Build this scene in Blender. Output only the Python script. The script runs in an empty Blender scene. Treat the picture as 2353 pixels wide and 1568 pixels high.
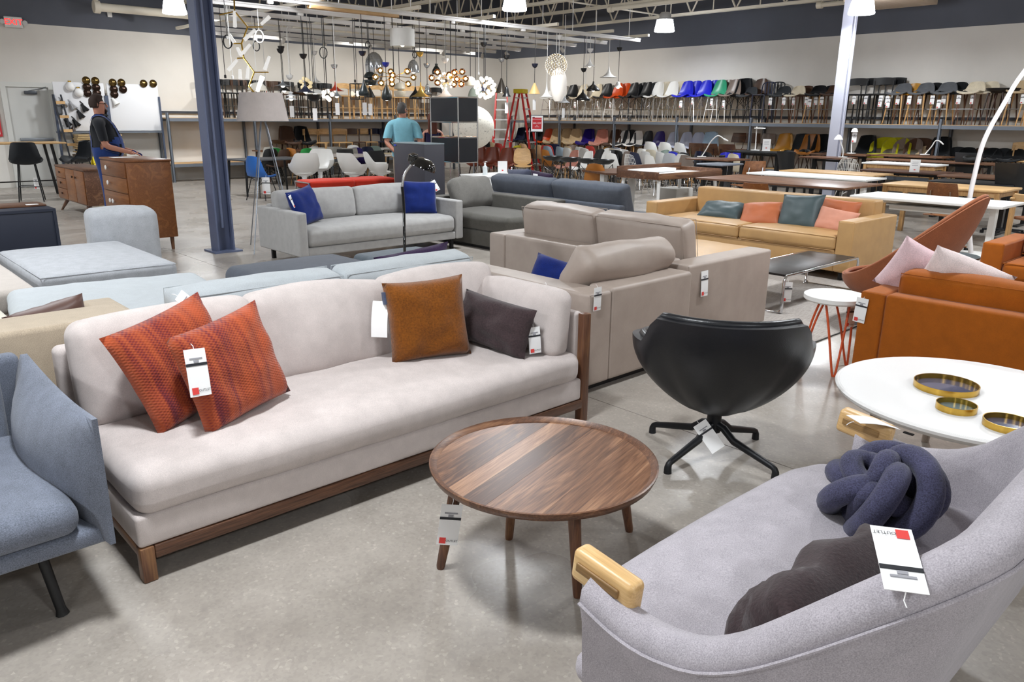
import bpy, bmesh, math, random
import numpy as np
from mathutils import Vector, Matrix, noise as mnoise

# ------------------------------------------------------------------ camera
FPX, PITCH, ROLL, YAW, CAMH = 1770.0, math.radians(16.2), math.radians(0.5), math.radians(47.3), 1.6
_f = Vector((math.cos(YAW)*math.cos(PITCH), math.sin(YAW)*math.cos(PITCH), -math.sin(PITCH)))
_r0 = Vector((math.sin(YAW), -math.cos(YAW), 0)); _u0 = _r0.cross(_f)
_r = _r0*math.cos(ROLL) + _u0*math.sin(ROLL); _u = _u0*math.cos(ROLL) - _r0*math.sin(ROLL)
COL = bpy.context.scene.collection
cam = bpy.data.cameras.new('camera'); cam.sensor_width = 36.0; cam.lens = FPX/2353*36.0
cam.clip_start = 0.05; cam.clip_end = 200
camo = bpy.data.objects.new('camera', cam); COL.objects.link(camo)
camo.matrix_world = Matrix((( _r.x, _u.x, -_f.x, 0), (_r.y, _u.y, -_f.y, 0), (_r.z, _u.z, -_f.z, CAMH), (0, 0, 0, 1)))
SC = bpy.context.scene; SC.camera = camo
# ------------------------------------------------------------------ world, exposure
SC.view_settings.view_transform = 'Standard'; SC.view_settings.look = 'None'
SC.view_settings.gamma = 1.0; SC.view_settings.use_curve_mapping = False
SC.view_settings.exposure = 0.0
LAMP_W = 92.0        # watts of one high-bay lamp
wd = bpy.data.worlds.new('world'); SC.world = wd; wd.use_nodes = True
wd.node_tree.nodes['Background'].inputs[0].default_value = (0.9, 0.95, 1.0, 1)
wd.node_tree.nodes['Background'].inputs[1].default_value = 0.25
SC.cycles.max_bounces = 6; SC.cycles.diffuse_bounces = 3; SC.cycles.glossy_bounces = 3
SC.cycles.transmission_bounces = 6; SC.cycles.caustics_reflective = False; SC.cycles.caustics_refractive = False
SC.cycles.sample_clamp_indirect = 4.0

def pix(x, y):                                   # direction of a photo pixel
    return _f + _r*((x-1176.5)/FPX) - _u*((y-784.0)/FPX)
def at_z(x, y, z=0.0):
    d = pix(x, y); t = (z-CAMH)/d.z; return Vector((d.x*t, d.y*t, z))
def at_x(x, y, X):
    d = pix(x, y); t = X/d.x; return Vector((X, d.y*t, CAMH+d.z*t))
def at_y(x, y, Y):
    d = pix(x, y); t = Y/d.y; return Vector((d.x*t, Y, CAMH+d.z*t))
def at_d(x, y, t):
    d = pix(x, y); return Vector((d.x*t, d.y*t, CAMH+d.z*t))

# ------------------------------------------------------------------ materials
def lin(h):
    if isinstance(h, str):
        h = h.lstrip('#'); c = [int(h[i:i+2], 16)/255 for i in (0, 2, 4)]
    else: c = h
    return tuple((v/12.92 if v <= .04045 else ((v+.055)/1.055)**2.4) for v in c) + (1.0,)
MATS = {}
def _new(name):
    m = bpy.data.materials.new(name); m.use_nodes = True
    nt = m.node_tree; b = nt.nodes['Principled BSDF']; return m, nt, b
def _coords(nt, scale=(1, 1, 1), rnd=0.0):
    tc = nt.nodes.new('ShaderNodeTexCoord'); mp = nt.nodes.new('ShaderNodeMapping')
    mp.inputs['Scale'].default_value = scale
    nt.links.new(tc.outputs['Object'], mp.inputs[0])
    if rnd:
        oi = nt.nodes.new('ShaderNodeObjectInfo'); mu = nt.nodes.new('ShaderNodeMath'); mu.operation = 'MULTIPLY'
        mu.inputs[1].default_value = rnd; nt.links.new(oi.outputs['Random'], mu.inputs[0]); nt.links.new(mu.outputs[0], mp.inputs['Location'])
    return mp.outputs[0]
def _ramp(nt, fac, stops):
    r = nt.nodes.new('ShaderNodeValToRGB'); e = r.color_ramp.elements
    e[0].position, e[0].color = stops[0][0], lin(stops[0][1]); e[1].position, e[1].color = stops[-1][0], lin(stops[-1][1])
    for p, c in stops[1:-1]:
        k = e.new(p); k.color = lin(c)
    nt.links.new(fac, r.inputs[0]); return r.outputs[0]
def _noise(nt, co, scale, detail=3, rough=.55, dist=0.0):
    n = nt.nodes.new('ShaderNodeTexNoise'); n.inputs['Scale'].default_value = scale; n.inputs['Detail'].default_value = detail
    n.inputs['Roughness'].default_value = rough; n.inputs['Distortion'].default_value = dist
    nt.links.new(co, n.inputs['Vector']); return n.outputs['Fac']
def _bump(nt, b, h, strength, dist=.002):
    n = nt.nodes.new('ShaderNodeBump'); n.inputs['Strength'].default_value = strength; n.inputs['Distance'].default_value = dist
    nt.links.new(h, n.inputs['Height']); nt.links.new(n.outputs[0], b.inputs['Normal'])
def shade(h, k):
    h = h.lstrip('#'); return '#' + ''.join('%02x' % max(0, min(255, int(int(h[i:i+2], 16)*k))) for i in (0, 2, 4))
def plain(c, rough=.5, metal=0.0, coat=0.0, spec=.5):
    key = ('p', c, rough, metal, coat, spec)
    if key not in MATS:
        m, nt, b = _new('plain_' + c.strip('#')); b.inputs['Base Color'].default_value = lin(c); b.inputs['Roughness'].default_value = rough
        b.inputs['Metallic'].default_value = metal; b.inputs['Coat Weight'].default_value = coat; b.inputs['Specular IOR Level'].default_value = spec
        co = _coords(nt); n = _noise(nt, co, 9, 2)          # faint uneven gloss
        mr = nt.nodes.new('ShaderNodeMapRange'); mr.inputs[3].default_value = max(.02, rough-.05); mr.inputs[4].default_value = min(1, rough+.05)
        nt.links.new(n, mr.inputs[0]); nt.links.new(mr.outputs[0], b.inputs['Roughness'])
        m.diffuse_color = lin(c); MATS[key] = m
    return MATS[key]
def fabric(c, var=.12, scale=380, bump=.35, stretch=(1, 1, 1), sheen=.15, big=.05):
    key = ('f', c, var, scale, bump, stretch, sheen)
    if key not in MATS:
        m, nt, b = _new('fabric_' + c.strip('#')); b.inputs['Roughness'].default_value = .92; b.inputs['Specular IOR Level'].default_value = .2
        b.inputs['Sheen Weight'].default_value = sheen; b.inputs['Sheen Roughness'].default_value = .5
        n = _noise(nt, _coords(nt, stretch), scale, 2, .6)
        n2 = _noise(nt, _coords(nt), 14, 3)
        mx = nt.nodes.new('ShaderNodeMath'); mx.operation = 'MULTIPLY_ADD'; mx.inputs[1].default_value = .25
        nt.links.new(n2, mx.inputs[0]); 
        sc = nt.nodes.new('ShaderNodeMath'); sc.operation = 'MULTIPLY'; sc.inputs[1].default_value = .75
        nt.links.new(n, sc.inputs[0]); nt.links.new(sc.outputs[0], mx.inputs[2])
        nt.links.new(_ramp(nt, mx.outputs[0], [(.32, shade(c, 1-var)), (.68, shade(c, 1+var))]), b.inputs['Base Color'])
        _bump(nt, b, n, bump, .003); m.diffuse_color = lin(c); MATS[key] = m
    return MATS[key]
def velvet(c):
    key = ('v', c)
    if key not in MATS:
        m = fabric(c, .16, 120, .5, (1, 1, 1), .22); MATS[key] = m
    return MATS[key]
def leather(c, rough=.45, var=.035):
    key = ('l', c, rough)
    if key not in MATS:
        m, nt, b = _new('leather_' + c.strip('#')); b.inputs['Roughness'].default_value = rough
        co = _coords(nt); v = nt.nodes.new('ShaderNodeTexVoronoi'); v.inputs['Scale'].default_value = 260; nt.links.new(co, v.inputs['Vector'])
        n2 = _noise(nt, co, 6, 4)
        nt.links.new(_ramp(nt, n2, [(.3, shade(c, 1-var)), (.7, shade(c, 1+var))]), b.inputs['Base Color'])
        _bump(nt, b, v.outputs['Distance'], .12, .002); m.diffuse_color = lin(c); MATS[key] = m
    return MATS[key]
def wood(c1, c2, c3, axis=0, rough=.4, scale=1.0, swirl=1.2, jit=.14):
    key = ('w', c1, c2, axis, rough, scale, jit)
    if key not in MATS:
        m, nt, b = _new('wood_' + c2.strip('#')); b.inputs['Roughness'].default_value = rough
        s = [9*scale]*3; s[axis] = .9*scale
        co = _coords(nt, tuple(s), 40.0)
        n1 = _noise(nt, co, 1.0, 4, .6, swirl)
        w = nt.nodes.new('ShaderNodeMath'); w.operation = 'MULTIPLY'; w.inputs[1].default_value = 22; nt.links.new(n1, w.inputs[0])
        sn = nt.nodes.new('ShaderNodeMath'); sn.operation = 'SINE'; nt.links.new(w.outputs[0], sn.inputs[0])
        s2 = [60*scale]*3; s2[axis] = 2.5*scale
        n2 = _noise(nt, _coords(nt, tuple(s2), 40.0), 3.0, 3, .6)
        a = nt.nodes.new('ShaderNodeMath'); a.operation = 'MULTIPLY_ADD'; a.inputs[1].default_value = .07; nt.links.new(sn.outputs[0], a.inputs[0])
        h = nt.nodes.new('ShaderNodeMath'); h.operation = 'MULTIPLY_ADD'; h.inputs[1].default_value = .55; nt.links.new(n2, h.inputs[0])
        k = nt.nodes.new('ShaderNodeMath'); k.operation = 'MULTIPLY'; k.inputs[1].default_value = .45; nt.links.new(n1, k.inputs[0])
        nt.links.new(k.outputs[0], h.inputs[2]); nt.links.new(h.outputs[0], a.inputs[2])
        oi = nt.nodes.new('ShaderNodeObjectInfo'); jr = nt.nodes.new('ShaderNodeMath'); jr.operation = 'MULTIPLY_ADD'
        jr.inputs[1].default_value = jit; nt.links.new(oi.outputs['Random'], jr.inputs[0])
        off = nt.nodes.new('ShaderNodeMath'); off.operation = 'ADD'; off.inputs[1].default_value = -jit/2
        nt.links.new(a.outputs[0], off.inputs[0]); nt.links.new(off.outputs[0], jr.inputs[2])
        nt.links.new(_ramp(nt, jr.outputs[0], [(.28, c1), (.5, c2), (.74, c3)]), b.inputs['Base Color'])
        _bump(nt, b, n2, .08, .001); m.diffuse_color = lin(c2); MATS[key] = m
    return MATS[key]
def glow(c, s):
    key = ('g', c, s)
    if key not in MATS:
        m, nt, b = _new('glow_' + c.strip('#')); b.inputs['Base Color'].default_value = lin(c)
        b.inputs['Emission Color'].default_value = lin(c); b.inputs['Emission Strength'].default_value = s; MATS[key] = m
    return MATS[key]
def glass(c, rough=.03, ior=1.45):
    key = ('gl', c, rough)
    if key not in MATS:
        m, nt, b = _new('glass_' + c.strip('#')); b.inputs['Base Color'].default_value = lin(c); b.inputs['Roughness'].default_value = rough
        b.inputs['Transmission Weight'].default_value = 1.0; b.inputs['IOR'].default_value = ior; MATS[key] = m
    return MATS[key]
def stripes(base, alt, dark):
    m, nt, b = _new('woven_stripe'); b.inputs['Roughness'].default_value = .9; b.inputs['Sheen Weight'].default_value = .2
    tc = nt.nodes.new('ShaderNodeTexCoord'); sx = nt.nodes.new('ShaderNodeSeparateXYZ'); nt.links.new(tc.outputs['Object'], sx.inputs[0])
    n = _noise(nt, _coords(nt, (11, .6, .6)), 1.0, 3, .7)
    w1 = nt.nodes.new('ShaderNodeMath'); w1.operation = 'MULTIPLY'; w1.inputs[1].default_value = 330; nt.links.new(sx.outputs['X'], w1.inputs[0])
    w2 = nt.nodes.new('ShaderNodeMath'); w2.operation = 'MULTIPLY'; w2.inputs[1].default_value = 520; nt.links.new(sx.outputs['Z'], w2.inputs[0])
    s1 = nt.nodes.new('ShaderNodeMath'); s1.operation = 'SINE'; nt.links.new(w1.outputs[0], s1.inputs[0])
    s2 = nt.nodes.new('ShaderNodeMath'); s2.operation = 'SINE'; nt.links.new(w2.outputs[0], s2.inputs[0])
    pr = nt.nodes.new('ShaderNodeMath'); pr.operation = 'MULTIPLY'; nt.links.new(s1.outputs[0], pr.inputs[0]); nt.links.new(s2.outputs[0], pr.inputs[1])
    ad = nt.nodes.new('ShaderNodeMath'); ad.operation = 'MULTIPLY_ADD'; ad.inputs[1].default_value = .06; nt.links.new(pr.outputs[0], ad.inputs[0]); nt.links.new(n, ad.inputs[2])
    nt.links.new(_ramp(nt, ad.outputs[0], [(.38, dark), (.45, alt), (.51, base), (.62, shade(base, 1.1))]), b.inputs['Base Color'])
    _bump(nt, b, pr.outputs[0], .4, .003); return m

WALNUT = wood('#3c2519', '#684632', '#8f694c', 0, .38)
WALNUT_Y = wood('#3c2519', '#684632', '#8f694c', 1, .38)
WALNUT_Z = wood('#3c2519', '#664330', '#86603f', 2, .4)
TEAK = wood('#663a1d', '#80502c', '#946036', 1, .38)
OAK = wood('#b08a5c', '#cfa874', '#e0be8e', 0, .5)
OAK_Y = wood('#b08a5c', '#cfa874', '#e0be8e', 1, .5)
OAK_Z = wood('#a57c4c', '#c79c66', '#dab584', 2, .5)
DKWOOD = wood('#1f120c', '#3a241a', '#523528', 2, .45)
CHROME = plain('#d8dade', .12, 1.0); STEEL = plain('#9aa0a8', .3, .9); BRASS = plain('#c9a24a', .22, 1.0)
BLACK = plain('#0c0d10', .4); BLACKM = plain('#15171b', .45, .3); WHITE = plain('#eeeeec', .45); WHITEG = plain('#f2f2f2', .15, 0, .4)
PAPER = plain('#f4f4f4', .7); REDINK = plain('#d9413d', .6); DARKINK = plain('#22242a', .6); GREYINK = plain('#9a9aa0', .7)

# ------------------------------------------------------------------ mesh building
class MB:
    def __init__(s): s.v = []; s.f = []
    def add(s, v, f, T=None):
        o = len(s.v)
        if T is not None: v = [tuple(T @ Vector(p)) for p in v]
        s.v += [tuple(p) for p in v]; s.f += [tuple(i+o for i in q) for q in f]; return s
    def box(s, x0, x1, y0, y1, z0, z1, r=0.0, k=1, puff=(0, 0, 0), seg=0, wr=0.0, wf=6.0, T=None, seed=0):
        if r <= 0:
            v = [(x, y, z) for x in (x0, x1) for y in (y0, y1) for z in (z0, z1)]
            f = [(0, 1, 3, 2), (4, 6, 7, 5), (0, 4, 5, 1), (2, 3, 7, 6), (0, 2, 6, 4), (1, 5, 7, 3)]
            return s.add(v, f, T)
        v, f = rbox((x1-x0)/2, (y1-y0)/2, (z1-z0)/2, r, k, puff, seg, wr, wf, seed)
        c = ((x0+x1)/2, (y0+y1)/2, (z0+z1)/2)
        return s.add([(p[0]+c[0], p[1]+c[1], p[2]+c[2]) for p in v], f, T)
    def tube(s, pts, r, n=8, cap=True, T=None, closed=False):
        pts = [Vector(p) for p in pts]; m = len(pts); rr = r if isinstance(r, (list, tuple)) else [r]*m
        tg = []
        for i in range(m):
            a = pts[(i-1) % m] if (closed or i > 0) else pts[i]; b = pts[(i+1) % m] if (closed or i < m-1) else pts[i]
            t = (b-a); tg.append(t.normalized() if t.length > 1e-9 else Vector((0, 0, 1)))
        nrm = tg[0].orthogonal().normalized(); v = []
        for i in range(m):
            nrm = nrm - tg[i]*nrm.dot(tg[i]); nrm = nrm.normalized() if nrm.length > 1e-6 else tg[i].orthogonal().normalized()
            bi = tg[i].cross(nrm)
            for j in range(n):
                a = 2*math.pi*j/n; v.append(tuple(pts[i] + (nrm*math.cos(a)+bi*math.sin(a))*rr[i]))
        f = []
        for i in range(m if closed else m-1):
            for j in range(n):
                a = i*n+j; b = i*n+(j+1) % n; c = ((i+1) % m)*n+(j+1) % n; d = ((i+1) % m)*n+j; f.append((a, b, c, d))
        if cap and not closed: f += [tuple(range(n-1, -1, -1)), tuple(range((m-1)*n, m*n))]
        return s.add(v, f, T)
    def lathe(s, prof, n=24, T=None, cap=True):
        v = []; f = []
        for r, z in prof:
            for j in range(n):
                a = 2*math.pi*j/n; v.append((max(r, 1e-4)*math.cos(a), max(r, 1e-4)*math.sin(a), z))
        m = len(prof)
        for i in range(m-1):
            for j in range(n): f.append((i*n+j, i*n+(j+1) % n, (i+1)*n+(j+1) % n, (i+1)*n+j))
        if cap:
            f += [tuple(range(n-1, -1, -1)), tuple(range((m-1)*n, m*n))]
        return s.add(v, f, T)
    def prism(s, poly, h0, h1, T=None):               # polygon in xy, extruded in z
        n = len(poly); v = [(p[0], p[1], h0) for p in poly]+[(p[0], p[1], h1) for p in poly]
        f = [tuple(range(n-1, -1, -1)), tuple(range(n, 2*n))]+[(i, (i+1) % n, n+(i+1) % n, n+i) for i in range(n)]
        return s.add(v, f, T)
    def shell(s, fn, nu, nv, th, T=None):             # sheet fn(u,v) with thickness
        P = [[Vector(fn(-1+2*i/nu, j/nv)) for j in range(nv+1)] for i in range(nu+1)]; v = []; N = []
        for i in range(nu+1):
            for j in range(nv+1):
                a = P[min(i+1, nu)][j]-P[max(i-1, 0)][j]; b = P[i][min(j+1, nv)]-P[i][max(j-1, 0)]
                n = a.cross(b); n = n.normalized() if n.length > 1e-9 else Vector((0, 0, 1)); N.append(n)
        flat = [p for row in P for p in row]; t = th
        v = [tuple(p) for p in flat]+[tuple(p-n*t) for p, n in zip(flat, N)]
        K = (nu+1)*(nv+1); W = nv+1; f = []
        for i in range(nu):
            for j in range(nv):
                a = i*W+j; f.append((a, a+W, a+W+1, a+1)); f.append((K+a, K+a+1, K+a+W+1, K+a+W))
        for j in range(nv):
            f.append((j, j+1, K+j+1, K+j)); a = nu*W+j; f.append((a+1, a, K+a, K+a+1))
        for i in range(nu):
            a = i*W; f.append((a+W, a, K+a, K+a+W)); a = i*W+nv; f.append((a, a+W, K+a+W, K+a))
        return s.add(v, f, T)
    def mesh(s, name, smooth=38):
        me = bpy.data.meshes.new(name); me.from_pydata(s.v, [], s.f); me.update()
        bm = bmesh.new(); bm.from_mesh(me); bmesh.ops.recalc_face_normals(bm, faces=bm.faces); bm.to_mesh(me); bm.free()
        if smooth:
            me.polygons.foreach_set('use_smooth', [True]*len(me.polygons))
            try: me.set_sharp_from_angle(angle=math.radians(smooth))
            except Exception: pass
        return me
    def obj(s, name, mat, parent=None, loc=None, rot=None, smooth=38, label=None):
        return link(name, s.mesh(name, smooth), mat, parent, loc, rot, label)

def link(name, me, mat, parent=None, loc=None, rot=None, label=None):
    o = bpy.data.objects.new(name, me); COL.objects.link(o)
    if len(me.materials) == 0: me.materials.append(mat)
    o.material_slots[0].link = 'OBJECT'; o.material_slots[0].material = mat
    if parent: o.parent = parent
    if loc is not None: o.location = loc
    if rot is not None: o.rotation_euler = rot
    if label: o['label'] = label
    return o
def tag(o, label, cat, group=None):
    o['label'] = label; o['category'] = cat
    if group: o['group'] = group
    return o
def thing(name, label, cat, loc=(0, 0, 0), rz=0.0, group=None):
    o = bpy.data.objects.new(name, None); COL.objects.link(o); o.empty_display_size = .1
    o.location = loc; o.rotation_euler = (0, 0, rz); return tag(o, label, cat, group)
def struct(o):
    o['kind'] = 'structure'; return o
def dup(root, loc, rz, label=None, group=None, recolor=None, scale=None):
    r = root.copy(); COL.objects.link(r); r.location = loc; r.rotation_euler = (0, 0, rz)
    if label: r['label'] = label
    if group: r['group'] = group
    if scale: r.scale = (scale,)*3
    for ch in list(root.children):
        c = ch.copy(); COL.objects.link(c); c.parent = r
        if recolor:
            nm = ch.name.split('.')[0]
            if nm in recolor: c.material_slots[0].material = recolor[nm]
        for g in list(ch.children):
            d = g.copy(); COL.objects.link(d); d.parent = c
    return r
def rbox(a, b, c, r, k=2, puff=(0, 0, 0), seg=0, wr=0.0, wf=6.0, seed=0):
    r = min(r, a*.98, b*.98, c*.98)
    def ax(h):
        st = [-h+r*(1-math.tan(math.pi/4*(1-i/k))) for i in range(k+1)]
        mid = [-(h-r)+2*(h-r)*i/(seg+1) for i in range(1, seg+1)]
        return st+mid+[-x for x in reversed(st)]
    A = [ax(a), ax(b), ax(c)]; n = [len(q) for q in A]; idx = {}; V = []; F = []
    def vid(i, j, l):
        key = (i, j, l)
        if key not in idx: idx[key] = len(V); V.append((A[0][i], A[1][j], A[2][l]))
        return idx[key]
    for l in (0, n[2]-1):
        for i in range(n[0]-1):
            for j in range(n[1]-1): F.append((vid(i, j, l), vid(i+1, j, l), vid(i+1, j+1, l), vid(i, j+1, l)))
    for j in (0, n[1]-1):
        for i in range(n[0]-1):
            for l in range(n[2]-1): F.append((vid(i, j, l), vid(i+1, j, l), vid(i+1, j, l+1), vid(i, j, l+1)))
    for i in (0, n[0]-1):
        for j in range(n[1]-1):
            for l in range(n[2]-1): F.append((vid(i, j, l), vid(i, j+1, l), vid(i, j+1, l+1), vid(i, j, l+1)))
    P = np.array(V); H = np.array([a, b, c]); I = np.clip(P, -(H-r), H-r); D = P-I
    L = np.linalg.norm(D, axis=1, keepdims=True); L[L < 1e-9] = 1; P = I+D/L*r
    if any(puff):
        q = np.clip(1-(P/H)**2, 0, 1); g = P/H
        O = np.stack([puff[0]*g[:, 0]*q[:, 1]*q[:, 2], puff[1]*g[:, 1]*q[:, 0]*q[:, 2], puff[2]*g[:, 2]*q[:, 0]*q[:, 1]], 1); P = P+O
    if wr:
        for i, p in enumerate(P):
            nv = mnoise.noise_vector(Vector((p[0]*wf+seed*3.1, p[1]*wf, p[2]*wf*.7)))
            P[i] = p+np.array(nv)*wr
    return [tuple(p) for p in P], F
def pillow_mb(w, h, t, n=14, pinch=.07, wr=.006, seed=0, ear=.0):
    V = []; F = []; W = n+1                           # upright in xz, thickness along y
    for side in (1, -1):
        for i in range(W):
            for j in range(W):
                u = -1+2*i/n; v = -1+2*j/n
                x = w/2*u*(1-pinch*(1-v*v)*abs(u)**3); z = h/2*v*(1-pinch*(1-u*u)*abs(v)**3)
                y = side*t/2*(max(0, (1-u**4)*(1-v**4)))**.62
                q = mnoise.noise(Vector((u*2.6+seed*7, v*2.6, side*2)))*wr*3
                e = max(abs(u), abs(v)); fold = .5*wr*math.sin(14*(u+v*.6)+seed)*e**3 if e < .999 else 0
                V.append((x, y+side*(q*(1-e**6)+fold), z))
    K = W*W
    for i in range(n):
        for j in range(n):
            a = i*W+j; F.append((a, a+W, a+W+1, a+1)); F.append((K+a, K+a+1, K+a+W+1, K+a+W))
    m = MB(); m.add(V, F)
    me_pairs = {}
    for i in range(W):                                # weld the seam
        for j in range(W):
            if i in (0, n) or j in (0, n): me_pairs[K+i*W+j] = i*W+j
    m.f = [tuple(me_pairs.get(i, i) for i in q) for q in m.f]; m.f = [q for q in m.f if len(set(q)) == 4]
    for b, a in me_pairs.items(): m.v[a] = (m.v[a][0], 0, m.v[a][2])
    return m
def bez(pts, n=8):                                    # smooth path through points
    P = [Vector(p) for p in pts]; out = []
    for i in range(len(P)-1):
        a = P[max(i-1, 0)]; b = P[i]; c = P[i+1]; d = P[min(i+2, len(P)-1)]
        for k in range(n):
            t = k/n; out.append(.5*((2*b)+(c-a)*t+(2*a-5*b+4*c-d)*t*t+(3*b-a-3*c+d)*t**3))
    out.append(P[-1]); return out
def arc(cx, cy, r, a0, a1, n): return [(cx+r*math.cos(a0+(a1-a0)*i/n), cy+r*math.sin(a0+(a1-a0)*i/n)) for i in range(n+1)]
def text_mesh(s, size, align='CENTER'):
    cu = bpy.data.curves.new('txt', 'FONT'); cu.body = s; cu.size = size; cu.align_x = align; cu.align_y = 'CENTER'; cu.resolution_u = 3
    ob = bpy.data.objects.new('txt', cu); COL.objects.link(ob); bpy.context.view_layer.update()
    me = bpy.data.meshes.new_from_object(ob.evaluated_get(bpy.context.evaluated_depsgraph_get()))
    bpy.data.objects.remove(ob); bpy.data.curves.remove(cu); me.materials.clear(); return me
TXT = {}
def text(s, size, mat, parent, loc, rot=(0, 0, 0), name='lettering'):
    if (s, size) not in TXT: TXT[(s, size)] = text_mesh(s, size)
    return link(name, TXT[(s, size)], mat, parent, loc, rot)
R = math.radians
# ================================================================== the room
XW, YW, X0, Y0, ZC, ZB = 18.4, 20.4, -6.5, -6.5, 5.5, 3.47
def concrete():
    m, nt, b = _new('polished_concrete')
    co = _coords(nt)
    n1 = _noise(nt, co, .9, 6, .62, .6); n2 = _noise(nt, co, 5.5, 5, .65); 
    v = nt.nodes.new('ShaderNodeTexVoronoi'); v.inputs['Scale'].default_value = 95; nt.links.new(co, v.inputs['Vector'])
    a = nt.nodes.new('ShaderNodeMath'); a.operation = 'MULTIPLY_ADD'; a.inputs[1].default_value = .55; nt.links.new(n1, a.inputs[0])
    h = nt.nodes.new('ShaderNodeMath'); h.operation = 'MULTIPLY'; h.inputs[1].default_value = .45; nt.links.new(n2, h.inputs[0]); nt.links.new(h.outputs[0], a.inputs[2])
    base = _ramp(nt, a.outputs[0], [(.3, '#8f8983'), (.45, '#a09a93'), (.58, '#aaa49d'), (.72, '#b5b0a9')])
    sp = _ramp(nt, v.outputs['Color'], [(.0, '#8b857f'), (.55, '#b5afa8'), (.8, '#bab5ae'), (.93, '#e8e4de')])
    mx = nt.nodes.new('ShaderNodeMixRGB'); mx.blend_type = 'OVERLAY'; mx.inputs[0].default_value = .3
    nt.links.new(base, mx.inputs[1]); nt.links.new(sp, mx.inputs[2]); nt.links.new(mx.outputs[0], b.inputs['Base Color'])
    mr = nt.nodes.new('ShaderNodeMapRange'); mr.inputs[1].default_value = .35; mr.inputs[2].default_value = .65
    mr.inputs[3].default_value = .24; mr.inputs[4].default_value = .38; nt.links.new(_noise(nt, co, 1.4, 2, .5), mr.inputs[0]); nt.links.new(mr.outputs[0], b.inputs['Roughness'])
    _bump(nt, b, v.outputs['Distance'], .012, .001); return m
def wallpaint(c, s=.03):
    m, nt, b = _new('wall_paint_'+c.strip('#')); b.inputs['Roughness'].default_value = .85
    co = _coords(nt); n = _noise(nt, co, .7, 5); nt.links.new(_ramp(nt, n, [(.3, shade(c, 1-s)), (.7, shade(c, 1+s))]), b.inputs['Base Color'])
    _bump(nt, b, _noise(nt, co, 45, 3), .15, .004); return m
CONC = concrete(); WPAINT = wallpaint('#dbd8d2'); DBAND = wallpaint('#5b5f69', .05); JOISTM = plain('#e6dfce', .55); DECKM = plain('#b9b5ac', .6)
WPOWDER = plain('#f0efec', .4)

floor = struct(MB().box(X0, XW, Y0, YW, -.3, -.012).obj('floor', plain('#5d5a56', .8)))
XJ = [X0, -2.85, 3.27, 9.4, 15.5, XW]; YJ = [Y0, -2.4, 3.62, 9.75, 15.9, YW]
for i in range(5):
    for j in range(5):
        g = .003
        s = MB().box(XJ[i]+g, XJ[i+1]-g, YJ[j]+g, YJ[j+1]-g, -.012, 0).obj('slab', CONC, floor, smooth=0)
wall_l = struct(MB().box(X0, XW+.2, YW, YW+.2, -.3, ZB).obj('wall_left', WPAINT))
MB().box(X0, XW+.2, YW-.012, YW+.2, ZB, ZC).obj('upper_band', DBAND, wall_l, label='dark grey painted upper wall band')
wall_r = struct(MB().box(XW, XW+.2, Y0, YW, -.3, ZB).obj('wall_right', WPAINT))
MB().box(XW-.012, XW+.2, Y0, YW, ZB, ZC).obj('upper_band', DBAND, wall_r, label='dark grey painted upper wall band')
for nm, b in (('wall_rear', (X0, XW, Y0-.2, Y0)), ('wall_side', (X0-.2, X0, Y0, YW))):
    w = struct(MB().box(b[0], b[1], b[2], b[3], -.3, ZB).obj(nm, WPAINT)); MB().box(b[0]+.0, b[1], b[2], b[3], ZB, ZC).obj('upper_band', DBAND, w)
# corrugated roof deck
m = MB(); n = int((XW-X0)/.3); vs = []
for i in range(n+1):
    x = X0+i*.3
    vs += [(x, 0), (x+.12, 0), (x+.15, .06), (x+.27, .06)]
vs = [p for p in vs if p[0] <= XW]; V = []; F = []
for x, z in vs: V += [(x, Y0, ZC+z), (x, YW, ZC+z)]
F = [(2*i, 2*i+1, 2*i+3, 2*i+2) for i in range(len(vs)-1)]
m.add(V, F); m.box(X0, XW, Y0, YW, ZC+.1, ZC+.2)
struct(m.obj('ceiling', DECKM, smooth=0))
# open-web joists run along Y
zb, zt = 4.12, 5.3
webm = None
for q, xj in enumerate([-4.4, -1.2, 2.0, 5.1, 7.6, 9.6, 11.6, 13.6, 15.05, 17.5]):
    m = MB()
    for dx in (-.05, .05):
        m.box(xj+dx-.022, xj+dx+.022, Y0, YW-.02, zb, zb+.06); m.box(xj+dx-.022, xj+dx+.022, Y0, YW-.02, zt, zt+.06)
    jo = struct(m.obj('ceiling_joist', JOISTM, smooth=0))
    if xj > 4:
        st = 1.28
        if webm is None:
            webm = [MB().tube([(0, 0, zb+.03), (0, st/2, zt+.03)], .022, 6).mesh('web_bar'), MB().tube([(0, 0, zt+.03), (0, st/2, zb+.03)], .022, 6).mesh('web_bar'), MB().tube([(0, 0, zb+.03), (0, 0, zt+.03)], .016, 6).mesh('web_bar')]
        y = 6.0
        while y < YW-1.3:
            link('web_bar', webm[0], JOISTM, jo, (xj, y, 0)); link('web_bar', webm[1], JOISTM, jo, (xj, y+st/2, 0)); link('web_bar', webm[2], JOISTM, jo, (xj, y+st/2, 0)); y += st
for yb in (9.0, 13.4, 17.6):                        # bridging bars across the joists
    struct(MB().tube([(5, yb, 4.2), (17.6, yb, 4.2)], .02, 6).obj('bridging_bar', JOISTM))
# girder truss over the columns
m = MB(); m.box(X0, XW, 8.0, 8.2, 5.0, 5.08); m.box(X0, XW, 8.0, 8.2, 4.62, 4.7)
struct(m.obj('girder', JOISTM, smooth=0))
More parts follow.
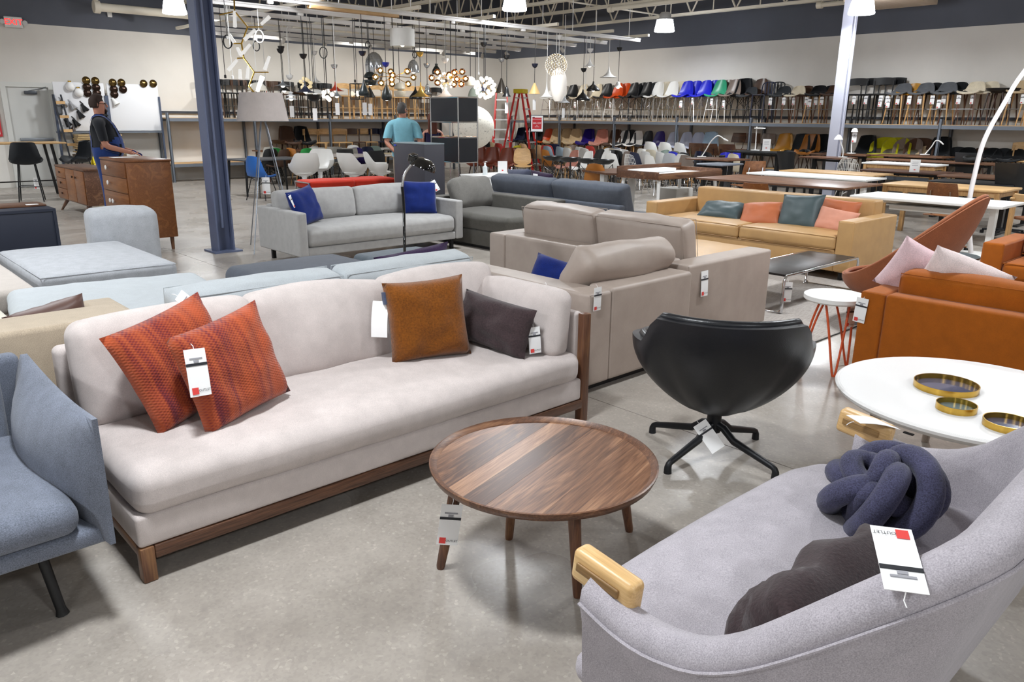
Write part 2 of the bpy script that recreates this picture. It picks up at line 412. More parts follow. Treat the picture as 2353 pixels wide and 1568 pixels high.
# sprinkler pipes
def pipe(name, pts, r, label):
    m = MB(); m.tube(pts, r, 12)
    for e in (pts[0], pts[-1]): m.lathe([(r*1.5, -.06), (r*1.5, .06)], 12, Matrix.Translation(Vector(e)) @ (Vector(pts[-1])-Vector(pts[0])).to_track_quat('Z', 'Y').to_matrix().to_4x4())
    return tag(m.obj(name, JOISTM), label, 'pipe')
p = pipe('sprinkler_pipe', [(5.65, 19.7, 3.86), (16.5, 19.7, 3.86)], .09, 'thick cream sprinkler pipe running below the dark band with elbow end')
MB().tube([(5.65, 19.7, 3.86), (5.65, 19.7, 5.4)], .05, 10).obj('riser', JOISTM, p)
p2 = pipe('conduit_pipe', [(17.3, 4.2, 4.02), (17.3, 8.9, 4.02)], .05, 'slim cream conduit pipe hanging beside the dark wall band')
for yy in (4.6, 6.5, 8.5): MB().tube([(17.3, yy, 4.02), (17.3, yy, 5.4)], .01, 6).obj('hanger_rod', JOISTM, p2)
p3 = pipe('conduit_pipe', [(14.4, 9.2, 3.98), (14.4, 12.4, 3.98)], .05, 'slim cream conduit pipe ending between the hanging lamps')
for yy in (9.5, 12): MB().tube([(14.4, yy, 3.98), (14.4, yy, 5.4)], .01, 6).obj('hanger_rod', JOISTM, p3)

# columns
def column(x, y, mat, label):
    m = MB(); w = .105
    m.box(x-w, x-w+.02, y-w, y+w, 0, ZC-.02); m.box(x+w-.02, x+w, y-w, y+w, 0, ZC-.02); m.box(x-w+.02, x+w-.02, y-.012, y+.012, 0, ZC-.02)
    c = m.obj('steel_column', mat, smooth=0); tag(c, label, 'column')
    MB().box(x-.17, x+.17, y-.17, y+.17, 0, .02).obj('base_plate', mat, c)
    MB().tube([(x-.03, y-w-.015, .3), (x-.03, y-w-.015, 4.6)], .014, 8).obj('conduit', mat, c); return c
column(3.74, 9.27, plain('#5e6782', .5), 'blue grey steel column rising beside the brass branching chandelier')
column(16.2, 7.66, plain('#b4b6c4', .45), 'pale grey steel column standing among the desks before the long rack')
# ---------------------------------------------------------------- high-bay lamps
def highbay(x, y, z, label, grp, n=0, drum=False):
    t = thing('high_bay_lamp', label, 'ceiling lamp', (x, y, z), 0, grp)
    MB().lathe([(.0, .42), (.1, .42), (.14, .36), (.14, .30), (.2, .27), (.2, .25), (.0, .25)], 24).obj('housing', plain('#cfd0d2', .4, .3), t)
    MB().lathe([(.185, .25), (.2, .2), (.24, .0), (.23, -.015), (.0, -.03)], 28).obj('diffuser', glow('#f4f7ff', 24), t, label='glowing white diffuser bowl')
    MB().tube([(0, 0, .42), (0, 0, ZC-z)], .012, 6).obj('stem', WPOWDER, t)
    L = bpy.data.lights.new('lamp_light', 'AREA'); L.shape = 'DISK'; L.size = .46; L.energy = LAMP_W; L.color = (.93, .97, 1.0); L.spread = R(165)
    lo = bpy.data.objects.new('lamp_light', L); COL.objects.link(lo); lo.parent = t; lo.location = (0, 0, -.05)
    return t
G = 'high bay lamps under the roof'
highbay(6.5, 17.45, 3.62, 'high bay lamp glowing near the sprinkler pipe end above the man in overalls', G)
highbay(11.02, 11.95, 3.62, 'high bay lamp glowing above the white drum pendant and track bars', G)
highbay(16.1, 12.15, 3.62, 'high bay lamp hanging alone before the dark wall band above the bar stools', G)
highbay(15.55, 7.15, 3.55, 'high bay lamp glowing at the top of the pale grey column', G)
for x, y in [(6.4, 12.6), (.8, 12.6), (.8, 7.0), (6.4, 7.0), (11.0, 7.0), (.8, 2.2), (6.4, 2.2), (11.0, 2.2), (16.1, 2.2), (-3.8, 7.0), (-3.8, 2.2), (.8, -3), (6.4, -3), (11.0, -3), (-3.8, -3), (-3.8, 12.6), (.8, 17.4)]:
    highbay(x, y, 3.66, 'high bay lamp hanging outside the view over the sales floor', 'high bay lamps out of view')
# plywood canopy board beside the column lamp
t = thing('ceiling_canopy_board', 'pale plywood canopy board hung beside the column top', 'board', (16.9, 7.2, 3.86))
MB().box(-.8, .8, -.6, .6, 0, .12, .01).obj('board', wood('#b9a48c', '#cbb9a3', '#d8c9b6', 0, .6), t)
for dx, dy in ((-.7, -.5), (.7, -.5), (-.7, .5), (.7, .5)): MB().tube([(dx, dy, .12), (dx, dy, ZC-3.86)], .008, 5).obj('hanger_rod', STEEL, t)
# ---------------------------------------------------------------- track bars that carry the pendants
ZT = 3.4
for i, y in enumerate([12.74, 13.8, 14.86, 15.92, 17.0, 18.06, 19.0]):
    t = thing('track_bar', ['white channel bar spanning above the pine plank', 'second white channel bar counted from the pine plank', 'third white channel bar counted from the pine plank', 'fourth white channel bar counted from the pine plank', 'fifth white channel bar counted from the pine plank', 'sixth white channel bar counted from the pine plank', 'white channel bar close to the pale wall'][i], 'track', (0, y, ZT), 0, 'track bars over the pendants')
    x1 = 15.9; x0 = 5.2 if i == 0 else .41*y+.05
    mm = MB(); mm.box(x0, x1, -.035, .035, 0, .05); mm.box(x0, x1, -.05, .05, .05, .075)
    mm.obj('channel', WPOWDER, t, smooth=0)
    for k in range(6):
        xx = x0+.4+k*(x1-x0-.8)/5; MB().tube([(xx, 0, .07), (xx, 0, 4.15-ZT)], .009, 5).obj('hanger_rod', WPOWDER, t)
    for k in range(4):
        xx = x0+1.1+k*1.9+(i % 2)*.6; MB().box(xx-.05, xx+.05, -.03, .03, -.05, 0, .01).obj('junction_box', WPOWDER, t)
for i, x in enumerate([7.2, 9.0, 10.8, 12.6, 14.4, 15.7]):
    mm = MB(); mm.box(x-.03, x+.03, 12.3 if i else 9.5, 19.3, 0, .06)
    t = tag(mm.obj('cross_bar', JOISTM, None, (0, 0, ZT+.08), smooth=0), 'cream cross bar lying over the white channel bars', 'track', 'cross bars over the track bars')
t = tag(MB().box(-.9, .9, -.07, .07, 0, .05, .006).obj('timber_plank', OAK, None, (7.9, 12.74, 3.348), (0, 0, 0)), 'raw pine plank laid under the channel bars', 'plank')
FILL_SPOTS = [(7.9, 18.06, 6.6, 20.4), (9.2, 18.06, 9.2, 20.4), (11.6, 18.06, 11.8, 20.4), (14.0, 18.06, 14.4, 20.4), (15.4, 17.0, 18.4, 17.6), (15.4, 14.86, 18.4, 15.4), (15.4, 18.06, 17.6, 20.4)]  # fill spotlights added on the bars to brighten the far walls
for i, (x, y, tx, ty) in enumerate(FILL_SPOTS):
    t = thing('fill_spotlight', 'small white added fill spotlight aimed at the pale wall', 'spotlight', (x, y, ZT), 0, 'added fill spotlights on the channel bars')
    d = Vector((tx-x, ty-y, 1.9-ZT)); qt = d.to_track_quat('-Z', 'Y'); T = Matrix.Translation((0, 0, -.1)) @ qt.to_matrix().to_4x4()
    MB().lathe([(0, .08), (.04, .07), (.05, -.06), (.045, -.06), (0, -.04)], 16, T).obj('head', WPOWDER, t); MB().tube([(0, 0, 0), (0, 0, -.08)], .012, 6).obj('bracket', WPOWDER, t)
    L = bpy.data.lights.new('fill_light', 'SPOT'); L.energy = 150; L.spot_size = R(120); L.spot_blend = .9; L.shadow_soft_size = .05; L.color = (1, .97, .92)
    lo = bpy.data.objects.new('fill_light', L); COL.objects.link(lo); lo.parent = t; lo.matrix_local = Matrix.Translation((0, 0, -.1)) @ qt.to_matrix().to_4x4() @ Matrix.Translation((0, 0, -.07))
# cantilever brackets on the ceiling at the upper left
t = tag(MB().tube([(4.9, 12.3, 3.52), (7.4, 11.3, 3.52)], .03, 6).obj('track_bar', WPOWDER), 'short white bar beside the blue grey column', 'track')

# ---------------------------------------------------------------- racks
RGREY = plain('#6f7680', .5, .3); RDARK = plain('#3c4048', .5, .3)
POSTM = MB()
POSTM.box(-.03, .03, -.03, -.022, 0, 1.64); POSTM.box(-.03, -.022, -.03, .03, 0, 1.64); POSTM.box(.022, .03, -.03, .03, 0, 1.64)
for k in range(26):
    for dx in (-.012, .012): POSTM.box(dx-.004, dx+.004, -.0315, -.0295, .1+k*.058, .125+k*.058)
POSTM = POSTM.mesh('post', 0)
DEPTH = .72
def rack_bay(name, loc, rz, L, label, first):
    t = thing(name, label, 'rack', loc, rz, 'rack bays along the walls')     # local x along wall, y towards wall, front at y=0
    for x in ((0, L) if first else (L,)):
        for y in (.03, DEPTH-.03): link('post', POSTM, RGREY, t, (x, y, 0))
    for z in (1.44, .36):
        for y in (.0, DEPTH-.04): MB().box(.03, L-.03, y, y+.04, z, z+.075).obj('beam', RGREY, t, smooth=0)
        MB().box(.0, L, .01, DEPTH-.01, z+.06, z+.085).obj('deck_board', OAK, t, smooth=0)
    MB().box(.03, L-.03, DEPTH-.03, DEPTH, 1.62, 1.68).obj('back_rail', RDARK, t, smooth=0)
    return t
XS = 17.66; YS = 19.66
yy = [3.99, 6.18, 8.36, 10.55, 12.75, 14.92, 17.1, 19.3]
for i in range(7):
    rack_bay('storage_rack', (XS, yy[i+1], 0), R(-90), yy[i+1]-yy[i], 'grey steel rack bay holding '+['beige and grey bucket stools', 'black rail backed stools and grey bucket stools', 'walnut legged bucket stools beside the column', 'taupe and green shell stools', 'blue and white shell stools', 'orange and black shell stools', 'white shell stools in the far corner'][i], i == 6)
xx = [6.9, 9.07, 11.25, 13.43, 15.6]
for i in range(4):
    rack_bay('storage_rack', (xx[i], YS, 0), 0, xx[i+1]-xx[i], 'grey steel rack bay holding '+['black wooden stools behind the linen lamp shade', 'dark wooden stools behind the pendants', 'oak stools behind the pendants', 'few dark stools in the far corner'][i], i == 0)

# ---------------------------------------------------------------- door, exit sign, wall boards
DOORM = plain('#cfd0cd', .55)
d = struct(MB().box(3.78, 4.6, YW-.05, YW-.005, 0, 2.15, .004).obj('door_1', DOORM))
fm = MB()
fm.box(3.68, 3.78, YW-.09, YW, 0, 2.25); fm.box(4.6, 4.7, YW-.09, YW, 0, 2.25); fm.box(3.78, 4.6, YW-.09, YW, 2.15, 2.25)
fm.obj('door_frame', plain('#d6d7d3', .5), d, smooth=0)
MB().box(3.9, 4.55, YW-.13, YW-.05, 1.0, 1.07, .01).obj('push_bar', plain('#8f949a', .35, .6), d)
MB().box(4.12, 4.36, YW-.12, YW-.05, 2.0, 2.07, .01).obj('door_closer', plain('#50545a', .4, .4), d)
MB().tube([(4.2, YW-.1, 2.07), (4.45, YW-.13, 2.12), (4.55, YW-.1, 2.16)], .01, 6).obj('closer_arm', STEEL, d)
t = thing('exit_sign', 'exit sign with red letters mounted on the wall above the door', 'sign', (4.13, YW-.06, 3.47))
MB().box(-.17, .17, -.03, .03, -.11, .11, .012).obj('case', plain('#d9dad8', .5), t)
text('EXIT', .17, glow('#ff2a2a', 2.2), t, (0, -.033, 0), (R(90), 0, 0))
for sx in (-1, 1):
    MB().lathe([(0, -.04), (.045, -.03), (.05, .03), (0, .04)], 12, Matrix.Translation((sx*.21, -.02, 0)) @ Matrix.Rotation(R(90), 4, 'X')).obj('lamp_head', plain('#c9cac8', .4), t)
tag(MB().box(6.05, 6.15, YW-.05, YW-.012, 3.74, 3.88, .006).obj('wall_box', WHITE), 'small white electrical box on the dark wall band', 'box')
t = thing('notice_board', 'red and white notice board on the wall at the door hinge side', 'sign', (3.45, YW-.02, 1.35)); 
MB().box(-.14, .14, -.02, .015, -.25, .25, .005).obj('panel', plain('#c8313a', .5), t); MB().box(-.1, .1, -.024, -.02, -.2, .0).obj('print', PAPER, t)
PEG = plain('#e4e5e8', .55)
def wall_board(x0, x1, label):
    t = thing('display_board', label, 'display board', (x0, YW-.42, 0))
    MB().box(0, x1-x0, 0, .03, 1.22, 2.27, .004).obj('panel', PEG, t)
    for x in (-.02, x1-x0-.0): MB().box(x-.02, x+.02, -.03, .03, 0, 2.0).obj('upright', plain('#4a5468', .5, .2), t, smooth=0)
    MB().box(0, x1-x0, -.02, .3, 1.17, 1.21).obj('ledge', RGREY, t, smooth=0); return t
wall_board(4.62, 5.66, 'white display board of wall lamps above the stacked timber boards')
wall_board(5.72, 6.85, 'white display board of wall lamps behind the man in overalls')
lad = thing('trestle_frame', 'dark narrow trestle frame leaning between door and display board', 'frame', (4.66, YW-.55, 0))
for dx in (0, .16): MB().tube([(dx-.1, 0, 2.0), (dx+.12, -.1, 0)], .018, 6).obj('rail', plain('#2c3038', .5), lad)
for k in range(5): MB().box(-.06+k*.03, .12+k*.03, -.03-k*.015, .0-k*.015, 1.8-k*.3, 1.86-k*.3).obj('rung', OAK, lad)
YB = YW-.45
def wl(px, py): return at_y(px, py, YB)
GLB = WHITEG
for (px, py, r, lb) in [(161, 199, .1, 'round white glass globe wall lamp at the top of the display board'), (181, 213, .1, 'round white glass globe wall lamp lower on the display board')]:
    p = wl(px, py); t = thing('globe_wall_lamp', lb, 'wall lamp', p)
    MB().lathe([(.0, .1), (.05, .09), (.09, .04), (.1, 0), (.09, -.05), (.06, -.085), (0, -.1)], 20).obj('globe', GLB, t); MB().lathe([(.035, .09), (.035, .125), (0, .125)], 12).obj('cap', BRASS, t)
    MB().tube([(0, 0, .1), (0, .12, .1)], .012, 6).obj('bracket', BRASS, t)
bz = plain('#6b5630', .2, .9); bz2 = plain('#33241c', .25, .7)
pl = MB().lathe([(0, -.05), (.05, -.045), (.085, -.01), (.088, .0), (.08, .01), (0, .03)], 20, Matrix.Rotation(R(90), 4, 'X')).mesh('disc'); st = MB().tube([(0, 0, 0), (0, .12, 0)], .012, 6).mesh('bracket')
pts = [(198, 185, bz), (219, 186, bz), (200, 200, bz2), (221, 201, bz2), (201, 214, bz2), (223, 214, bz2), (259, 190, bz), (279, 190, bz), (262, 205, bz2), (263, 217, bz2), (283, 205, bz2), (330, 192, bz), (352, 192, bz)]
for px, py, mm in pts:
    p = wl(px, py); t = thing('disc_wall_lamp', 'bronze dish wall lamp mounted in a column on the display board' if mm is bz else 'dark brown dish wall lamp mounted in a column on the display board', 'wall lamp', p, 0, 'bronze dish wall lamps' if mm is bz else 'dark dish wall lamps')
    link('disc', pl, mm, t); link('bracket', st, BLACK, t)
cone = MB().lathe([(.03, .07), (.035, .03), (.075, -.1), (.07, -.1), (0, .0)], 16).mesh('cone_shade'); arm = MB().tube([(0, 0, .06), (-.05, .03, .12), (-.06, .12, .12)], .012, 6).mesh('arm'); head = MB().lathe([(0, -.02), (.05, -.015), (.05, .015), (0, .02)], 14, Matrix.Translation((-.06, .11, .12)) @ Matrix.Rotation(R(90), 4, 'X')).mesh('wall_plate')
for px, py, mm, lb, g in [(192, 246, BLACK, 'black cone wall lamp beside the head of the man in overalls', None), (183, 262, BLACK, 'black cone wall lamp low on the display board', 'black cone wall lamps'), (173, 281, BLACK, 'black cone wall lamp low on the display board', 'black cone wall lamps'), (153, 280, BLACK, 'black cone wall lamp low on the display board', 'black cone wall lamps'), (144, 237, CHROME, 'polished chrome cone wall lamp on the display board', None), (165, 242, plain('#c4c6ca', .3, .6), 'pale silver cone wall lamp beside the chrome one', None), (236, 260, BLACK, 'black cone wall lamp in front of the arm of the man in overalls', None), (262, 232, WHITE, 'white cone wall lamp on the second display board', None)]:
    p = wl(px, py); t = thing('cone_wall_lamp', lb, 'wall lamp', p, 0, g); link('cone_shade', cone, mm, t, None, (R(-18), R(-25), 0)); link('arm', arm, mm, t); link('wall_plate', head, mm, t)
p = wl(136, 253); t = thing('cage_wall_lamp', 'grey oval cage wall lamp on the display board edge', 'wall lamp', p)
MB().box(-.06, .06, -.05, .03, -.1, .1, .05, 3).obj('body', plain('#6f7378', .4), t); MB().box(-.065, .065, .02, .1, -.11, .11, .02).obj('base', BLACK, t)
for px, py, s, lb in [(144, 297, .05, 'small grey lamp fitting on the board ledge'), (166, 296, .05, 'small dark lamp fitting on the board ledge')]:
    p = wl(px, py); t = thing('lamp_fitting', lb, 'lamp', (p.x, YB-.06, 1.22)); MB().lathe([(s, 0), (s*.8, .06), (s*.3, .1), (0, .1)], 12).obj('body', plain('#9c9c9c' if px < 150 else '#3a2a26', .4), t); MB().tube([(0, 0, .09), (0, 0, .13)], .008, 5).obj('nipple', STEEL, t)
# stacked boards
for k in range(11):
    z = .72+k*.04; dx = random.Random(k).uniform(-.05, .05)
    tag(MB().box(4.85+dx, 5.75+dx*1.5, YW-.95, YW-.48, z, z+.028, .003).obj('timber_board', wood('#a8885a', '#c4a878', '#d6bf94', 0, .6)), 'raw timber board in the stack below the display board', 'board', 'stacked timber boards')
t = thing('board_trolley', 'low trolley carrying the stack of raw timber boards', 'trolley', (5.3, YW-.72, 0))
MB().box(-.5, .5, -.26, .26, .66, .72).obj('deck', plain('#6a5a48', .6), t, smooth=0)
for sx in (-1, 1):
    for sy in (-1, 1): MB().tube([(sx*.44, sy*.2, 0), (sx*.44, sy*.2, .66)], .02, 8).obj('leg', RDARK, t)
# ================================================================== foreground furniture
def soft(name, parent, c, s, r, puff, mat, rot=(0, 0, 0), wr=.004, seg=7, k=3, seed=0, wf=6.0, label=None):
    """a cushion centred at c with size s"""
    m = MB(); m.box(-s[0]/2, s[0]/2, -s[1]/2, s[1]/2, -s[2]/2, s[2]/2, r, k, puff, seg, wr, wf, None, seed)
    return m.obj(name, mat, parent, c, rot, 60, label)
def piping(parent, c, s, mat, rot=(0, 0, 0), faces=('z+',), rad=.0045, inset=.01, name='piping'):
    """welt cord round the edges of a cushion face"""
    a, b, h = s[0]/2-inset, s[1]/2-inset, s[2]/2-inset
    for fz in faces:
        m = MB()
        if fz[0] == 'z': z = h if fz[1] == '+' else -h; P = [(-a, -b, z), (a, -b, z), (a, b, z), (-a, b, z)]
        elif fz[0] == 'y': y = b if fz[1] == '+' else -b; P = [(-a, y, -h), (a, y, -h), (a, y, h), (-a, y, h)]
        else: x = a if fz[1] == '+' else -a; P = [(x, -b, -h), (x, b, -h), (x, b, h), (x, -b, h)]
        m.tube(P, rad, 6, closed=True); m.obj(name, mat, parent, c, rot)
TAGM = None
def price_tag(parent, loc, rot=(0, 0, 0), s=1.0, bend=.0, back=False, label='white paper price tag'):
    global TAGM
    w, h = .072*s, .155*s
    def fn(u, v): return (u*w/2, -bend*s*math.sin(v*math.pi)*.02-.02*bend*v*v, (v-.5)*h)
    t = MB().shell(fn, 2, 8, .0012).obj('price_tag', PAPER, parent, loc, rot, label=label)
    MB().tube([(0, .0, h*.47), (.004, .01, h*.56), (0, .016, h*.62)], .0012*s, 5).obj('string', PAPER, t)
    if not back:
        y = -.0022-.02*bend*.0
        MB().box(-w/2+.008*s, -w/2+.030*s, y-.0006-.001*bend, y, -h/2+.007*s, -h/2+.029*s).obj('red_square', REDINK, t)
        MB().box(-w/2, w/2, y-.0006-.02*bend, y, h*.14, h*.14+.009*s).obj('dark_bar', DARKINK, t)
        text('OUTLET', .011*s, DARKINK, t, (w*.2, y-.001-.001*bend, -h/2+.018*s), (R(90), 0, 0))
        MB().box(-w*.3, w*.3, y-.0006-.02*bend, y, h*.28, h*.31).obj('print_line', GREYINK, t); MB().box(-w*.12, w*.12, y-.0006-.02*bend, y, h*.21, h*.26).obj('barcode', GREYINK, t)
    return t
def throw_pillow(name, label, mat, c, yaw, lean, w, h, t, roll=0.0, seed=0, pinch=.07, wr=.006, seam=True, group=None, cat='pillow'):
    o = pillow_mb(w, h, t, 16, pinch, wr, seed).obj(name, mat, None, c, None, 80)
    o.rotation_mode = 'XYZ'
    Rm = Matrix.Rotation(yaw, 4, 'Z') @ Matrix.Rotation(-lean, 4, 'X') @ Matrix.Rotation(roll, 4, 'Y')
    o.rotation_euler = Rm.to_euler(); return tag(o, label, cat, group)

# ---------------------------------------------------------------- beige sofa in a walnut frame
BEIGE = fabric('#c8bebb', .10, 420, .3, (1, 1, 3))
t = thing('sofa', 'long beige linen sofa with walnut frame and four loose cushions', 'sofa', (.66, 2.62, 0)); SB = t
L, D = 2.33, .92
for x, y in ((0, 0), (0, D-.05), (L-.05, D-.05)): MB().box(x, x+.05, y, y+.05, 0, .135, .006).obj('leg', WALNUT_Z, t)
MB().box(L-.055, L, .0, .05, 0, .61, .008).obj('corner_post', WALNUT_Z, t, label='walnut post at the arm end')
MB().box(.05, L-.05, .0, .035, .085, .135, .004).obj('rail', WALNUT, t); MB().box(.05, L-.05, D-.035, D, .085, .135, .004).obj('rail', WALNUT, t)
for x in (.005, L-.05): MB().box(x, x+.035, .05, D-.05, .085, .135, .004).obj('rail', WALNUT_Y, t)
MB().box(.0, L-.055, .005, D-.01, .135, .255, .015, 2).obj('seat_platform', BEIGE, t)
soft('seat_cushion', t, (1.135, .41, .325), (2.25, .83, .16), .055, (.01, .02, .035), BEIGE, wr=.006, seg=14, seed=1)
MB().box(.0, L-.02, D-.1, D, .135, .68, .03, 3).obj('back_panel', BEIGE, t)
MB().box(L-.085, L-.02, .045, D-.08, .135, .615, .02, 3).obj('arm_panel', BEIGE, t)
for i, x in enumerate((.40, 1.115, 1.83)):
    cu = soft('back_cushion', t, (x, .69, .595), (.735, .17, .42), .055, (.02, .05, .025), BEIGE, (R(-10), R((-1.5, 1.2, 1.0)[i]), 0), .012, 9, 3, 3+i, 5)
cu = soft('side_cushion', t, (2.155, .36, .56), (.15, .62, .34), .05, (.04, .02, .02), BEIGE, (0, R(7), R(2)), .014, 9, 3, 9, 6)
price_tag(t, (2.2, .22, .66), (R(8), 0, R(-45)), 1, .3)
STRIPE = stripes('#9e4520', '#8c311c', '#601521')
p = throw_pillow('throw_pillow', 'orange red woven stripe pillow lying in front of its twin with price tag', STRIPE, (1.17, 2.93, .625), R(14), R(14), .44, .42, .15, R(-9), 1, .06, .007)
price_tag(p, (-.20, -.088, .06), (R(-4), R(16), R(-6)), 1.15, .1)
p = throw_pillow('throw_pillow', 'orange red woven stripe pillow tilted behind its twin on the beige sofa', STRIPE, (1.02, 3.08, .64), R(12), R(22), .46, .44, .15, R(-13), 2, .06, .007)
price_tag(p, (.19, .03, .17), (R(-10), R(-20), R(20)), 1.0, .3)
p = throw_pillow('throw_pillow', 'ochre brown velvet square pillow on the beige sofa', velvet('#74420e'), (2.22, 3.03, .625), R(-18), R(12), .42, .41, .16, R(-2), 3, .06, .008)
price_tag(p, (-.23, .035, .03), (R(-10), R(8), R(-35)), 1.15, .5, True, 'blank back of a white price tag')
MB().box(-.21, -.2, -.01, .03, .1, .16).obj('care_label', plain('#46506a', .8), p)
p = throw_pillow('throw_pillow', 'dark taupe velvet lumbar pillow beside the ochre velvet pillow', velvet('#3c3032'), (2.60, 2.96, .55), R(-84), R(16), .52, .27, .14, R(4), 4, .05, .009)
price_tag(p, (.25, .05, -.02), (R(0), R(-20), R(60)), .9, .3)

# ---------------------------------------------------------------- blue grey felt sofa
BLUEG = fabric('#6c727f', .2, 300, .3)
t = thing('sofa', 'blue grey felt sofa with pillow arms and slim black legs', 'sofa', (-1.45, 2.48, 0))
L, D = 2.02, 1.0
MB().box(.0, L-.01, .02, D, .27, .33, .02, 2).obj('seat_base', BLUEG, t)
MB().box(.06, L-.1, .0, .78, .33, .445, .05, 3, (.01, .02, .02), 10, .005).obj('seat_cushion', BLUEG, t)
for x in (.48, 1.42): soft('back_cushion', t, (x, .84, .56), (.92, .16, .42), .06, (.01, .04, .02), BLUEG, (R(-9), 0, 0), .006, 8, 3, int(x*9))
MB().box(.0, L-.04, D-.08, D, .3, .7, .03, 2).obj('back_panel', BLUEG, t)
def armfn(m, x):
    # arm: padded slab, plump in the middle, thin at its free front edge
    n, k = 14, 10; V = []; F = []
    for side in (-1, 1):
        for i in range(n+1):
            for j in range(k+1):
                u = i/n; v = j/k; y = -.02+u*.93; ztop = .70-.02*math.sin(u*3.1)+.03*max(0, .25-u)
                z = .28+v*(ztop-.28); th = (.012+.105*math.sin(math.pi*min(1, u*1.05))**.7*math.sin(math.pi*min(1, v*.96+.04))**.6)
                V.append((x+side*th*(1.0 if side < 0 else .35)-(.05*math.sin(v*3)*u if side < 0 else 0), y, z))
    W = k+1; K = (n+1)*W
    for i in range(n):
        for j in range(k):
            a = i*W+j; F.append((a, a+W, a+W+1, a+1)); F.append((K+a, K+a+1, K+a+W+1, K+a+W))
    for i in range(n):
        for j in (0, k): a = i*W+j; F.append((a, a+W, K+a+W, K+a))
    for j in range(k):
        for i in (0, n): a = i*W+j; F.append((a, a+1, K+a+1, K+a))
    return m.add(V, F)
armfn(MB(), L-.02).obj('arm', BLUEG, t, smooth=60); armfn(MB(), .03).obj('arm', BLUEG, t, smooth=60)
for x, y in ((.18, .2), (L-.2, .2), (.18, D-.15), (L-.2, D-.15)):
    MB().tube([(x, y, .28), (x+(.03 if x > 1 else -.03), y-(.05 if y < .5 else -.05), .02), (x+(.032 if x > 1 else -.032), y-(.052 if y < .5 else -.052), 0)], [.018, .016, .022], 10).obj('leg', BLACK, t)

# ---------------------------------------------------------------- round walnut coffee table
cx, cy, ht, rad = 1.79, 1.77, .43, .392
t = thing('coffee_table', 'round walnut coffee table with raised rim and four splayed legs', 'coffee table', (cx, cy, 0))
ang = R(-75); wpl = [.11, .12, .085, .1, .075, .115, .09, .12]
xs = [-rad+.012]; tot = sum(wpl)
for w in wpl: xs.append(xs[-1]+w*(2*rad-.024)/tot)
for i in range(len(wpl)):
    a, b = xs[i], xs[i+1]; rr = rad-.012; N = 10
    up = []; dn = []
    for q in range(N+1):
        x = a+(b-a)*q/N; y = math.sqrt(max(0, rr*rr-x*x)); up.append((x, y)); dn.append((x, -y))
    poly = dn+list(reversed(up)); poly = [p for q, p in enumerate(poly) if q == 0 or (abs(p[0]-poly[q-1][0])+abs(p[1]-poly[q-1][1])) > 1e-5]
    MB().prism([(p[0]*(1), p[1]) for p in poly], ht-.028, ht-.010+(.0004 if i % 2 else 0)).obj('stave', wood('#44291b', '#77533c', '#a17a5c', 1, .36, .8, 2.4, .34), t, (0, 0, 0), (0, 0, ang), 0)
MB().lathe([(rad-.014, ht-.03), (rad+.004, ht-.022), (rad+.012, ht-.004), (rad+.013, ht+.004), (rad+.008, ht+.006), (rad-.002, ht-.003), (rad-.014, ht-.0095)], 72, cap=False).obj('rim', WALNUT, t, smooth=60)
MB().lathe([(.0, ht-.045), (rad-.08, ht-.045), (rad-.016, ht-.03), (rad-.016, ht-.028), (0, ht-.028)], 48).obj('apron_disc', WALNUT, t)
legs = [at_z(1012, 1306, 0), at_z(1327, 1372, 0), at_z(1446, 1221, 0)]
legs.append(Vector((2*cx-legs[1].x, 2*cy-legs[1].y, 0)))
for q, p in enumerate(legs):
    d = Vector((p.x-cx, p.y-cy, 0)); tp = d*.80; tp.z = ht-.04
    o = MB().tube([tp, d*.995+Vector((0, 0, .012)), d], [.026, .0165, .014], 14).obj('leg', WALNUT_Z, t)
    if q == 0: price_tag(t, (d.x*.9-.025, d.y*.9-.03, .20), (R(0), R(8), R(-35)), 1.05, .15)

# ---------------------------------------------------------------- black swivel armchair
c = Vector((3.13, 1.92, 0)); yaw = math.atan2(.62, .78)
t = thing('swivel_armchair', 'black leather bucket armchair on a black four star swivel base seen from behind', 'armchair', c)
# facing direction (away from viewer): local -y is the front; rotate so -y points away from the camera
t.rotation_euler = (0, 0, math.atan2(c.y, c.x)+R(97))
def bucket(u, v, off=0.0):
    a = u*R(118)                                     # 0 = back centre, +-118 deg = arm fronts
    cs = math.cos(a); k = max(0, min(1, (abs(a)-R(46))/R(20))); k = k*k*(3-2*k)
    top = .755*(1-k)+.615*k - .03*max(0, (abs(a)-R(85))/R(33))
    rx = .385+off; ry = .345+off
    zz = .27+(top-.27)*v; w = math.sin(min(1, v*1.02)*math.pi/2)**.75
    fl = 1.0+.10*max(0, v-.5)*(1-k)
    x = rx*math.sin(a)*(.2+.8*w)*fl; y = ry*cs*(.2+.8*w)*fl
    return (x, y+.02, zz)
MB().shell(lambda u, v: bucket(u, v), 40, 16, .035).obj('shell', leather('#15171c', .36), t, smooth=70)
rim = [Vector(bucket(-1+2*i/60, 1.0, .0)) for i in range(61)]
MB().tube([p+Vector((-p.x*.045, -p.y*.045, .0)) for p in rim], .02, 10).obj('rim_roll', leather('#15171c', .32), t)
MB().tube([p+Vector((p.x*.012, p.y*.012, -.028)) for p in rim], .003, 6).obj('rim_seam', leather('#0d0f12', .5), t)
MB().lathe([(0, .26), (.13, .262), (.17, .29), (.22, .36), (.25, .42), (.2, .44), (0, .445)], 36).obj('seat', leather('#17191e', .38), t)
MB().lathe([(.035, .12), (.035, .27), (.07, .27), (0, .28)], 16).obj('post', BLACKM, t)
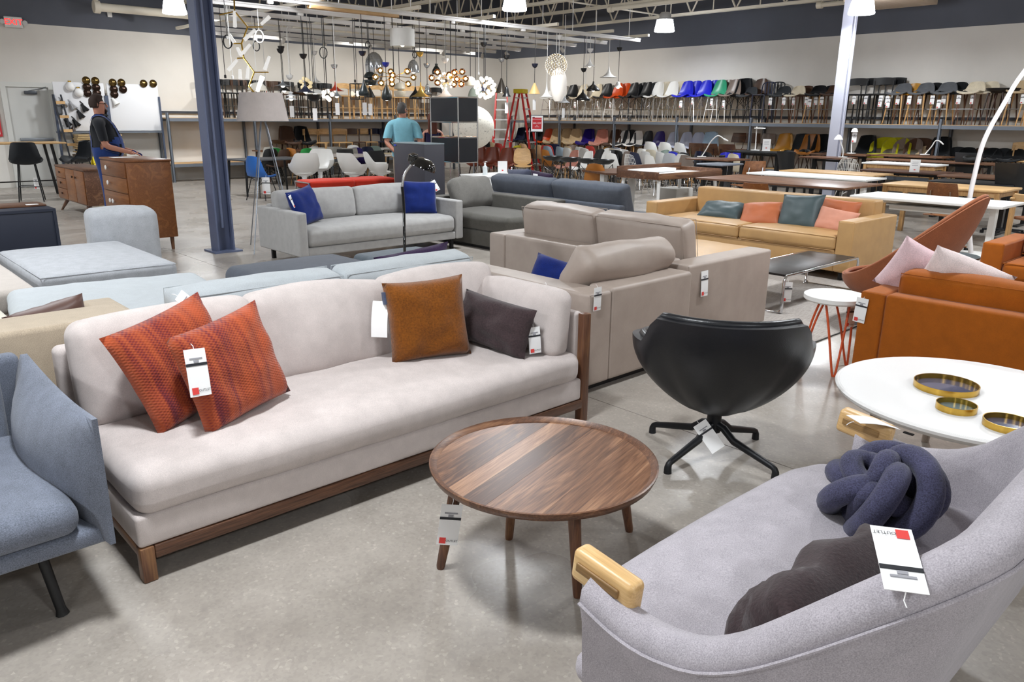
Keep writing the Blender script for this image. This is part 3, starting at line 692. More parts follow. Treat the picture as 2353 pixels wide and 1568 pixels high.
for q in range(4):
    feet = [(3.12, 2.27), (3.45, 1.87), (3.11, 1.57), (2.79, 1.93)][q]
    p = Vector((feet[0]-c.x, feet[1]-c.y, 0)); p.rotate(Matrix.Rotation(-t.rotation_euler[2], 3, 'Z'))
    d = p.normalized()
    MB().tube([d*.02+Vector((0, 0, .16)), d*.06+Vector((0, 0, .15)), d*.12+Vector((0, 0, .105)), p*.96+Vector((0, 0, .052)), p+Vector((0, 0, .045)), p*1.02+Vector((0, 0, .03)), p*1.02], [.02, .02, .019, .015, .015, .017, .019], 10).obj('star_leg', BLACKM, t)
tg = price_tag(t, (.03, .1, .13), (R(25), R(38), R(8)), 1.0, .2)

# ---------------------------------------------------------------- grey wool settee with oak paws
GW = fabric('#a5a0a6', .13, 340, .25)
t = thing('settee', 'light grey wool settee with curved wing back and oak arm paws', 'settee', (0, 0, 0)); ST = t
xa, xb = 1.235, 2.6; yf, yb_ = 1.02, .50
path = []; Rr = .26
def setpath(s):
    # plan path of the shell centre line, s in [0,1]: near front -> back -> far front
    l1 = (yf-yb_-Rr); l2 = math.pi/2*Rr; l3 = (xb-xa-2*Rr); T = 2*l1+2*l2+l3; d = s*T
    if d < l1: return (xa, yf-d), (-1, 0), d/l1*.28
    d -= l1
    if d < l2:
        a = d/Rr; return (xa+Rr-Rr*math.cos(a), yb_+Rr-Rr*math.sin(a)), (-math.cos(a), -math.sin(a)), .28+.42*d/l2
    d -= l2
    if d < l3:
        q = 1-abs(2*d/l3-1); return (xa+Rr+d, yb_), (0, -1), .7+.3*q
    d -= l3
    if d < l2:
        a = d/Rr; return (xb-Rr+Rr*math.sin(a), yb_+Rr-Rr*math.cos(a)), (math.sin(a), -math.cos(a)), .7-.42*d/l2
    d -= l2; return (xb, yb_+Rr+d), (1, 0), .28-.28*d/l1
def setsec(s):
    (px, py), (nx, ny), k = setpath(s)
    sm = max(0, min(1, (k-.30)/.38)); sm = sm*sm*(3-2*sm)
    top = .572-.035*math.sin(min(1, k/.34)*math.pi)+.33*sm+.05*max(0, (k-.7)/.3)
    lean = .12*sm+.03; th = .05+.012*sm
    def pt(off, z):
        g = (z-.2)/.7; e = off+lean*g*1.25
        return (px+nx*e, py+ny*e, z)
    sec = [pt(.03, .215), pt(.05, .32), pt(.05, top-.10), pt(.058, top-.045), pt(.05, top-.012), pt(.02, top+.006), pt(-.02, top-.002), pt(-.045, top-.03), pt(-.05, top-.09), pt(-.05, .40), pt(-.05, .30), pt(-.03, .215)]
    return sec
N = 72; V = []; F = []
for i in range(N+1): V += setsec(i/N)
K = 12
for i in range(N):
    for j in range(K): F.append((i*K+j, i*K+(j+1) % K, (i+1)*K+(j+1) % K, (i+1)*K+j))
F += [tuple(range(K)), tuple(range(N*K, N*K+K))]
sh = MB().add(V, F).obj('wing_shell', GW, t, smooth=60)
MB().tube([Vector(setsec(i/N)[3])*1.0+Vector((setpath(i/N)[1][0]*.003, setpath(i/N)[1][1]*.003, 0)) for i in range(N+1)], .0045, 6).obj('piping', GW, sh)
m = MB(); m.box(xa+.03, xb-.03, .56, 1.18, .27, .43, .07, 3, (.0, .03, .02), 12, .002)
# round the seat front corners
m.v = [(x, y-.0, z) if y < .95 else (x, y-.55*max(0, (abs(x-(xa+xb)/2)-.44))**2*(y-.95)/.23*3.5, z) for x, y, z in m.v]
m.obj('seat_cushion', GW, t, smooth=60)
m = MB(); m.box(xa+.02, xb-.02, .52, 1.13, .19, .28, .04, 2, (0, .02, 0), 8); m.obj('seat_frame', GW, t, smooth=60)
def paw(xc):
    m = MB(); m.box(-.027, .027, -.095, .09, -.06, .028, .017, 3)
    o = m.obj('arm_paw', wood('#b8905c', '#d6b079', '#e3c592', 1, .38), t, (xc, 1.0, .585), (R(7), 0, 0), label='oak arm paw with finger groove')
    m = MB(); m.box(-.034, -.026, -.06, .068, -.022, .002, .0035, 2); m.obj('finger_groove', wood('#6e522e', '#8d6c40', '#a5824f', 1, .5), o)
    m = MB(); m.box(.026, .034, -.06, .068, -.022, .002, .0035, 2); m.obj('finger_groove', wood('#6e522e', '#8d6c40', '#a5824f', 1, .5), o)
paw(xa-.005); paw(xb+.005)
for p, q in (((xa+.12, 1.02), (-.03, .05)), ((xb-.12, 1.02), (.03, .05)), ((xa+.15, .62), (-.03, -.08)), ((xb-.22, .62), (.03, -.05))):
    MB().tube([(p[0], p[1], .21), (p[0]+q[0], p[1]+q[1], 0)], [.026, .015], 12).obj('leg', OAK_Z, t)
p = at_z(2064, 1284, .86); o = price_tag(t, p, None, .98, .1); o.matrix_local = Matrix.Translation(p) @ Matrix.Rotation(R(-56), 4, 'Z') @ Matrix.Rotation(R(-74), 4, 'X') @ Matrix.Rotation(R(180), 4, 'Y')
price_tag(t, (2.56, .96, .61), (R(-80), R(0), R(60)), 1.05, .4, True, 'blank back of a white price tag')
# knot pillow
kc = Vector((2.225, .78, .54))
t = thing('knot_pillow', 'dark slate blue knotted rope pillow on the grey settee', 'pillow', kc)
pts = []
NK = 150
for i in range(NK):
    a = 2*math.pi*i/NK*1.0; p_, q_ = 3, 5
    rr = .105+.050*math.cos(q_*a); pts.append((rr*math.cos(p_*a)*1.12, rr*math.sin(p_*a)*.98, .070*math.sin(q_*a)))
KN = fabric('#3e3e54', .3, 260, .5)
MB().tube(pts, .037, 14, closed=True).obj('rope_knot', KN, t, None, (R(-28), R(8), R(40)), 80)
pts2 = [(.115*math.cos(2*math.pi*i/40), .10*math.sin(2*math.pi*i/40), .05*math.sin(6*math.pi*i/40)) for i in range(40)]
MB().tube(pts2, .036, 14, closed=True).obj('rope_loop', KN, t, None, (R(-28), R(8), R(40)), 80)
pts3 = [(.07*math.cos(2*math.pi*i/30), .05*math.sin(2*math.pi*i/30), .075+.02*math.sin(4*math.pi*i/30)) for i in range(30)]
MB().tube(pts3, .035, 14, closed=True).obj('rope_loop', KN, t, None, (R(-28), R(8), R(40)), 80)
throw_pillow('throw_pillow', 'dark brown velvet lumbar pillow lying behind the arm of the grey settee', velvet('#34282a'), (1.60, .655, .52), R(176), R(34), .56, .28, .19, R(0), 8, .05, .011)

# ---------------------------------------------------------------- white oval coffee table with brass trays
c = Vector((3.74, .98, 0)); t = thing('coffee_table', 'white oval coffee table with soft rounded edge holding brass trays', 'coffee table', c, R(-6))
zt_ = .42; prof = [(0, zt_-.07), (.44, zt_-.07), (.55, zt_-.045), (.585, zt_-.02), (.59, zt_-.006), (.58, zt_), (.572, zt_-.0015), (.57, zt_), (0, zt_)]
m = MB(); m.lathe(prof, 80); m.v = [(x*.98, y*1.0, z) for x, y, z in m.v]; m.obj('table_top', plain('#f1f0ef', .35), t, smooth=30)
for a in (45, 135, 225, 315):
    x, y = .4*math.cos(R(a)), .4*math.sin(R(a)); MB().tube([(x, y, zt_-.06), (x*1.12, y*1.12, 0)], [.028, .018], 12).obj('leg', wood('#8f8278', '#a8998d', '#b8aaa0', 2, .5), t)
MB().box(-.59, -.575, -.02, .02, zt_-.045, zt_-.04).obj('latch', BLACK, t)
def tray(cx, cy, r, floorc, lb, h=.028):
    t = thing('brass_tray', lb, 'tray', (cx, cy, zt_))
    MB().lathe([(r-.003, .002), (r, 0), (r, h), (r-.004, h), (r-.004, .004)], 56, cap=False).obj('rim', BRASS, t)
    MB().lathe([(0, .0), (r-.003, .0), (r-.003, .005), (0, .005)], 48).obj('tray_floor', plain(floorc, .12, .1, .3), t)
tray(3.735, 1.105, .135, '#4e5470', 'large round brass tray with slate blue floor')
tray(3.475, .975, .079, '#6e8488', 'small round brass tray with sea green floor')
tray(3.425, .765, .092, '#4c526c', 'medium round brass tray with slate blue floor at the table edge')

# ---------------------------------------------------------------- white stool table with orange hairpin legs
c = Vector((4.88, 2.18, 0)); t = thing('side_table', 'small white round side table on orange hairpin legs', 'side table', c)
MB().lathe([(0, .47), (.185, .47), (.195, .48), (.195, .505), (.188, .51), (0, .51)], 40).obj('table_top', WHITE, t)
OR = plain('#d2572a', .4)
for a in (100, 220, 340):
    u = Vector((math.cos(R(a)), math.sin(R(a)), 0)); w = Vector((-u.y, u.x, 0))
    MB().tube(bez([u*.07+w*.075+Vector((0, 0, .47)), u*.12+w*.05+Vector((0, 0, .3)), u*.17+w*.012+Vector((0, 0, .03)), u*.175+Vector((0, 0, .008)), u*.17-w*.012+Vector((0, 0, .03)), u*.12-w*.05+Vector((0, 0, .3)), u*.07-w*.075+Vector((0, 0, .47))], 6), .0075, 8).obj('hairpin_leg', OR, t)
price_tag(t, (.03, -.1, .38), (0, 0, R(-30)), 1.0, .2)
# ================================================================== middle ground furniture
def box_sofa(label, loc, rz, L, D, mat, seat_z=.43, arm=(.16, .6), back=(.64, .18), z0=.1, ns=2, nb=2, bc=.8, bct=.18, arms=(1, 1), leg=None, seat_th=.15, wr=.004, lean=9, name='sofa', pip=True, seat_r=.04, cat='sofa', bc_in=.0, seatin=0.0):
    """local: x along the length, front edge at y=0, back at y=D"""
    t = thing(name, label, cat, loc, rz)
    xa = arm[0] if arms[0] else 0.0; xb = L-(arm[0] if arms[1] else 0.0)
    MB().box(xa, xb, .02+seatin, D-.02, z0, seat_z-seat_th, .012, 2).obj('seat_base', mat, t)
    if arms[0]:
        o = MB().box(0, arm[0], 0, D, z0, arm[1], .022, 3).obj('arm', mat, t)
        if pip: piping(o, (arm[0]/2, D/2, (z0+arm[1])/2), (arm[0], D, arm[1]-z0), mat, faces=('y-', 'y+'), rad=.004, inset=.008)
    if arms[1]:
        o = MB().box(L-arm[0], L, 0, D, z0, arm[1], .022, 3).obj('arm', mat, t)
        if pip: piping(o, (L-arm[0]/2, D/2, (z0+arm[1])/2), (arm[0], D, arm[1]-z0), mat, faces=('y-', 'y+'), rad=.004, inset=.008)
    if back[0]: MB().box(xa-.002, xb+.002, D-back[1], D, z0, back[0], .025, 3).obj('back', mat, t)
    w = (xb-xa)/max(ns, 1); d1 = D-back[1]
    for i in range(ns):
        s = (w-.006, d1-.01-seatin, seat_th); c = (xa+w*(i+.5), (d1+seatin)/2-.0, seat_z-seat_th/2)
        o = soft('seat_cushion', t, c, s, seat_r, (.004, .012, .022), mat, wr=wr, seg=8, seed=i+int(L*10))
        if pip: piping(o, (0, 0, 0), s, mat, faces=('z+', 'z-'), rad=.004, inset=.006)
    w = (xb-xa)/max(nb, 1)
    for i in range(nb):
        hh = bc-seat_z+.02; s = (w-.008, bct, hh)
        o = soft('back_cushion', t, (xa+w*(i+.5), D-back[1]-bct/2-.02-bc_in, seat_z+hh/2), s, min(.05, bct*.4), (.008, .035, .015), mat, (R(-lean), 0, 0), wr*2, 8, 3, i+5)
        if pip: piping(o, (0, 0, 0), s, mat, faces=('y-', 'y+'), rad=.003, inset=.01)
    if leg:
        for x in (.1, L-.14):
            for y in (.08, D-.12): MB().box(x, x+.04, y, y+.04, 0, z0+.01).obj('leg', leg, t, smooth=0)
    else:
        MB().box(.06, L-.06, .06, D-.06, 0, z0+.01).obj('plinth', BLACK, t, smooth=0)
    return t
TAUPE = leather('#a89a90', .5); MUST = leather('#b99362', .42); ORG = fabric('#9e5512', .14, 330, .3, (1, 1, 4)); LGREY = fabric('#a4a3a2', .12, 300, .3, (1, 1, 5))
DGREY = fabric('#56544f', .14, 200, .2); CHAR = fabric('#4d525c', .16, 320, .3); PALE = fabric('#b3b9bd', .06, 300, .2); TAN = fabric('#b3a490', .1, 300, .25); SILV = fabric('#a9acb1', .12, 320, .3); OFFW = fabric('#b9b1aa', .06, 260, .2)
# taupe leather sofas
t = box_sofa('taupe leather sofa with its back turned beside the mustard sofa', (5.45, 2.97, 0), R(90), 2.06, 1.09, TAUPE, .42, (.2, .645), (.65, .2), .07, 2, 2, .885, .2, lean=12, wr=.007)
price_tag(t, (-.008, .90, .5), (R(-4), 0, R(-90)), 1.15, .1)
t = box_sofa('taupe leather loveseat backing onto the black swivel armchair', (4.31, 4.1, 0), R(180), 1.02, 1.2, TAUPE, .42, (.2, .615), (.625, .2), .045, 1, 0, .8, .2, arms=(0, 1), wr=.007)
soft('back_cushion', t, (.41, .90, .665), (.88, .2, .34), .07, (.02, .05, .03), TAUPE, (R(-38), R(-2), 0), .018, 10, 3, 4, 6)
price_tag(t, (.97, 1.212, .585), (0, 0, R(180)), .9, .1)
throw_pillow('throw_pillow', 'royal blue wool pillow tucked beside the taupe leather cushion', fabric('#0f2468', .2, 300, .3), (3.62, 3.47, .56), R(-70), R(30), .46, .3, .17, R(10), 5)
# mustard leather sofa and ottoman
t = box_sofa('mustard tan leather sofa with five cushions scattered along its seat', (7.72, 5.95, 0), R(-90), 2.6, 1.05, MUST, .46, (.17, .625), (.77, .22), .1, 2, 0, .8, leg=BLACK, wr=.004, seatin=.0, pip=True)
TEAL = leather('#3c4c50', .5); TERRA = leather('#b4643c', .55); PEACH = leather('#d0917a', .6)
def ontop(name, label, mat, px, py, z, yaw, lean, w, h, th, roll=0, seed=0, wr=.004):
    c = at_x(px, py, z); return throw_pillow(name, label, mat, c, yaw, lean, w, h, th, roll, seed, .06, wr)
ontop('throw_pillow', 'dark teal leather lumbar pillow lying flat on the mustard sofa', TEAL, 1659, 486, 8.2, R(-80), R(62), .56, .36, .16, 0, 1)
ontop('throw_pillow', 'burnt orange leather pillow reclining beside the flat teal one', TERRA, 1750, 494, 8.22, R(-82), R(48), .5, .38, .15, R(-8), 2)
ontop('throw_pillow', 'dark teal leather square pillow standing on the mustard sofa', TEAL, 1838, 490, 8.22, R(-93), R(24), .5, .44, .15, R(-4), 3)
ontop('throw_pillow', 'terracotta leather pillow standing behind the peach one', TERRA, 1925, 494, 8.42, R(-92), R(14), .46, .34, .1, R(3), 4)
p = ontop('throw_pillow', 'peach leather lumbar pillow leaning near the mustard sofa arm', PEACH, 1920, 508, 8.2, R(-86), R(24), .44, .27, .12, R(7), 5)
price_tag(p, (.2, -.07, -.15), (R(-70), R(80), 0), .8, 0)
t = thing('ottoman', 'mustard tan leather ottoman behind the taupe sofa cushions', 'ottoman', (6.2, 4.25, 0))
soft('seat_cushion', t, (0, 0, .35), (1.0, .95, .15), .04, (.01, .01, .03), MUST, seed=3); MB().box(-.48, .48, -.45, .45, .08, .28, .015, 2).obj('base', MUST, t); MB().box(-.4, .4, -.38, .38, 0, .09).obj('plinth', BLACK, t)
# chrome frame coffee table and rug
t = thing('coffee_table', 'low coffee table with black top and bent chrome tube frame', 'coffee table', (6.0, 3.13, 0))
MB().box(.03, 1.37, .02, .48, .325, .345, .004).obj('table_top', plain('#1d1816', .4), t)
for y in (.0, .5):
    MB().tube([(.0, y, .02), (.0, y, .30), (.03, y, .335), (1.37, y, .335), (1.4, y, .30), (1.4, y, .05), (1.37, y, .012)], .0125, 10).obj('frame_tube', CHROME, t)
for x in (0, 1.4): MB().tube([(x, 0, .04), (x, .03, .012), (x, .47, .012), (x, .5, .04)], .0125, 10).obj('foot_tube', CHROME, t)
price_tag(t, (.03, -.02, .2), (0, 0, R(-40)), 1.1, .1)
def rugmat():
    m, nt, b = _new('woven_rug'); b.inputs['Roughness'].default_value = .95
    n = _noise(nt, _coords(nt, (4, 60, 1)), 3, 4, .7); nt.links.new(_ramp(nt, n, [(.3, '#857d78'), (.5, '#aaa39d'), (.7, '#c2bcb6')]), b.inputs['Base Color']); _bump(nt, b, n, .4, .004); return m
RUG = rugmat()
t = thing('rug', 'grey woven rug beneath the chrome frame coffee table', 'rug', (5.42, 2.53, 0)); MB().box(0, 2.85, 0, 1.75, .002, .012, .003).obj('weave', RUG, t); MB().box(0, 2.85, -.006, .004, .001, .009).obj('edge_binding', BLACK, t)
# orange sofas
t = box_sofa('orange fabric sofa seen from behind with pink pillows', (5.56, .05, 0), R(90), 1.9, .86, ORG, .42, (.15, .6), (.6, .14), .1, 2, 2, .71, .17, leg=BLACK, lean=6, wr=.004)
price_tag(t, (1.88, .868, .48), (0, R(4), R(180)), 1.0, .1)
t = box_sofa('orange fabric armchair beyond the pink pillows', (7.5, 2.13, 0), R(-90), 1.05, .86, ORG, .44, (.17, .6), (.72, .16), .1, 1, 1, .7, .16, leg=BLACK, name='armchair', cat='armchair')
PINK = fabric('#dcbfc4', .08, 200, .2)
throw_pillow('throw_pillow', 'pale pink silk pillow standing on point behind the orange sofa back', PINK, at_x(2108, 628, 5.08), R(112), R(14), .38, .36, .17, R(-26), 6)
throw_pillow('throw_pillow', 'pale pink and white pillow slumped beside the pointed pink one', fabric('#e2d2d0', .08, 200, .2), at_x(2208, 648, 5.05), R(106), R(24), .46, .34, .17, R(-22), 7)
# terracotta lounge chair
def egg(u, v):
    a = u*math.pi; fr = (1-math.cos(a))/2              # 0 at the back, 1 at the front
    top = 1.06*(1-fr)**2.0+.41*(1-(1-fr)**2.0)
    w = math.sin(min(1, v*1.03)*math.pi/2)**.8; z = .2+(top-.2)*v**1.15
    lean = .2*max(0, z-.45)*(1-fr)**1.2
    return (.40*math.sin(a)*w*(1.0-.30*max(0, z-.6)*(1-fr)), .36*math.cos(a)*w+.02+lean, z)
t = thing('lounge_chair', 'terracotta wool lounge chair with tall sweeping back', 'armchair', (6.32, 2.36, 0), R(180)); t.scale = (1.08, 1.05, 1.02)
TC = fabric('#945a3d', .1, 300, .2)
MB().shell(egg, 48, 16, .028).obj('shell', TC, t, smooth=70)
MB().tube([Vector(egg(-1+2*i/60, 1.0)) for i in range(61)], .016, 10).obj('rim', TC, t)
MB().lathe([(0, .30), (.27, .33), (.31, .38), (.27, .42), (0, .43)], 32).obj('seat_cushion', TC, t)
MB().lathe([(.03, 0.03), (.03, .2), (.09, .215), (0, .22)], 14).obj('post', STEEL, t)
for a in (45, 135, 225, 315): MB().tube([(0, 0, .07), (.27*math.cos(R(a)), .27*math.sin(R(a)), .02)], [.016, .012], 8).obj('star_leg', STEEL, t)
t = thing('side_table', 'round dark teal side table with bentwood legs beyond the terracotta chair', 'side table', (7.65, 2.42, 0))
MB().lathe([(0, .41), (.23, .41), (.245, .418), (.245, .43), (0, .432)], 36).obj('table_top', plain('#3a4a50', .3), t)
for a in (30, 120, 210, 300):
    u = Vector((math.cos(R(a)), math.sin(R(a)), 0)); MB().tube(bez([u*.06+Vector((0, 0, .395)), u*.17+Vector((0, 0, .385)), u*.205+Vector((0, 0, .3)), u*.2], 5), .014, 8).obj('leg', BLACK, t)
# arc lamp
b = at_z(2230, 588, 0); dd = (Vector((b.x, b.y, 0)).dot(Vector((_f.x, _f.y, 0)))+(0-CAMH)*_f.z)
t = thing('arc_floor_lamp', 'tall white arc floor lamp rising behind the terracotta chair', 'floor lamp', b)
MB().lathe([(0, 0), (.25, 0), (.26, .015), (.24, .03), (0, .035)], 36).obj('base', WHITE, t)
P = [Vector((0, 0, .03))]+[at_d(x, y, dd)-b for x, y in ((2226, 480), (2240, 400), (2262, 322), (2303, 245), (2353, 165), (2440, 70), (2560, 0))]
MB().tube(bez(P, 8), .028, 12).obj('pole', plain('#e9e4e4', .35), t)
q = P[-1]; MB().lathe([(.03, .1), (.05, .06), (.18, -.08), (.17, -.08), (0, .03)], 24, Matrix.Translation(q)).obj('lamp_shade', WHITE, t)
# light grey sofa with blue pillows
t = box_sofa('light grey woven sofa with two royal blue pillows', (3.87, 7.55, 0), 0, 2.25, .98, LGREY, .42, (.11, .605), (.62, .12), .13, 1, 2, .755, .17, leg=BLACK, lean=12, pip=False, seat_th=.2, seat_r=.06)
BL = fabric('#0f2466', .2, 300, .3)
p = throw_pillow('throw_pillow', 'royal blue wool pillow leaning at the lamp end of the grey sofa', BL, (4.2, 8.0, .62), R(24), R(18), .46, .42, .15, R(-8), 5, .06); price_tag(p, (-.2, -.03, .1), (0, R(-8), 0), .9, .1)
p = throw_pillow('throw_pillow', 'royal blue wool pillow against the grey sofa arm beside the dark grey sofa', BL, (5.78, 8.0, .62), R(-26), R(14), .44, .42, .15, R(2), 6, .06); price_tag(p, (.2, -.02, .15), (0, R(-30), 0), .9, .1)
# dark grey sofa and charcoal sofa back
t = box_sofa('dark grey velvet sofa with one slouched cushion beside the light grey sofa', (6.24, 8.5, 0), R(-90), 1.65, 1.0, DGREY, .43, (.2, .58), (.6, .22), .04, 1, 0, .8, arms=(1, 0), pip=False, seat_th=.2, seat_r=.06, wr=.008)
soft('loose_cushion', t, (.36, .5, .62), (.18, .72, .4), .07, (.05, .02, .02), fabric('#6d6b67', .12, 200, .2), (0, R(-22), R(6)), .02, 10, 3, 8, 5)
t = box_sofa('charcoal blue armless sofa with sloping back turned to the dark grey sofa', (8.35, 6.05, 0), R(90), 2.45, 1.0, CHAR, .4, (.16, .6), (.58, .1), .06, 1, 2, .80, .2, arms=(0, 0), lean=16, pip=False, bc_in=-.06)
throw_pillow('throw_pillow', 'slate blue pillow peeking over the charcoal sofa back', fabric('#4e5264', .15, 250, .3), at_x(1198, 411, 7.75), R(86), R(20), .52, .3, .16, R(4), 7)
throw_pillow('throw_pillow', 'dark purple pillow peeking over the charcoal sofa back by the slate one', velvet('#2a1c33'), at_x(1248, 418, 7.78), R(92), R(20), .42, .3, .14, R(-6), 8)
tag(MB().box(-.07, .07, -.004, .004, -.09, .09, .002).obj('tent_card', PAPER, None, at_x(1230, 415, 7.55), (0, 0, R(70))), 'white tent card on the charcoal sofa back', 'card')
# charcoal ottomans
def ottoman(label, x0, x1, y0, y1, h, mat, r=.05):
    t = thing('ottoman', label, 'ottoman', ((x0+x1)/2, (y0+y1)/2, 0)); a, b = (x1-x0), (y1-y0)
    soft('seat_cushion', t, (0, 0, h-.09), (a, b, .18), r, (.01, .01, .025), mat, seed=int(x0*7)); MB().box(-a/2+.02, a/2-.02, -b/2+.02, b/2-.02, .06, h-.16, .02, 2).obj('base', mat, t); MB().box(-a/2+.1, a/2-.1, -b/2+.1, b/2-.1, 0, .07).obj('plinth', BLACK, t); return t
ottoman('charcoal fabric ottoman with plump rounded seat beside the pale sofa', 2.47, 3.52, 5.35, 6.2, .41, CHAR, .08)
ottoman('blue grey fabric ottoman by the black floor lamp', 3.62, 4.35, 5.3, 6.08, .40, fabric('#5d666e', .14, 300, .3))
# pale sofa and tan sofa behind the beige one
t = box_sofa('pale ice blue sofa standing back to back with the beige sofa', (3.12, 4.66, 0), R(180), 1.87, .96, PALE, .42, (.12, .5), (.6, .14), .1, 2, 2, .75, .2, arms=(0, 0), pip=True, bc_in=-.1)
throw_pillow('throw_pillow', 'deep purple velvet pillow with wavy flange edge behind the pale cushions', velvet('#332142'), at_y(945, 622, 4.12), R(2), R(-12), .6, .3, .1, R(-4), 9, .04, .012)
t = box_sofa('oatmeal tan fabric sofa standing behind the blue grey felt sofa', (1.22, 4.7, 0), R(180), 1.95, 1.0, TAN, .42, (.16, .6), (.72, .3), .1, 2, 0, .7)
throw_pillow('throw_pillow', 'brown leather pillow peeking over the oatmeal sofa back', leather('#5c4038', .5), at_y(118, 752, 4.25), R(0), R(-15), .36, .26, .14, R(-12), 10)
t = thing('chaise', 'pale ice blue chaise with one wide flat cushion', 'chaise', (1.5, 5.5, 0), R(-8))
soft('seat_cushion', t, (0, 0, .33), (1.28, 1.35, .18), .07, (.01, .01, .03), PALE, (0, 0, 0), .008, 12, 3, 4); MB().box(-.6, .6, -.63, .63, .08, .26, .02, 2).obj('base', PALE, t); MB().box(-.5, .5, -.5, .5, 0, .09).obj('plinth', BLACK, t)
t = thing('modular_chaise', 'silver grey modular chaise seat with a block backrest at one corner', 'chaise', (1.75, 7.38, 0))
soft('seat_block', t, (0, 0, .225), (1.02, 1.58, .37), .05, (.01, .01, .03), SILV, seg=10); soft('backrest_block', t, (.62, 1.0, .38), (.62, .42, .62), .07, (.01, .02, .03), SILV, (0, 0, R(-8)))
piping(t, (0, 0, .225), (1.02, 1.58, .37), SILV, faces=('z+',), rad=.004, inset=.012); MB().box(-.4, .4, -.7, .7, 0, .05).obj('plinth', BLACK, t)
t = thing('sofa', 'off white modular sofa beside the silver grey chaise', 'sofa', (.62, 7.42, 0))
soft('seat_cushion', t, (0, 0, .335), (1.06, 2.46, .17), .05, (.01, .01, .02), OFFW, seg=10); MB().box(-.5, .5, -1.2, 1.2, .06, .27, .02, 2).obj('base', fabric('#b9aca4', .06, 260, .2), t); MB().box(-.4, .4, -1.1, 1.1, 0, .07).obj('plinth', BLACK, t)
t = thing('sofa', 'cream leather sofa beside the pale ice blue chaise', 'sofa', (.3, 5.45, 0))
soft('seat_cushion', t, (0, 0, .34), (1.06, 1.0, .16), .05, (.01, .01, .02), leather('#d8d4c6', .5), seg=10); MB().box(-.5, .5, -.46, .46, .06, .27, .02, 2).obj('base', leather('#d8d4c6', .5), t); MB().box(-.4, .4, -.4, .4, 0, .07).obj('plinth', BLACK, t)

# ---------------------------------------------------------------- cabinets on the far side
NAVY = plain('#252b3b', .5)
def case(name, label, x0, x1, y0, y1, z0, z1, body, top=None, cat='cabinet', recess=True, face='y-'):
    t = thing(name, label, cat, ((x0+x1)/2, (y0+y1)/2, 0)); a, b = (x1-x0)/2, (y1-y0)/2
    MB().box(-a, a, -b, b, z0, z1-.02, .006).obj('body', body, t); MB().box(-a, a, -b, b, z1-.02, z1, .004).obj('top_panel', top or body, t)
    if recess and face == 'y-': 
        m = MB(); w = .03
        m.box(-a, a, -b-.012, -b, z1-w, z1); m.box(-a, a, -b-.012, -b, z0, z0+w); m.box(-a, -a+w, -b-.012, -b, z0+w, z1-w); m.box(a-w, a, -b-.012, -b, z0+w, z1-w); m.obj('front_frame', body, t, smooth=0)
    if z0 > .03: MB().box(-a+.06, a-.06, -b+.06, b-.06, 0, z0+.01).obj('plinth', BLACK, t, smooth=0)
    return t
t = case('sideboard', 'navy lacquer sideboard with walnut top panel', .7, 2.12, 9.85, 10.55, .04, .58, NAVY)
MB().box(-.71, .69, -.05, .35, .581, .6, .004).obj('walnut_inlay', WALNUT, t); MB().box(.5, .62, -.02, .06, .6, .602).obj('price_card', PAPER, t)
case('cabinet', 'small navy lacquer cabinet beyond the sideboard', 1.0, 1.95, 12.1, 12.6, .04, .66, NAVY)
# walnut credenza, front on -x
t = thing('credenza', 'walnut credenza on splayed legs with small dark knobs', 'credenza', (3.36, 13.45, 0)); Lc = 1.72
MB().box(0, .46, 0, Lc, .2, .74, .005).obj('body', WALNUT_Y, t); MB().box(-.012, .47, -.012, Lc+.012, .74, .765, .005).obj('top_panel', WALNUT_Y, t)
for k in range(3):
    o = MB().box(-.014, 0, Lc-.62, Lc-.03, .22+k*.173, .385+k*.173, .003).obj('drawer', TEAK, t); MB().lathe([(.0, -.02), (.022, -.016), (.012, 0)], 12, Matrix.Translation((-.018, Lc-.32, .31+k*.173)) @ Matrix.Rotation(R(90), 4, 'Y')).obj('knob', DKWOOD, o)
for k in range(2):
    o = MB().box(-.014, 0, .03+k*.53, .54+k*.53, .22, .73, .003).obj('door_panel', TEAK, t); MB().lathe([(0, -.02), (.022, -.016), (.012, 0)], 12, Matrix.Translation((-.018, (.46 if k == 0 else .64), .62)) @ Matrix.Rotation(R(90), 4, 'Y')).obj('knob', DKWOOD, o)
for x, y, dx, dy in ((.06, .25, -.06, -.0), (.4, .25, .06, 0), (.06, Lc-.25, -.06, .1), (.4, Lc-.25, .06, .1)): MB().tube([(x, y+dy*0-.05, .21), (x+dx, y+dy+(.12 if y > 1 else -.1), 0)], [.035, .016], 10).obj('leg', WALNUT_Z, t)
t = thing('chest_of_drawers', 'tall walnut chest of drawers with white metal knobs before the man in overalls', 'chest', (2.88, 9.72, 0))
MB().box(0, .5, 0, .98, .16, 1.06, .005).obj('body', TEAK, t); MB().box(-.012, .51, -.012, .992, 1.06, 1.085, .005).obj('top_panel', TEAK, t)
for z0, z1 in ((.88, 1.05), (.70, .87), (.45, .69), (.18, .44)):
    o = MB().box(-.014, 0, .03, .95, z0, z1, .003).obj('drawer', TEAK, t)
    for y in ((.66,) if z0 > .6 else (.66, .55)): MB().lathe([(0, -.03), (.024, -.026), (.028, -.018), (.008, 0)], 12, Matrix.Translation((-.02, y, (z0+z1)/2+.01)) @ Matrix.Rotation(R(90), 4, 'Y')).obj('knob', WHITEG, o)
for x, y in ((.05, .08), (.45, .08), (.05, .9), (.45, .9)): MB().tube([(x, y, .17), (x, y, 0)], [.026, .018], 10).obj('leg', WALNUT_Z, t)
MB().box(.05, .3, .62, .8, 1.086, 1.088).obj('paper_card', PAPER, t)
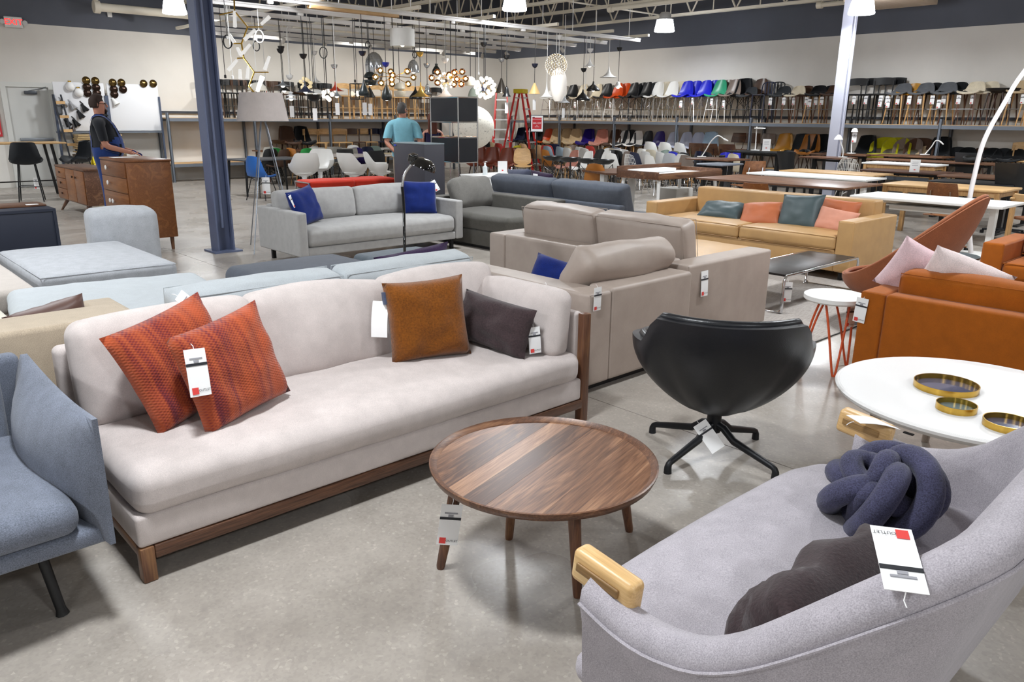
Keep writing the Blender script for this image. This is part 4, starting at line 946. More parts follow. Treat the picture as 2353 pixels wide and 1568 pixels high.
# oak bar table with black legs
tb = at_y(62, 327, 17.9); zt2 = tb.z
t = thing('bar_table', 'bar table with pale oak top and slanted black legs', 'table', (2.6, 17.9, 0))
MB().box(-1.2, 1.55, -.35, .45, zt2-.03, zt2, .004).obj('table_top', OAK, t)
for x in (-1.0, 1.3):
    for y in (-.25, .35): MB().tube([(x, y, zt2-.03), (x+(.12 if x > 0 else -.12), y, 0)], .028, 8).obj('leg', BLACK, t)
MB().tube([(-1.05, .05, .3), (1.4, .05, .3)], .012, 6).obj('stretcher', BLACK, t)
# caution sign
c = at_z(155, 376, 0.0); 
t = thing('caution_sign', 'yellow folding caution sign standing on the floor', 'sign', (5.06, 19.0, 0), R(18)); t.scale = (1.15,)*3
YEL = plain('#e8d21e', .5)
for sg in (-1, 1):
    def panel(x0b, x1b, z1): return [(-.15, 0), (.15, 0), (.11, z1), (-.11, z1)]
    T = Matrix.Translation((0, sg*.16, 0)) @ Matrix.Rotation(R(90+sg*14), 4, 'X')
    o = MB().prism([(-.15, 0), (.15, 0), (.105, .62), (.05, .63), (.04, .58), (-.04, .58), (-.05, .63), (-.105, .62)], -.006, .006, T).obj('panel', YEL, t, smooth=0)
    if sg == -1:
        a = text('CAUTION', .058, BLACK, o, (0, 0, 0)); a.matrix_local = T @ Matrix.Translation((0, .47, .008))
        tr = MB().prism([(-.085, .17), (.085, .17), (0, .33)], .006, .0075, T).obj('warning_triangle', BLACK, o, smooth=0); MB().prism([(-.066, .182), (.066, .182), (0, .308)], .0076, .009, T).obj('warning_triangle', YEL, o, smooth=0)
        MB().tube([T @ Vector(p) for p in ((-.03, .2, .011), (-.005, .215, .011), (.005, .25, .011))], .006, 5).obj('slipping_figure', BLACK, o); MB().lathe([(0, 0), (.012, 0), (0, .004)], 8, T @ Matrix.Translation((.012, .267, .009))).obj('slipping_figure', BLACK, o)
        MB().prism([(-.03, .1), (.03, .1), (0, .06)], .006, .008, T).obj('arrow', BLACK, o, smooth=0)
t = thing('open_crate', 'brown wooden crate behind the caution sign', 'crate', (5.6, 18.6, 0))
for x0, x1, y0, y1 in ((-.3, .3, -.25, -.23), (-.3, .3, .23, .25), (-.3, -.28, -.23, .23), (.28, .3, -.23, .23)): MB().box(x0, x1, y0, y1, 0, .55).obj('side_panel', wood('#4a2f1c', '#6f4c30', '#8a6444', 0, .6), t, smooth=0)
# white fin-like chair legs near the man: none visible
# ---------------------------------------------------------------- lamps standing on the floor
b = Vector((3.39, 4.92, 0)); dd = 5.85
t = thing('floor_lamp', 'black dome floor lamp on a thin pole behind the pale sofa', 'floor lamp', b)
BG = plain('#08090b', .08, 0, .6)
MB().lathe([(0, 0), (.12, 0), (.13, .01), (.1, .03), (.02, .04), (0, .04)], 32).obj('base', BG, t)
P = [at_d(x, y, dd)-b for x, y in ((928, 480), (924, 430), (930, 400), (945, 378))]; P0 = at_d(930, 586, dd)-b
MB().tube(bez([Vector((P0.x*1.0, P0.y, .03)), P0, P[0], P[1]], 6), .011, 10).obj('pole', BG, t)
MB().tube(bez([P[1], P[2], P[3], at_d(950, 366, dd)-b], 6), .010, 10).obj('flexible_neck', CHROME, t)
j = at_d(950, 366, dd)-b; MB().lathe([(0, -.05), (.034, -.035), (.044, 0), (.036, .035), (0, .05)], 20, Matrix.Translation(j)).obj('joint_knob', BG, t)
hd = at_d(974, 381, dd)-b; q = Matrix.Translation(hd) @ Matrix.Rotation(-math.atan2(.65, .75), 4, 'Z') @ Matrix.Rotation(R(22), 4, 'Y')
MB().lathe([(.0, .055), (.04, .053), (.075, .035), (.095, .0), (.1, -.02), (.097, -.02), (.08, .01), (0, .03)], 36, q).obj('dome_shade', BG, t)
b = Vector((4.3, 9.1, 0)); t = thing('tripod_lamp', 'tripod floor lamp with grey linen drum shade behind the light grey sofa', 'floor lamp', b)
s0 = at_d(606, 278, 9.25); s1 = at_d(606, 214, 9.25)
MB().lathe([(.30, s0.z), (.245, s1.z), (.24, s1.z), (.295, s0.z)], 48, cap=False).obj('lamp_shade', fabric('#bdb4b0', .07, 500, .2), t)
foot = [at_z(584, 585, 0)-b, Vector((.42, .32, 0)), Vector((.18, -.3, 0)), Vector((-.1, .42, 0))]
for f in foot: MB().tube([Vector((0, 0, s0.z+.04))+f.normalized()*.03, f], .007, 8).obj('leg', STEEL, t)
MB().lathe([(0, s0.z), (.05, s0.z), (.05, s0.z+.06), (0, s0.z+.06)], 16).obj('hub', STEEL, t)
t2 = price_tag(t, (-.08, -.12, .78), (0, 0, R(-40)), 1.3, .1)
# ---------------------------------------------------------------- red bench, counter, shelving tower
t = thing('bench', 'vermilion red two seat bench with chrome ends behind the light grey sofa', 'bench', (7.35, 12.35, 0), R(-4))
RED = fabric('#b93120', .08, 300, .2)
for x in (-.42, .42): soft('seat_pad', t, (x, 0, .45), (.84, .6, .14), .04, (.01, .01, .02), RED)
for x in (-.86, .86):
    MB().tube([(x, -.28, 0), (x, -.28, .49), (x, .28, .49), (x, .28, 0)], .018, 8).obj('end_frame', CHROME, t)
MB().box(-.85, .85, -.25, .25, .34, .385).obj('bed_frame', STEEL, t, smooth=0)
t = thing('display_counter', 'white display counter holding sanitizer and card stand', 'counter', (8.2, 9.35, 0))
MB().box(-.42, .42, -.3, .3, .0, .71, .006).obj('body', WHITE, t); MB().box(-.43, .43, -.31, .31, .71, .735, .004).obj('counter_top', WHITE, t)
c = Vector((7.98, 9.3, .735)); t = thing('sanitizer_bottle', 'clear pump sanitizer bottle on the white counter', 'bottle', c)
MB().lathe([(0, 0), (.035, 0), (.037, .01), (.037, .12), (.015, .145), (.013, .16)], 16).obj('bottle_body', plain('#dfe6e8', .15), t); MB().lathe([(.016, .155), (.016, .175), (.006, .18), (.006, .205), (0, .205)], 12).obj('pump', WHITE, t); MB().tube([(0, 0, .2), (.03, -.015, .198)], .006, 6).obj('spout', WHITE, t)
t = thing('card_stand', 'white card with red dot in a stand on the white counter', 'sign', (8.3, 9.25, .735), R(-38)); MB().box(-.075, .075, -.004, .004, 0, .2, .002).obj('card', PAPER, t); MB().box(-.012, .012, -.0055, -.004, .05, .07).obj('red_dot', REDINK, t); MB().box(-.075, .075, -.03, .03, 0, .006).obj('foot', PAPER, t)
# modular tower
bx, by = 8.62, 10.75; dp = 12.95
zs = [at_d(1042, y, dp).z for y in (478, 378, 318, 281, 223)]; zs[0] = .0
t = thing('shelving_tower', 'black modular shelving tower with chrome tube frame', 'shelf', (bx, by, 0)); Lx, Ly = .43, .78
for x in (0, Lx):
    for y in (0, Ly): MB().tube([(x, y, 0), (x, y, zs[-1])], .0125, 10).obj('upright_tube', CHROME, t)
for z in zs[1:]:
    for a, b2 in (((0, 0), (Lx, 0)), ((Lx, 0), (Lx, Ly)), ((Lx, Ly), (0, Ly)), ((0, Ly), (0, 0))): MB().tube([(a[0], a[1], z), (b2[0], b2[1], z)], .0125, 8).obj('frame_tube', CHROME, t)
PB = plain('#181b22', .4)
for z0, z1 in ((zs[1], zs[2]), (zs[3], zs[4])):
    for nm, bb in (('side_panel', (.012, Lx-.012, -.004, .004)), ('side_panel', (.012, Lx-.012, Ly-.004, Ly+.004)), ('front_panel', (-.004, .004, .012, Ly-.012)), ('back_panel', (Lx-.004, Lx+.004, .012, Ly-.012))): MB().box(*bb, z0+.014, z1-.014).obj(nm, PB, t, smooth=0)
for z in zs[1:]: MB().box(.01, Lx-.01, .01, Ly-.01, z-.004, z+.004).obj('shelf_panel', PB, t, smooth=0)
o = thing('cabinet', 'dark graphite cabinet panel beside the shelving tower', 'cabinet', (7.5, 10.22, 0))
a = at_d(930, 330, 12.1).z
MB().box(0, .4, .0, .86, .03, a-.02, .005).obj('body', plain('#3b3b44', .45), o); MB().box(-.003, .4, -.003, .863, a-.02, a, .003).obj('top_panel', plain('#8d9aa0', .4), o); MB().box(.04, .36, .04, .82, 0, .03).obj('plinth', BLACK, o)
MB().box(-.006, -.003, .78, .84, a-.06, a-.04).obj('sticker', plain('#2440c0', .6), o)
# speckled globe lamp
c = at_d(1088, 293, 15.5); t = thing('globe_floor_lamp', 'large white speckled globe lamp behind the shelving tower', 'lamp', (c.x, c.y, 0))
def speck():
    m, nt, b = _new('speckled_shell'); b.inputs['Roughness'].default_value = .6
    n = _noise(nt, _coords(nt), 26, 6, .8); nt.links.new(_ramp(nt, n, [(.0, '#55524c'), (.36, '#6e6a62'), (.42, '#e6e2d6'), (1, '#efece2')]), b.inputs['Base Color'])
    b.inputs['Emission Color'].default_value = lin('#fff6e4'); b.inputs['Emission Strength'].default_value = .05; return m
rg = .42
MB().lathe([(rg*math.cos(a), c.z+rg*math.sin(a)) for a in [R(-90+180*i/24) for i in range(25)]], 40).obj('globe', speck(), t, smooth=60); MB().tube([(0, 0, .02), (0, 0, c.z-rg+.02)], .015, 8).obj('stem', STEEL, t); MB().lathe([(0, 0), (.2, 0), (.2, .02), (0, .02)], 24).obj('base', STEEL, t)
# ladder
def ladder(label, px, dpt, ang, sc=1.0):
    c = at_d(px, 330, dpt); t = thing('step_ladder', label, 'ladder', (c.x, c.y, 0), ang); RD = plain('#d0211e', .4); H_ = at_d(px, 206, dpt).z
    for sx in (-1, 1):
        MB().tube([(sx*.32, -.55, 0), (sx*.17, -.1, H_-.1)], .034, 4).obj('front_rail', RD, t, smooth=0); MB().tube([(sx*.30, .55, 0), (sx*.16, .1, H_-.1)], .03, 4).obj('rear_rail', RD, t, smooth=0)
        MB().box(sx*.24-.012, sx*.24+.012, -.385, -.37, 1.0, 1.3).obj('warning_sticker', PAPER, t)
    MB().box(-.2, .2, -.15, .15, H_-.12, H_, .02, 2).obj('top_cap', plain('#e3c81f', .5), t)
    for k in range(1, 8):
        f = k*.305/(H_-.1); w = .32-.15*f; y = -.55+.45*f
        MB().box(-w, w, y-.02, y+.06, k*.305-.02, k*.305+.02).obj('tread', plain('#d8dade', .4, .4), t, smooth=0)
        if k % 2: MB().box(-w, w, -y-.02, -y+.01, k*.305-.015, k*.305+.015).obj('rear_brace', plain('#d8dade', .4, .4), t, smooth=0)
    return t
ladder('tall red fibreglass step ladder with yellow top cap open among the chairs', 1195, 22.3, R(25))
ladder('rust red step ladder folded in the corner behind the pendants', 1152, 25.2, R(-43))
# sale sign on a stand
c = at_d(1233, 340, 12.3); t = thing('sale_sign', 'framed red discount sign on a thin black floor stand', 'sign', (c.x, c.y, 0), math.atan2(c.y, c.x)-R(90))
z0, z1 = at_d(1233, 302, 12.3).z, at_d(1233, 266, 12.3).z; w = .092
MB().lathe([(0, 0), (.15, 0), (.15, .012), (0, .014)], 24).obj('base', BLACK, t); MB().tube([(0, 0, .01), (0, 0, z0)], .009, 8).obj('pole', BLACK, t)
f = MB().box(-w-.012, w+.012, -.01, .01, z0-.012, z1+.012, .003).obj('frame', BLACK, t); MB().box(-w, w, -.0125, -.01, z0, z1).obj('sheet', PAPER, t)
MB().box(-w*.8, w*.8, -.014, -.0125, z0+.035, z1-.03).obj('red_panel', plain('#c4242c', .6), t); MB().box(-w*.8, -w*.4, -.0141, -.0125, z1-.03, z1-.018).obj('dark_panel', DARKINK, t)
MB().box(-w*.8, w*.8, -.0146, -.014, z1-.055, z1-.05).obj('print_line', PAPER, t)
text('30% OFF', .036, PAPER, t, (0, -.0148, z0+.125), (R(90), 0, 0)); text('ALL', .018, PAPER, t, (0, -.0148, z0+.09), (R(90), 0, 0)); text('SEATING', .018, PAPER, t, (0, -.0148, z0+.07), (R(90), 0, 0))
# ================================================================== chairs, stools and desks
def prof_fn(w, d, bh, rec, curl, wtop, rnd=.35):
    P = bez([(0, -d*.56, -.03), (0, -d*.42, .005), (0, -d*.05, -.012), (0, d*.28, .0), (0, d*.43, .06), (0, d*.49+rec*.3, bh*.42), (0, d*.49+rec, bh)], 6)
    n = len(P)-1
    def fn(u, v):
        x = v*n; i = min(int(x), n-1); p = P[i].lerp(P[i+1], x-i)
        hw = w/2*(1-.0*v) if v < .5 else (w/2*(1-v)+wtop/2*(v-.5))/.5
        e = max(0, (v-(1-rnd))/rnd); hw *= math.sqrt(max(.02, 1-.62*e**2.6)); e2 = max(0, (.16-v)/.16); hw *= 1-.22*e2**2
        k = max(0, min(1, (v-.35)/.3)); a = abs(u)**2.2
        return (u*hw, p.y-curl*a*k+.012*u*u*(1-k), p.z+curl*.55*a*(1-k)-.035*e*abs(u)**3)
    return fn
def make_legs(t, kind, sh, sp=.19, top=.13):
    for sx in (-1, 1):
        for sy in (-1, 1):
            if kind == 'rod': P = [(sx*top, sy*top, sh-.02), (sx*(sp+.03), sy*(sp+.03), 0)]; r = .009
            elif kind == 'dowel': P = [(sx*top, sy*top, sh-.015), (sx*(sp+.02), sy*(sp+.02), 0)]; r = [.019, .011]
            elif kind == 'post': P = [(sx*sp, sy*sp, sh-.02), (sx*sp*1.08, sy*sp*1.08, 0)]; r = .017
            else: continue
            MB().tube(P, r, 6).obj('leg', STEEL, t)
    if kind == 'rod':
        for s in (-1, 1): MB().tube([(s*top, -top, sh-.025), (-s*(sp+.01)*.55, 0, sh*.55), (s*top, top, sh-.025)], .006, 5).obj('brace', STEEL, t)
    if kind == 'ped':
        MB().lathe([(.0, 0), (.26, 0), (.25, .012), (.12, .03), (.045, .1), (.035, .25), (.05, sh-.06), (.16, sh-.015), (0, sh-.01)], 28).obj('leg', WHITEG, t)
    if kind == 'star':
        MB().lathe([(.025, .06), (.025, sh-.02), (0, sh-.02)], 10).obj('post', STEEL, t)
        for k in range(5):
            a = 2*math.pi*k/5; MB().tube([(0, 0, .08), (.28*math.cos(a), .28*math.sin(a), .06)], [.02, .014], 6).obj('leg', STEEL, t); MB().lathe([(0, 0), (.028, .004), (.028, .045), (0, .05)], 10, Matrix.Translation((.28*math.cos(a), .28*math.sin(a), 0))).obj('castor', BLACK, t)
    if kind == 'sled':
        for s in (-1, 1): MB().tube([(s*.17, -.16, sh-.02), (s*.21, -.2, .02), (s*.21, -.18, .008), (s*.21, .2, .008), (s*.21, .22, .02), (s*.17, .14, sh-.02)], .008, 6).obj('leg', STEEL, t)
    if sh > .55 and kind in ('rod', 'dowel', 'post'):
        f = .31/sh; q = (sp+.03)*(1-f)+top*f if kind != 'post' else sp*1.04
        for a, b in (((-q, -q), (q, -q)), ((q, -q), (q, q)), ((q, q), (-q, q)), ((-q, q), (-q, -q))): MB().tube([(a[0], a[1], .31), (b[0], b[1], .31)], .008, 5).obj('footrest', STEEL, t)
def build_chair(shape, base, sh):
    t = thing('chair', 'chair', 'chair'); sp = .19 if sh < .55 else .17
    if shape == 'shell': MB().shell(prof_fn(.46, .44, .40, .07, .07, .40), 8, 18, .012).obj('shell', WHITE, t, (0, 0, sh), smooth=60); make_legs(t, base, sh, sp)
    elif shape == 'round': MB().shell(prof_fn(.48, .44, .42, .06, .12, .44, .55), 10, 18, .045).obj('shell', WHITE, t, (0, 0, sh), smooth=60); make_legs(t, base, sh, sp)
    elif shape == 'bucket': MB().shell(prof_fn(.44, .38, .22, .05, .06, .40, .45), 8, 16, .018).obj('shell', WHITE, t, (0, 0, sh), smooth=60); make_legs(t, base, sh, sp)
    elif shape == 'bowl':
        MB().lathe([(0, -.03), (.12, -.022), (.2, .02), (.225, .07), (.215, .07), (.19, .03), (.1, -.008), (0, -.015)], 24, Matrix.Translation((0, 0, sh))).obj('shell', BLACK, t); make_legs(t, base, sh, sp)
    elif shape == 'ply':
        MB().box(-.2, .2, -.2, .2, sh-.012, sh, .01, 2).obj('seat', OAK, t)
        MB().shell(lambda u, v: (u*.2*(1-.12*v*v), .2+.05*v-.05*u*u, sh+.16+v*.24), 8, 6, .012).obj('shell', OAK, t, smooth=60)
        for s in (-1, 1): MB().tube([(s*.12, .1, sh-.02), (s*.12, .2, sh+.04), (s*.12, .235, sh+.3)], .009, 6).obj('back_support', STEEL, t)
        make_legs(t, base, sh, sp)
    elif shape == 'seven':
        def fn(u, v):
            P = prof_fn(.44, .44, .40, .09, .03, .44, .2)(u, v); k = 1-.52*math.exp(-((v-.52)/.11)**2)
            return (P[0]*k, P[1], P[2]+(.035*abs(u)**2 if v > .9 else 0))
        MB().shell(fn, 10, 26, .011).obj('shell', OAK, t, (0, 0, sh), smooth=60); make_legs(t, base, sh, sp)
    elif shape == 'open':
        m = MB(); N = 22
        for i in range(N):                             # curved back band with an opening below
            pass
        m.shell(lambda u, v: (.29*math.sin(u*1.25)*1.0, .02+.25*math.cos(u*1.25)+.05*v, sh+.14*(1-abs(u)**4)*1.0+.0+(.38-.14*(1-abs(u)**4)-.16*abs(u)**3)*v), 18, 6, .04)
        m.obj('shell', WHITE, t, smooth=60); MB().box(-.25, .25, -.26, .2, sh-.06, sh+.03, .04, 3, (0, 0, .01), 3).obj('seat', WHITE, t); make_legs(t, base, sh, sp)
    elif shape == 'arm':
        def fn(u, v):
            a = u*R(128); k = max(0, min(1, (abs(a)-R(40))/R(35))); k = k*k*(3-2*k); tp = .40*(1-k)+.19*k
            w = math.sin(min(1, v*1.02)*math.pi/2)**.6; return (.285*math.sin(a)*(.25+.75*w), .25*math.cos(a)*(.25+.75*w)+.02+.05*v*(1-k), sh-.02+(tp+.02)*v**1.2)
        MB().shell(fn, 28, 12, .011).obj('shell', WHITEG, t, smooth=60); MB().lathe([(0, sh-.03), (.16, sh-.02), (.21, sh+.02), (.18, sh+.035), (0, sh+.03)], 24).obj('seat', WHITEG, t); make_legs(t, base, sh, sp)
    elif shape == 'slat':
        MB().box(-.19, .19, -.18, .18, sh-.02, sh, .012, 2).obj('seat', BLACK, t)
        MB().tube(bez([(-.18, .16, sh-.02), (-.18, .2, sh+.18), (-.16, .22, sh+.27), (0, .225, sh+.30), (.16, .22, sh+.27), (.18, .2, sh+.18), (.18, .16, sh-.02)], 5), .014, 8).obj('shell', BLACK, t)
        for x in (-.09, 0, .09): MB().box(x-.02, x+.02, .195, .205, sh-.01, sh+.29).obj('back_slat', BLACK, t)
        make_legs(t, 'post', sh, sp)
    elif shape == 'rail':                               # wooden chair with curved top rail
        MB().box(-.21, .21, -.2, .2, sh-.03, sh, .014, 2).obj('seat', OAK, t)
        MB().shell(lambda u, v: (u*.23, .17+.05*(1-u*u), sh+.2+v*.15-.02*u*u), 10, 3, .024).obj('shell', OAK, t, smooth=60)
        for s in (-1, 1): MB().tube([(s*.19, .17, sh-.02), (s*.2, .175, sh+.28)], .014, 8).obj('back_post', OAK, t)
        make_legs(t, 'post', sh, sp)
    elif shape == 'wire':
        fn = prof_fn(.46, .44, .40, .07, .07, .40); m = MB()
        for i in range(13): m.tube([fn(-1+i/6, j/16) for j in range(17)], .004, 4)
        for j in range(17): m.tube([fn(-1+2*i/12, j/16) for i in range(13)], .004, 4)
        o = m.obj('shell', WHITE, t, (0, 0, sh)); o['kind'] = 'stuff'; make_legs(t, 'rod', sh, sp)
    elif shape == 'mesh':
        MB().box(-.24, .24, -.24, .22, sh-.03, sh+.03, .028, 3).obj('seat', BLACK, t)
        MB().shell(lambda u, v: (u*(.17+.06*v), .24+.1*v-.05*u*u, sh+.08+v*.5), 8, 8, .012).obj('shell', BLACK, t, smooth=60); MB().tube([(0, .1, sh-.03), (0, .24, sh), (0, .29, sh+.2)], .018, 8).obj('back_support', BLACK, t); make_legs(t, 'star', sh)
        for s in (-1, 1): MB().tube([(s*.25, .12, sh), (s*.27, .1, sh+.2), (s*.27, -.1, sh+.22)], .014, 6).obj('armrest', BLACK, t)
    return t
PROTO = {}; FIRST = {}
COLS = {'white': '#e2e1de', 'cream': '#d8cdb6', 'black': '#16181b', 'orange': '#c94a16', 'blue': '#1a22b8', 'green': '#2f8f6b', 'taupe': '#7d6f66', 'grey': '#5c5e62', 'brown': '#4f392c', 'navy': '#171d38', 'lime': '#a9a514', 'beige': '#bfa886', 'purple': '#24106b', 'pink': '#c08778', 'lavender': '#a9adbe', 'red': '#d2463f', 'yellow': '#d9cc26', 'sage': '#7f8f86', 'peach': '#e2b98a', 'leather brown': '#6c2f1c', 'tan': '#a86a2a', 'light blue': '#9fb2c2', 'royal blue': '#2c6fc6', 'silver': '#b9bcc0', 'mustard': '#b6832c', 'charcoal': '#303236', 'olive': '#8b8a6a', 'bright green': '#2f9a4a', 'light grey': '#a8a49c'}
LEGM = {'chrome': CHROME, 'black': BLACKM, 'white': WHITE, 'oak': OAK_Z, 'walnut': WALNUT_Z, 'dark': DKWOOD, 'navy': plain('#171d38', .5)}
VELV = {'purple', 'pink', 'beige'}
DESC = {'shell': 'moulded shell chair', 'round': 'round backed upholstered chair', 'bucket': 'low backed bucket seat', 'bowl': 'bowl seated stool', 'ply': 'plywood backed chair', 'seven': 'waisted plywood chair', 'open': 'upholstered chair with open lower back', 'arm': 'pedestal armchair', 'slat': 'metal slat backed stool', 'rail': 'rail backed wooden chair', 'wire': 'wire mesh chair', 'mesh': 'mesh office chair'}
def seat_mat(shape, col):
    if col == 'oak': return OAK
    if col == 'walnut': return WALNUT
    if shape == 'ply' and col in ('brown', 'tan'): return wood('#3a2416', '#5b3a25', '#75502f', 0, .45) if col == 'brown' else TEAK
    c = COLS[col]
    if col in ('leather brown', 'tan', 'mustard'): return leather(c, .4)
    if shape in ('round', 'open', 'bucket') and col not in ('white',): return fabric(c, .12, 260, .25)
    return plain(c, .38 if shape != 'wire' else .4)
CNT = {}
def chair(shape, col, base, leg, loc, rz, sh=.45, where='', group=None, name=None, cat=None, label=None, sc=None):
    key = (shape, base, sh)
    kind = DESC[shape]
    if sh > .55: kind = kind.replace('chair', 'stool').replace('seat', 'stool') if 'stool' not in kind else kind
    lab = label or ('%s %s %s' % (col, kind, where)).strip()
    g = group or ('%s chairs' % where)
    mt = seat_mat(shape, col); lm = LEGM[leg]
    rec = {'shell': mt, 'seat': mt if shape not in ('mesh',) else BLACK, 'leg': lm if base != 'ped' else WHITEG, 'footrest': lm if leg in ('black', 'white', 'chrome', 'navy') else STEEL, 'brace': lm, 'back_support': lm, 'back_slat': mt, 'back_post': mt, 'post': lm}
    if shape == 'slat': rec['leg'] = mt; rec['footrest'] = mt
    if shape == 'rail': rec['leg'] = mt; rec['footrest'] = mt
    if key not in PROTO:
        r = build_chair(shape, base, sh); PROTO[key] = r
        r.location = loc; r.rotation_euler = (0, 0, rz); r['label'] = lab; r['group'] = g
        for c in r.children:
            nm = c.name.split('.')[0]
            if nm in rec: c.material_slots[0].material = rec[nm]
    else: r = dup(PROTO[key], loc, rz, lab, g, rec)
    nm = name or ('bar_stool' if sh > .55 else 'chair'); r.name = nm; r['category'] = cat or ('stool' if sh > .55 else 'chair')
    if sc: r.scale = (sc, sc, sc)
    return r
rnd = random.Random(5)
SPOTS_USED = []
def free_spot(px, py, h, xmax=16.75, ymax=18.95, gap=.47):
    """the place under a chair top seen at a pixel, moved along the line of sight if another chair is there"""
    p0 = at_z(px, py, h); m = min(1.0, xmax/p0.x, ymax/p0.y); best = None
    for q in range(0, 60):
        k = m-(q/2)*.008 if q % 2 == 0 else m+(q/2)*.008
        x, y = p0.x*k, p0.y*k
        if x > xmax or y > ymax or k < .74: continue
        dm = min([math.hypot(x-a, y-b) for a, b in SPOTS_USED] or [9])
        if dm >= gap: best = (x, y); break
        if best is None or dm > best[2]: best = (x, y, dm)
    SPOTS_USED.append((best[0], best[1])); return Vector((best[0], best[1], 0))
# ---- upper deck of the long rack: bar stools (pixel column, shape, colour, base, leg colour, row: 0 front 1 back)
ZD = 1.525; FW = R(-90)
up = [(1262, 'shell', 'white', 'rod', 'chrome', 0), (1282, 'shell', 'white', 'rod', 'chrome', 0), (1306, 'shell', 'black', 'rod', 'chrome', 0), (1328, 'shell', 'cream', 'rod', 'chrome', 0), (1361, 'shell', 'cream', 'rod', 'chrome', 1), (1384, 'shell', 'black', 'rod', 'chrome', 0), (1408, 'shell', 'orange', 'rod', 'white', 0), (1427, 'shell', 'orange', 'rod', 'chrome', 1), (1444, 'shell', 'black', 'rod', 'black', 0), (1462, 'shell', 'black', 'rod', 'chrome', 1), (1474, 'shell', 'black', 'rod', 'black', 0), (1491, 'shell', 'black', 'rod', 'chrome', 1),
      (1500, 'shell', 'white', 'rod', 'chrome', 0), (1518, 'shell', 'cream', 'rod', 'chrome', 1), (1533, 'shell', 'white', 'rod', 'chrome', 0), (1550, 'shell', 'cream', 'rod', 'chrome', 1), (1567, 'shell', 'blue', 'rod', 'chrome', 0), (1588, 'shell', 'blue', 'rod', 'chrome', 1), (1608, 'shell', 'blue', 'rod', 'chrome', 0), (1626, 'shell', 'blue', 'rod', 'chrome', 1), (1642, 'shell', 'green', 'rod', 'white', 0),
      (1659, 'shell', 'taupe', 'rod', 'white', 1), (1674, 'shell', 'taupe', 'rod', 'black', 0), (1700, 'round', 'black', 'rod', 'black', 1), (1714, 'bucket', 'charcoal', 'rod', 'black', 0), (1736, 'shell', 'brown', 'rod', 'black', 1), (1750, 'slat', 'navy', 'post', 'navy', 0), (1772, 'slat', 'black', 'post', 'black', 1), (1790, 'bucket', 'charcoal', 'dowel', 'walnut', 0), (1822, 'bucket', 'cream', 'dowel', 'walnut', 0), (1843, 'bucket', 'brown', 'dowel', 'walnut', 1), (1872, 'bucket', 'black', 'dowel', 'oak', 0), (1896, 'bucket', 'charcoal', 'dowel', 'walnut', 1), (1908, 'bucket', 'brown', 'dowel', 'walnut', 0),
      (1958, 'rail', 'black', 'post', 'black', 0), (1986, 'rail', 'black', 'post', 'black', 1), (2018, 'rail', 'black', 'post', 'black', 0), (2040, 'rail', 'black', 'post', 'black', 1), (2061, 'bucket', 'grey', 'dowel', 'oak', 0), (2085, 'bucket', 'mustard', 'dowel', 'walnut', 1), (2112, 'bucket', 'grey', 'dowel', 'oak', 0), (2134, 'bucket', 'black', 'dowel', 'dark', 1), (2164, 'bucket', 'grey', 'dowel', 'oak', 0), (2190, 'bucket', 'black', 'dowel', 'walnut', 1), (2226, 'bucket', 'cream', 'dowel', 'walnut', 0), (2258, 'bucket', 'cream', 'dowel', 'walnut', 1), (2287, 'bowl', 'black', 'dowel', 'dark', 0), (2308, 'bowl', 'black', 'dowel', 'dark', 1), (2338, 'bucket', 'beige', 'dowel', 'oak', 0), (2372, 'bucket', 'beige', 'dowel', 'oak', 0)]
hang = 0
for i, (px, s, c, b, l, row) in enumerate(up):
    X = 17.96 if row == 0 else 18.06; p = at_x(px, 250, X)
    sh = .64 if s in ('bucket', 'bowl') else .66
    if s == 'rail': sh = .64
    r = chair(s, c, b, l, (X, p.y, ZD), FW+R(rnd.uniform(-7, 7)), sh, 'with %s legs on the long rack top deck' % l, 'bar stools on the top deck of the long rack')
    if row == 0 and rnd.random() < .6: price_tag(r, (rnd.uniform(-.15, .1), -.2, sh-rnd.uniform(.12, .25)), (0, 0, R(rnd.uniform(-20, 20))), 1.1, 0)
# ---- lower deck of the long rack
ZL = .445
low = [(1188, 302, 'round', 'navy'), (1208, 302, 'round', 'black'), (1228, 303, 'round', 'black'), (1252, 293, 'shell', 'orange'), (1270, 300, 'round', 'beige'), (1293, 300, 'round', 'beige'), (1317, 301, 'round', 'beige'), (1346, 303, 'round', 'purple'), (1377, 303, 'round', 'pink'), (1406, 306, 'round', 'brown'), (1426, 298, 'shell', 'white'), (1440, 306, 'round', 'charcoal'), (1456, 299, 'shell', 'white'), (1479, 300, 'shell', 'charcoal'), (1506, 301, 'shell', 'purple'), (1537, 302, 'shell', 'lavender'), (1568, 303, 'shell', 'lavender'), (1598, 304, 'shell', 'lavender'), (1628, 302, 'round', 'light blue'),
       (1690, 314, 'ply', 'brown'), (1722, 322, 'ply', 'brown'), (1757, 317, 'ply', 'taupe'), (1796, 318, 'round', 'mustard'), (1836, 320, 'round', 'charcoal'), (1860, 312, 'round', 'tan'), (1886, 310, 'round', 'black'), (1988, 303, 'round', 'black'), (2030, 317, 'open', 'lime'), (2058, 316, 'open', 'lime'), (2084, 319, 'open', 'taupe'), (2110, 319, 'open', 'brown'), (2132, 331, 'bucket', 'beige'), (2160, 307, 'round', 'black'), (2201, 333, 'bucket', 'charcoal'), (2222, 333, 'bucket', 'black'), (2258, 335, 'bucket', 'brown'), (2283, 335, 'bucket', 'black'), (2309, 337, 'bucket', 'charcoal'), (2334, 335, 'bucket', 'black'), (2360, 327, 'rail', 'oak')]
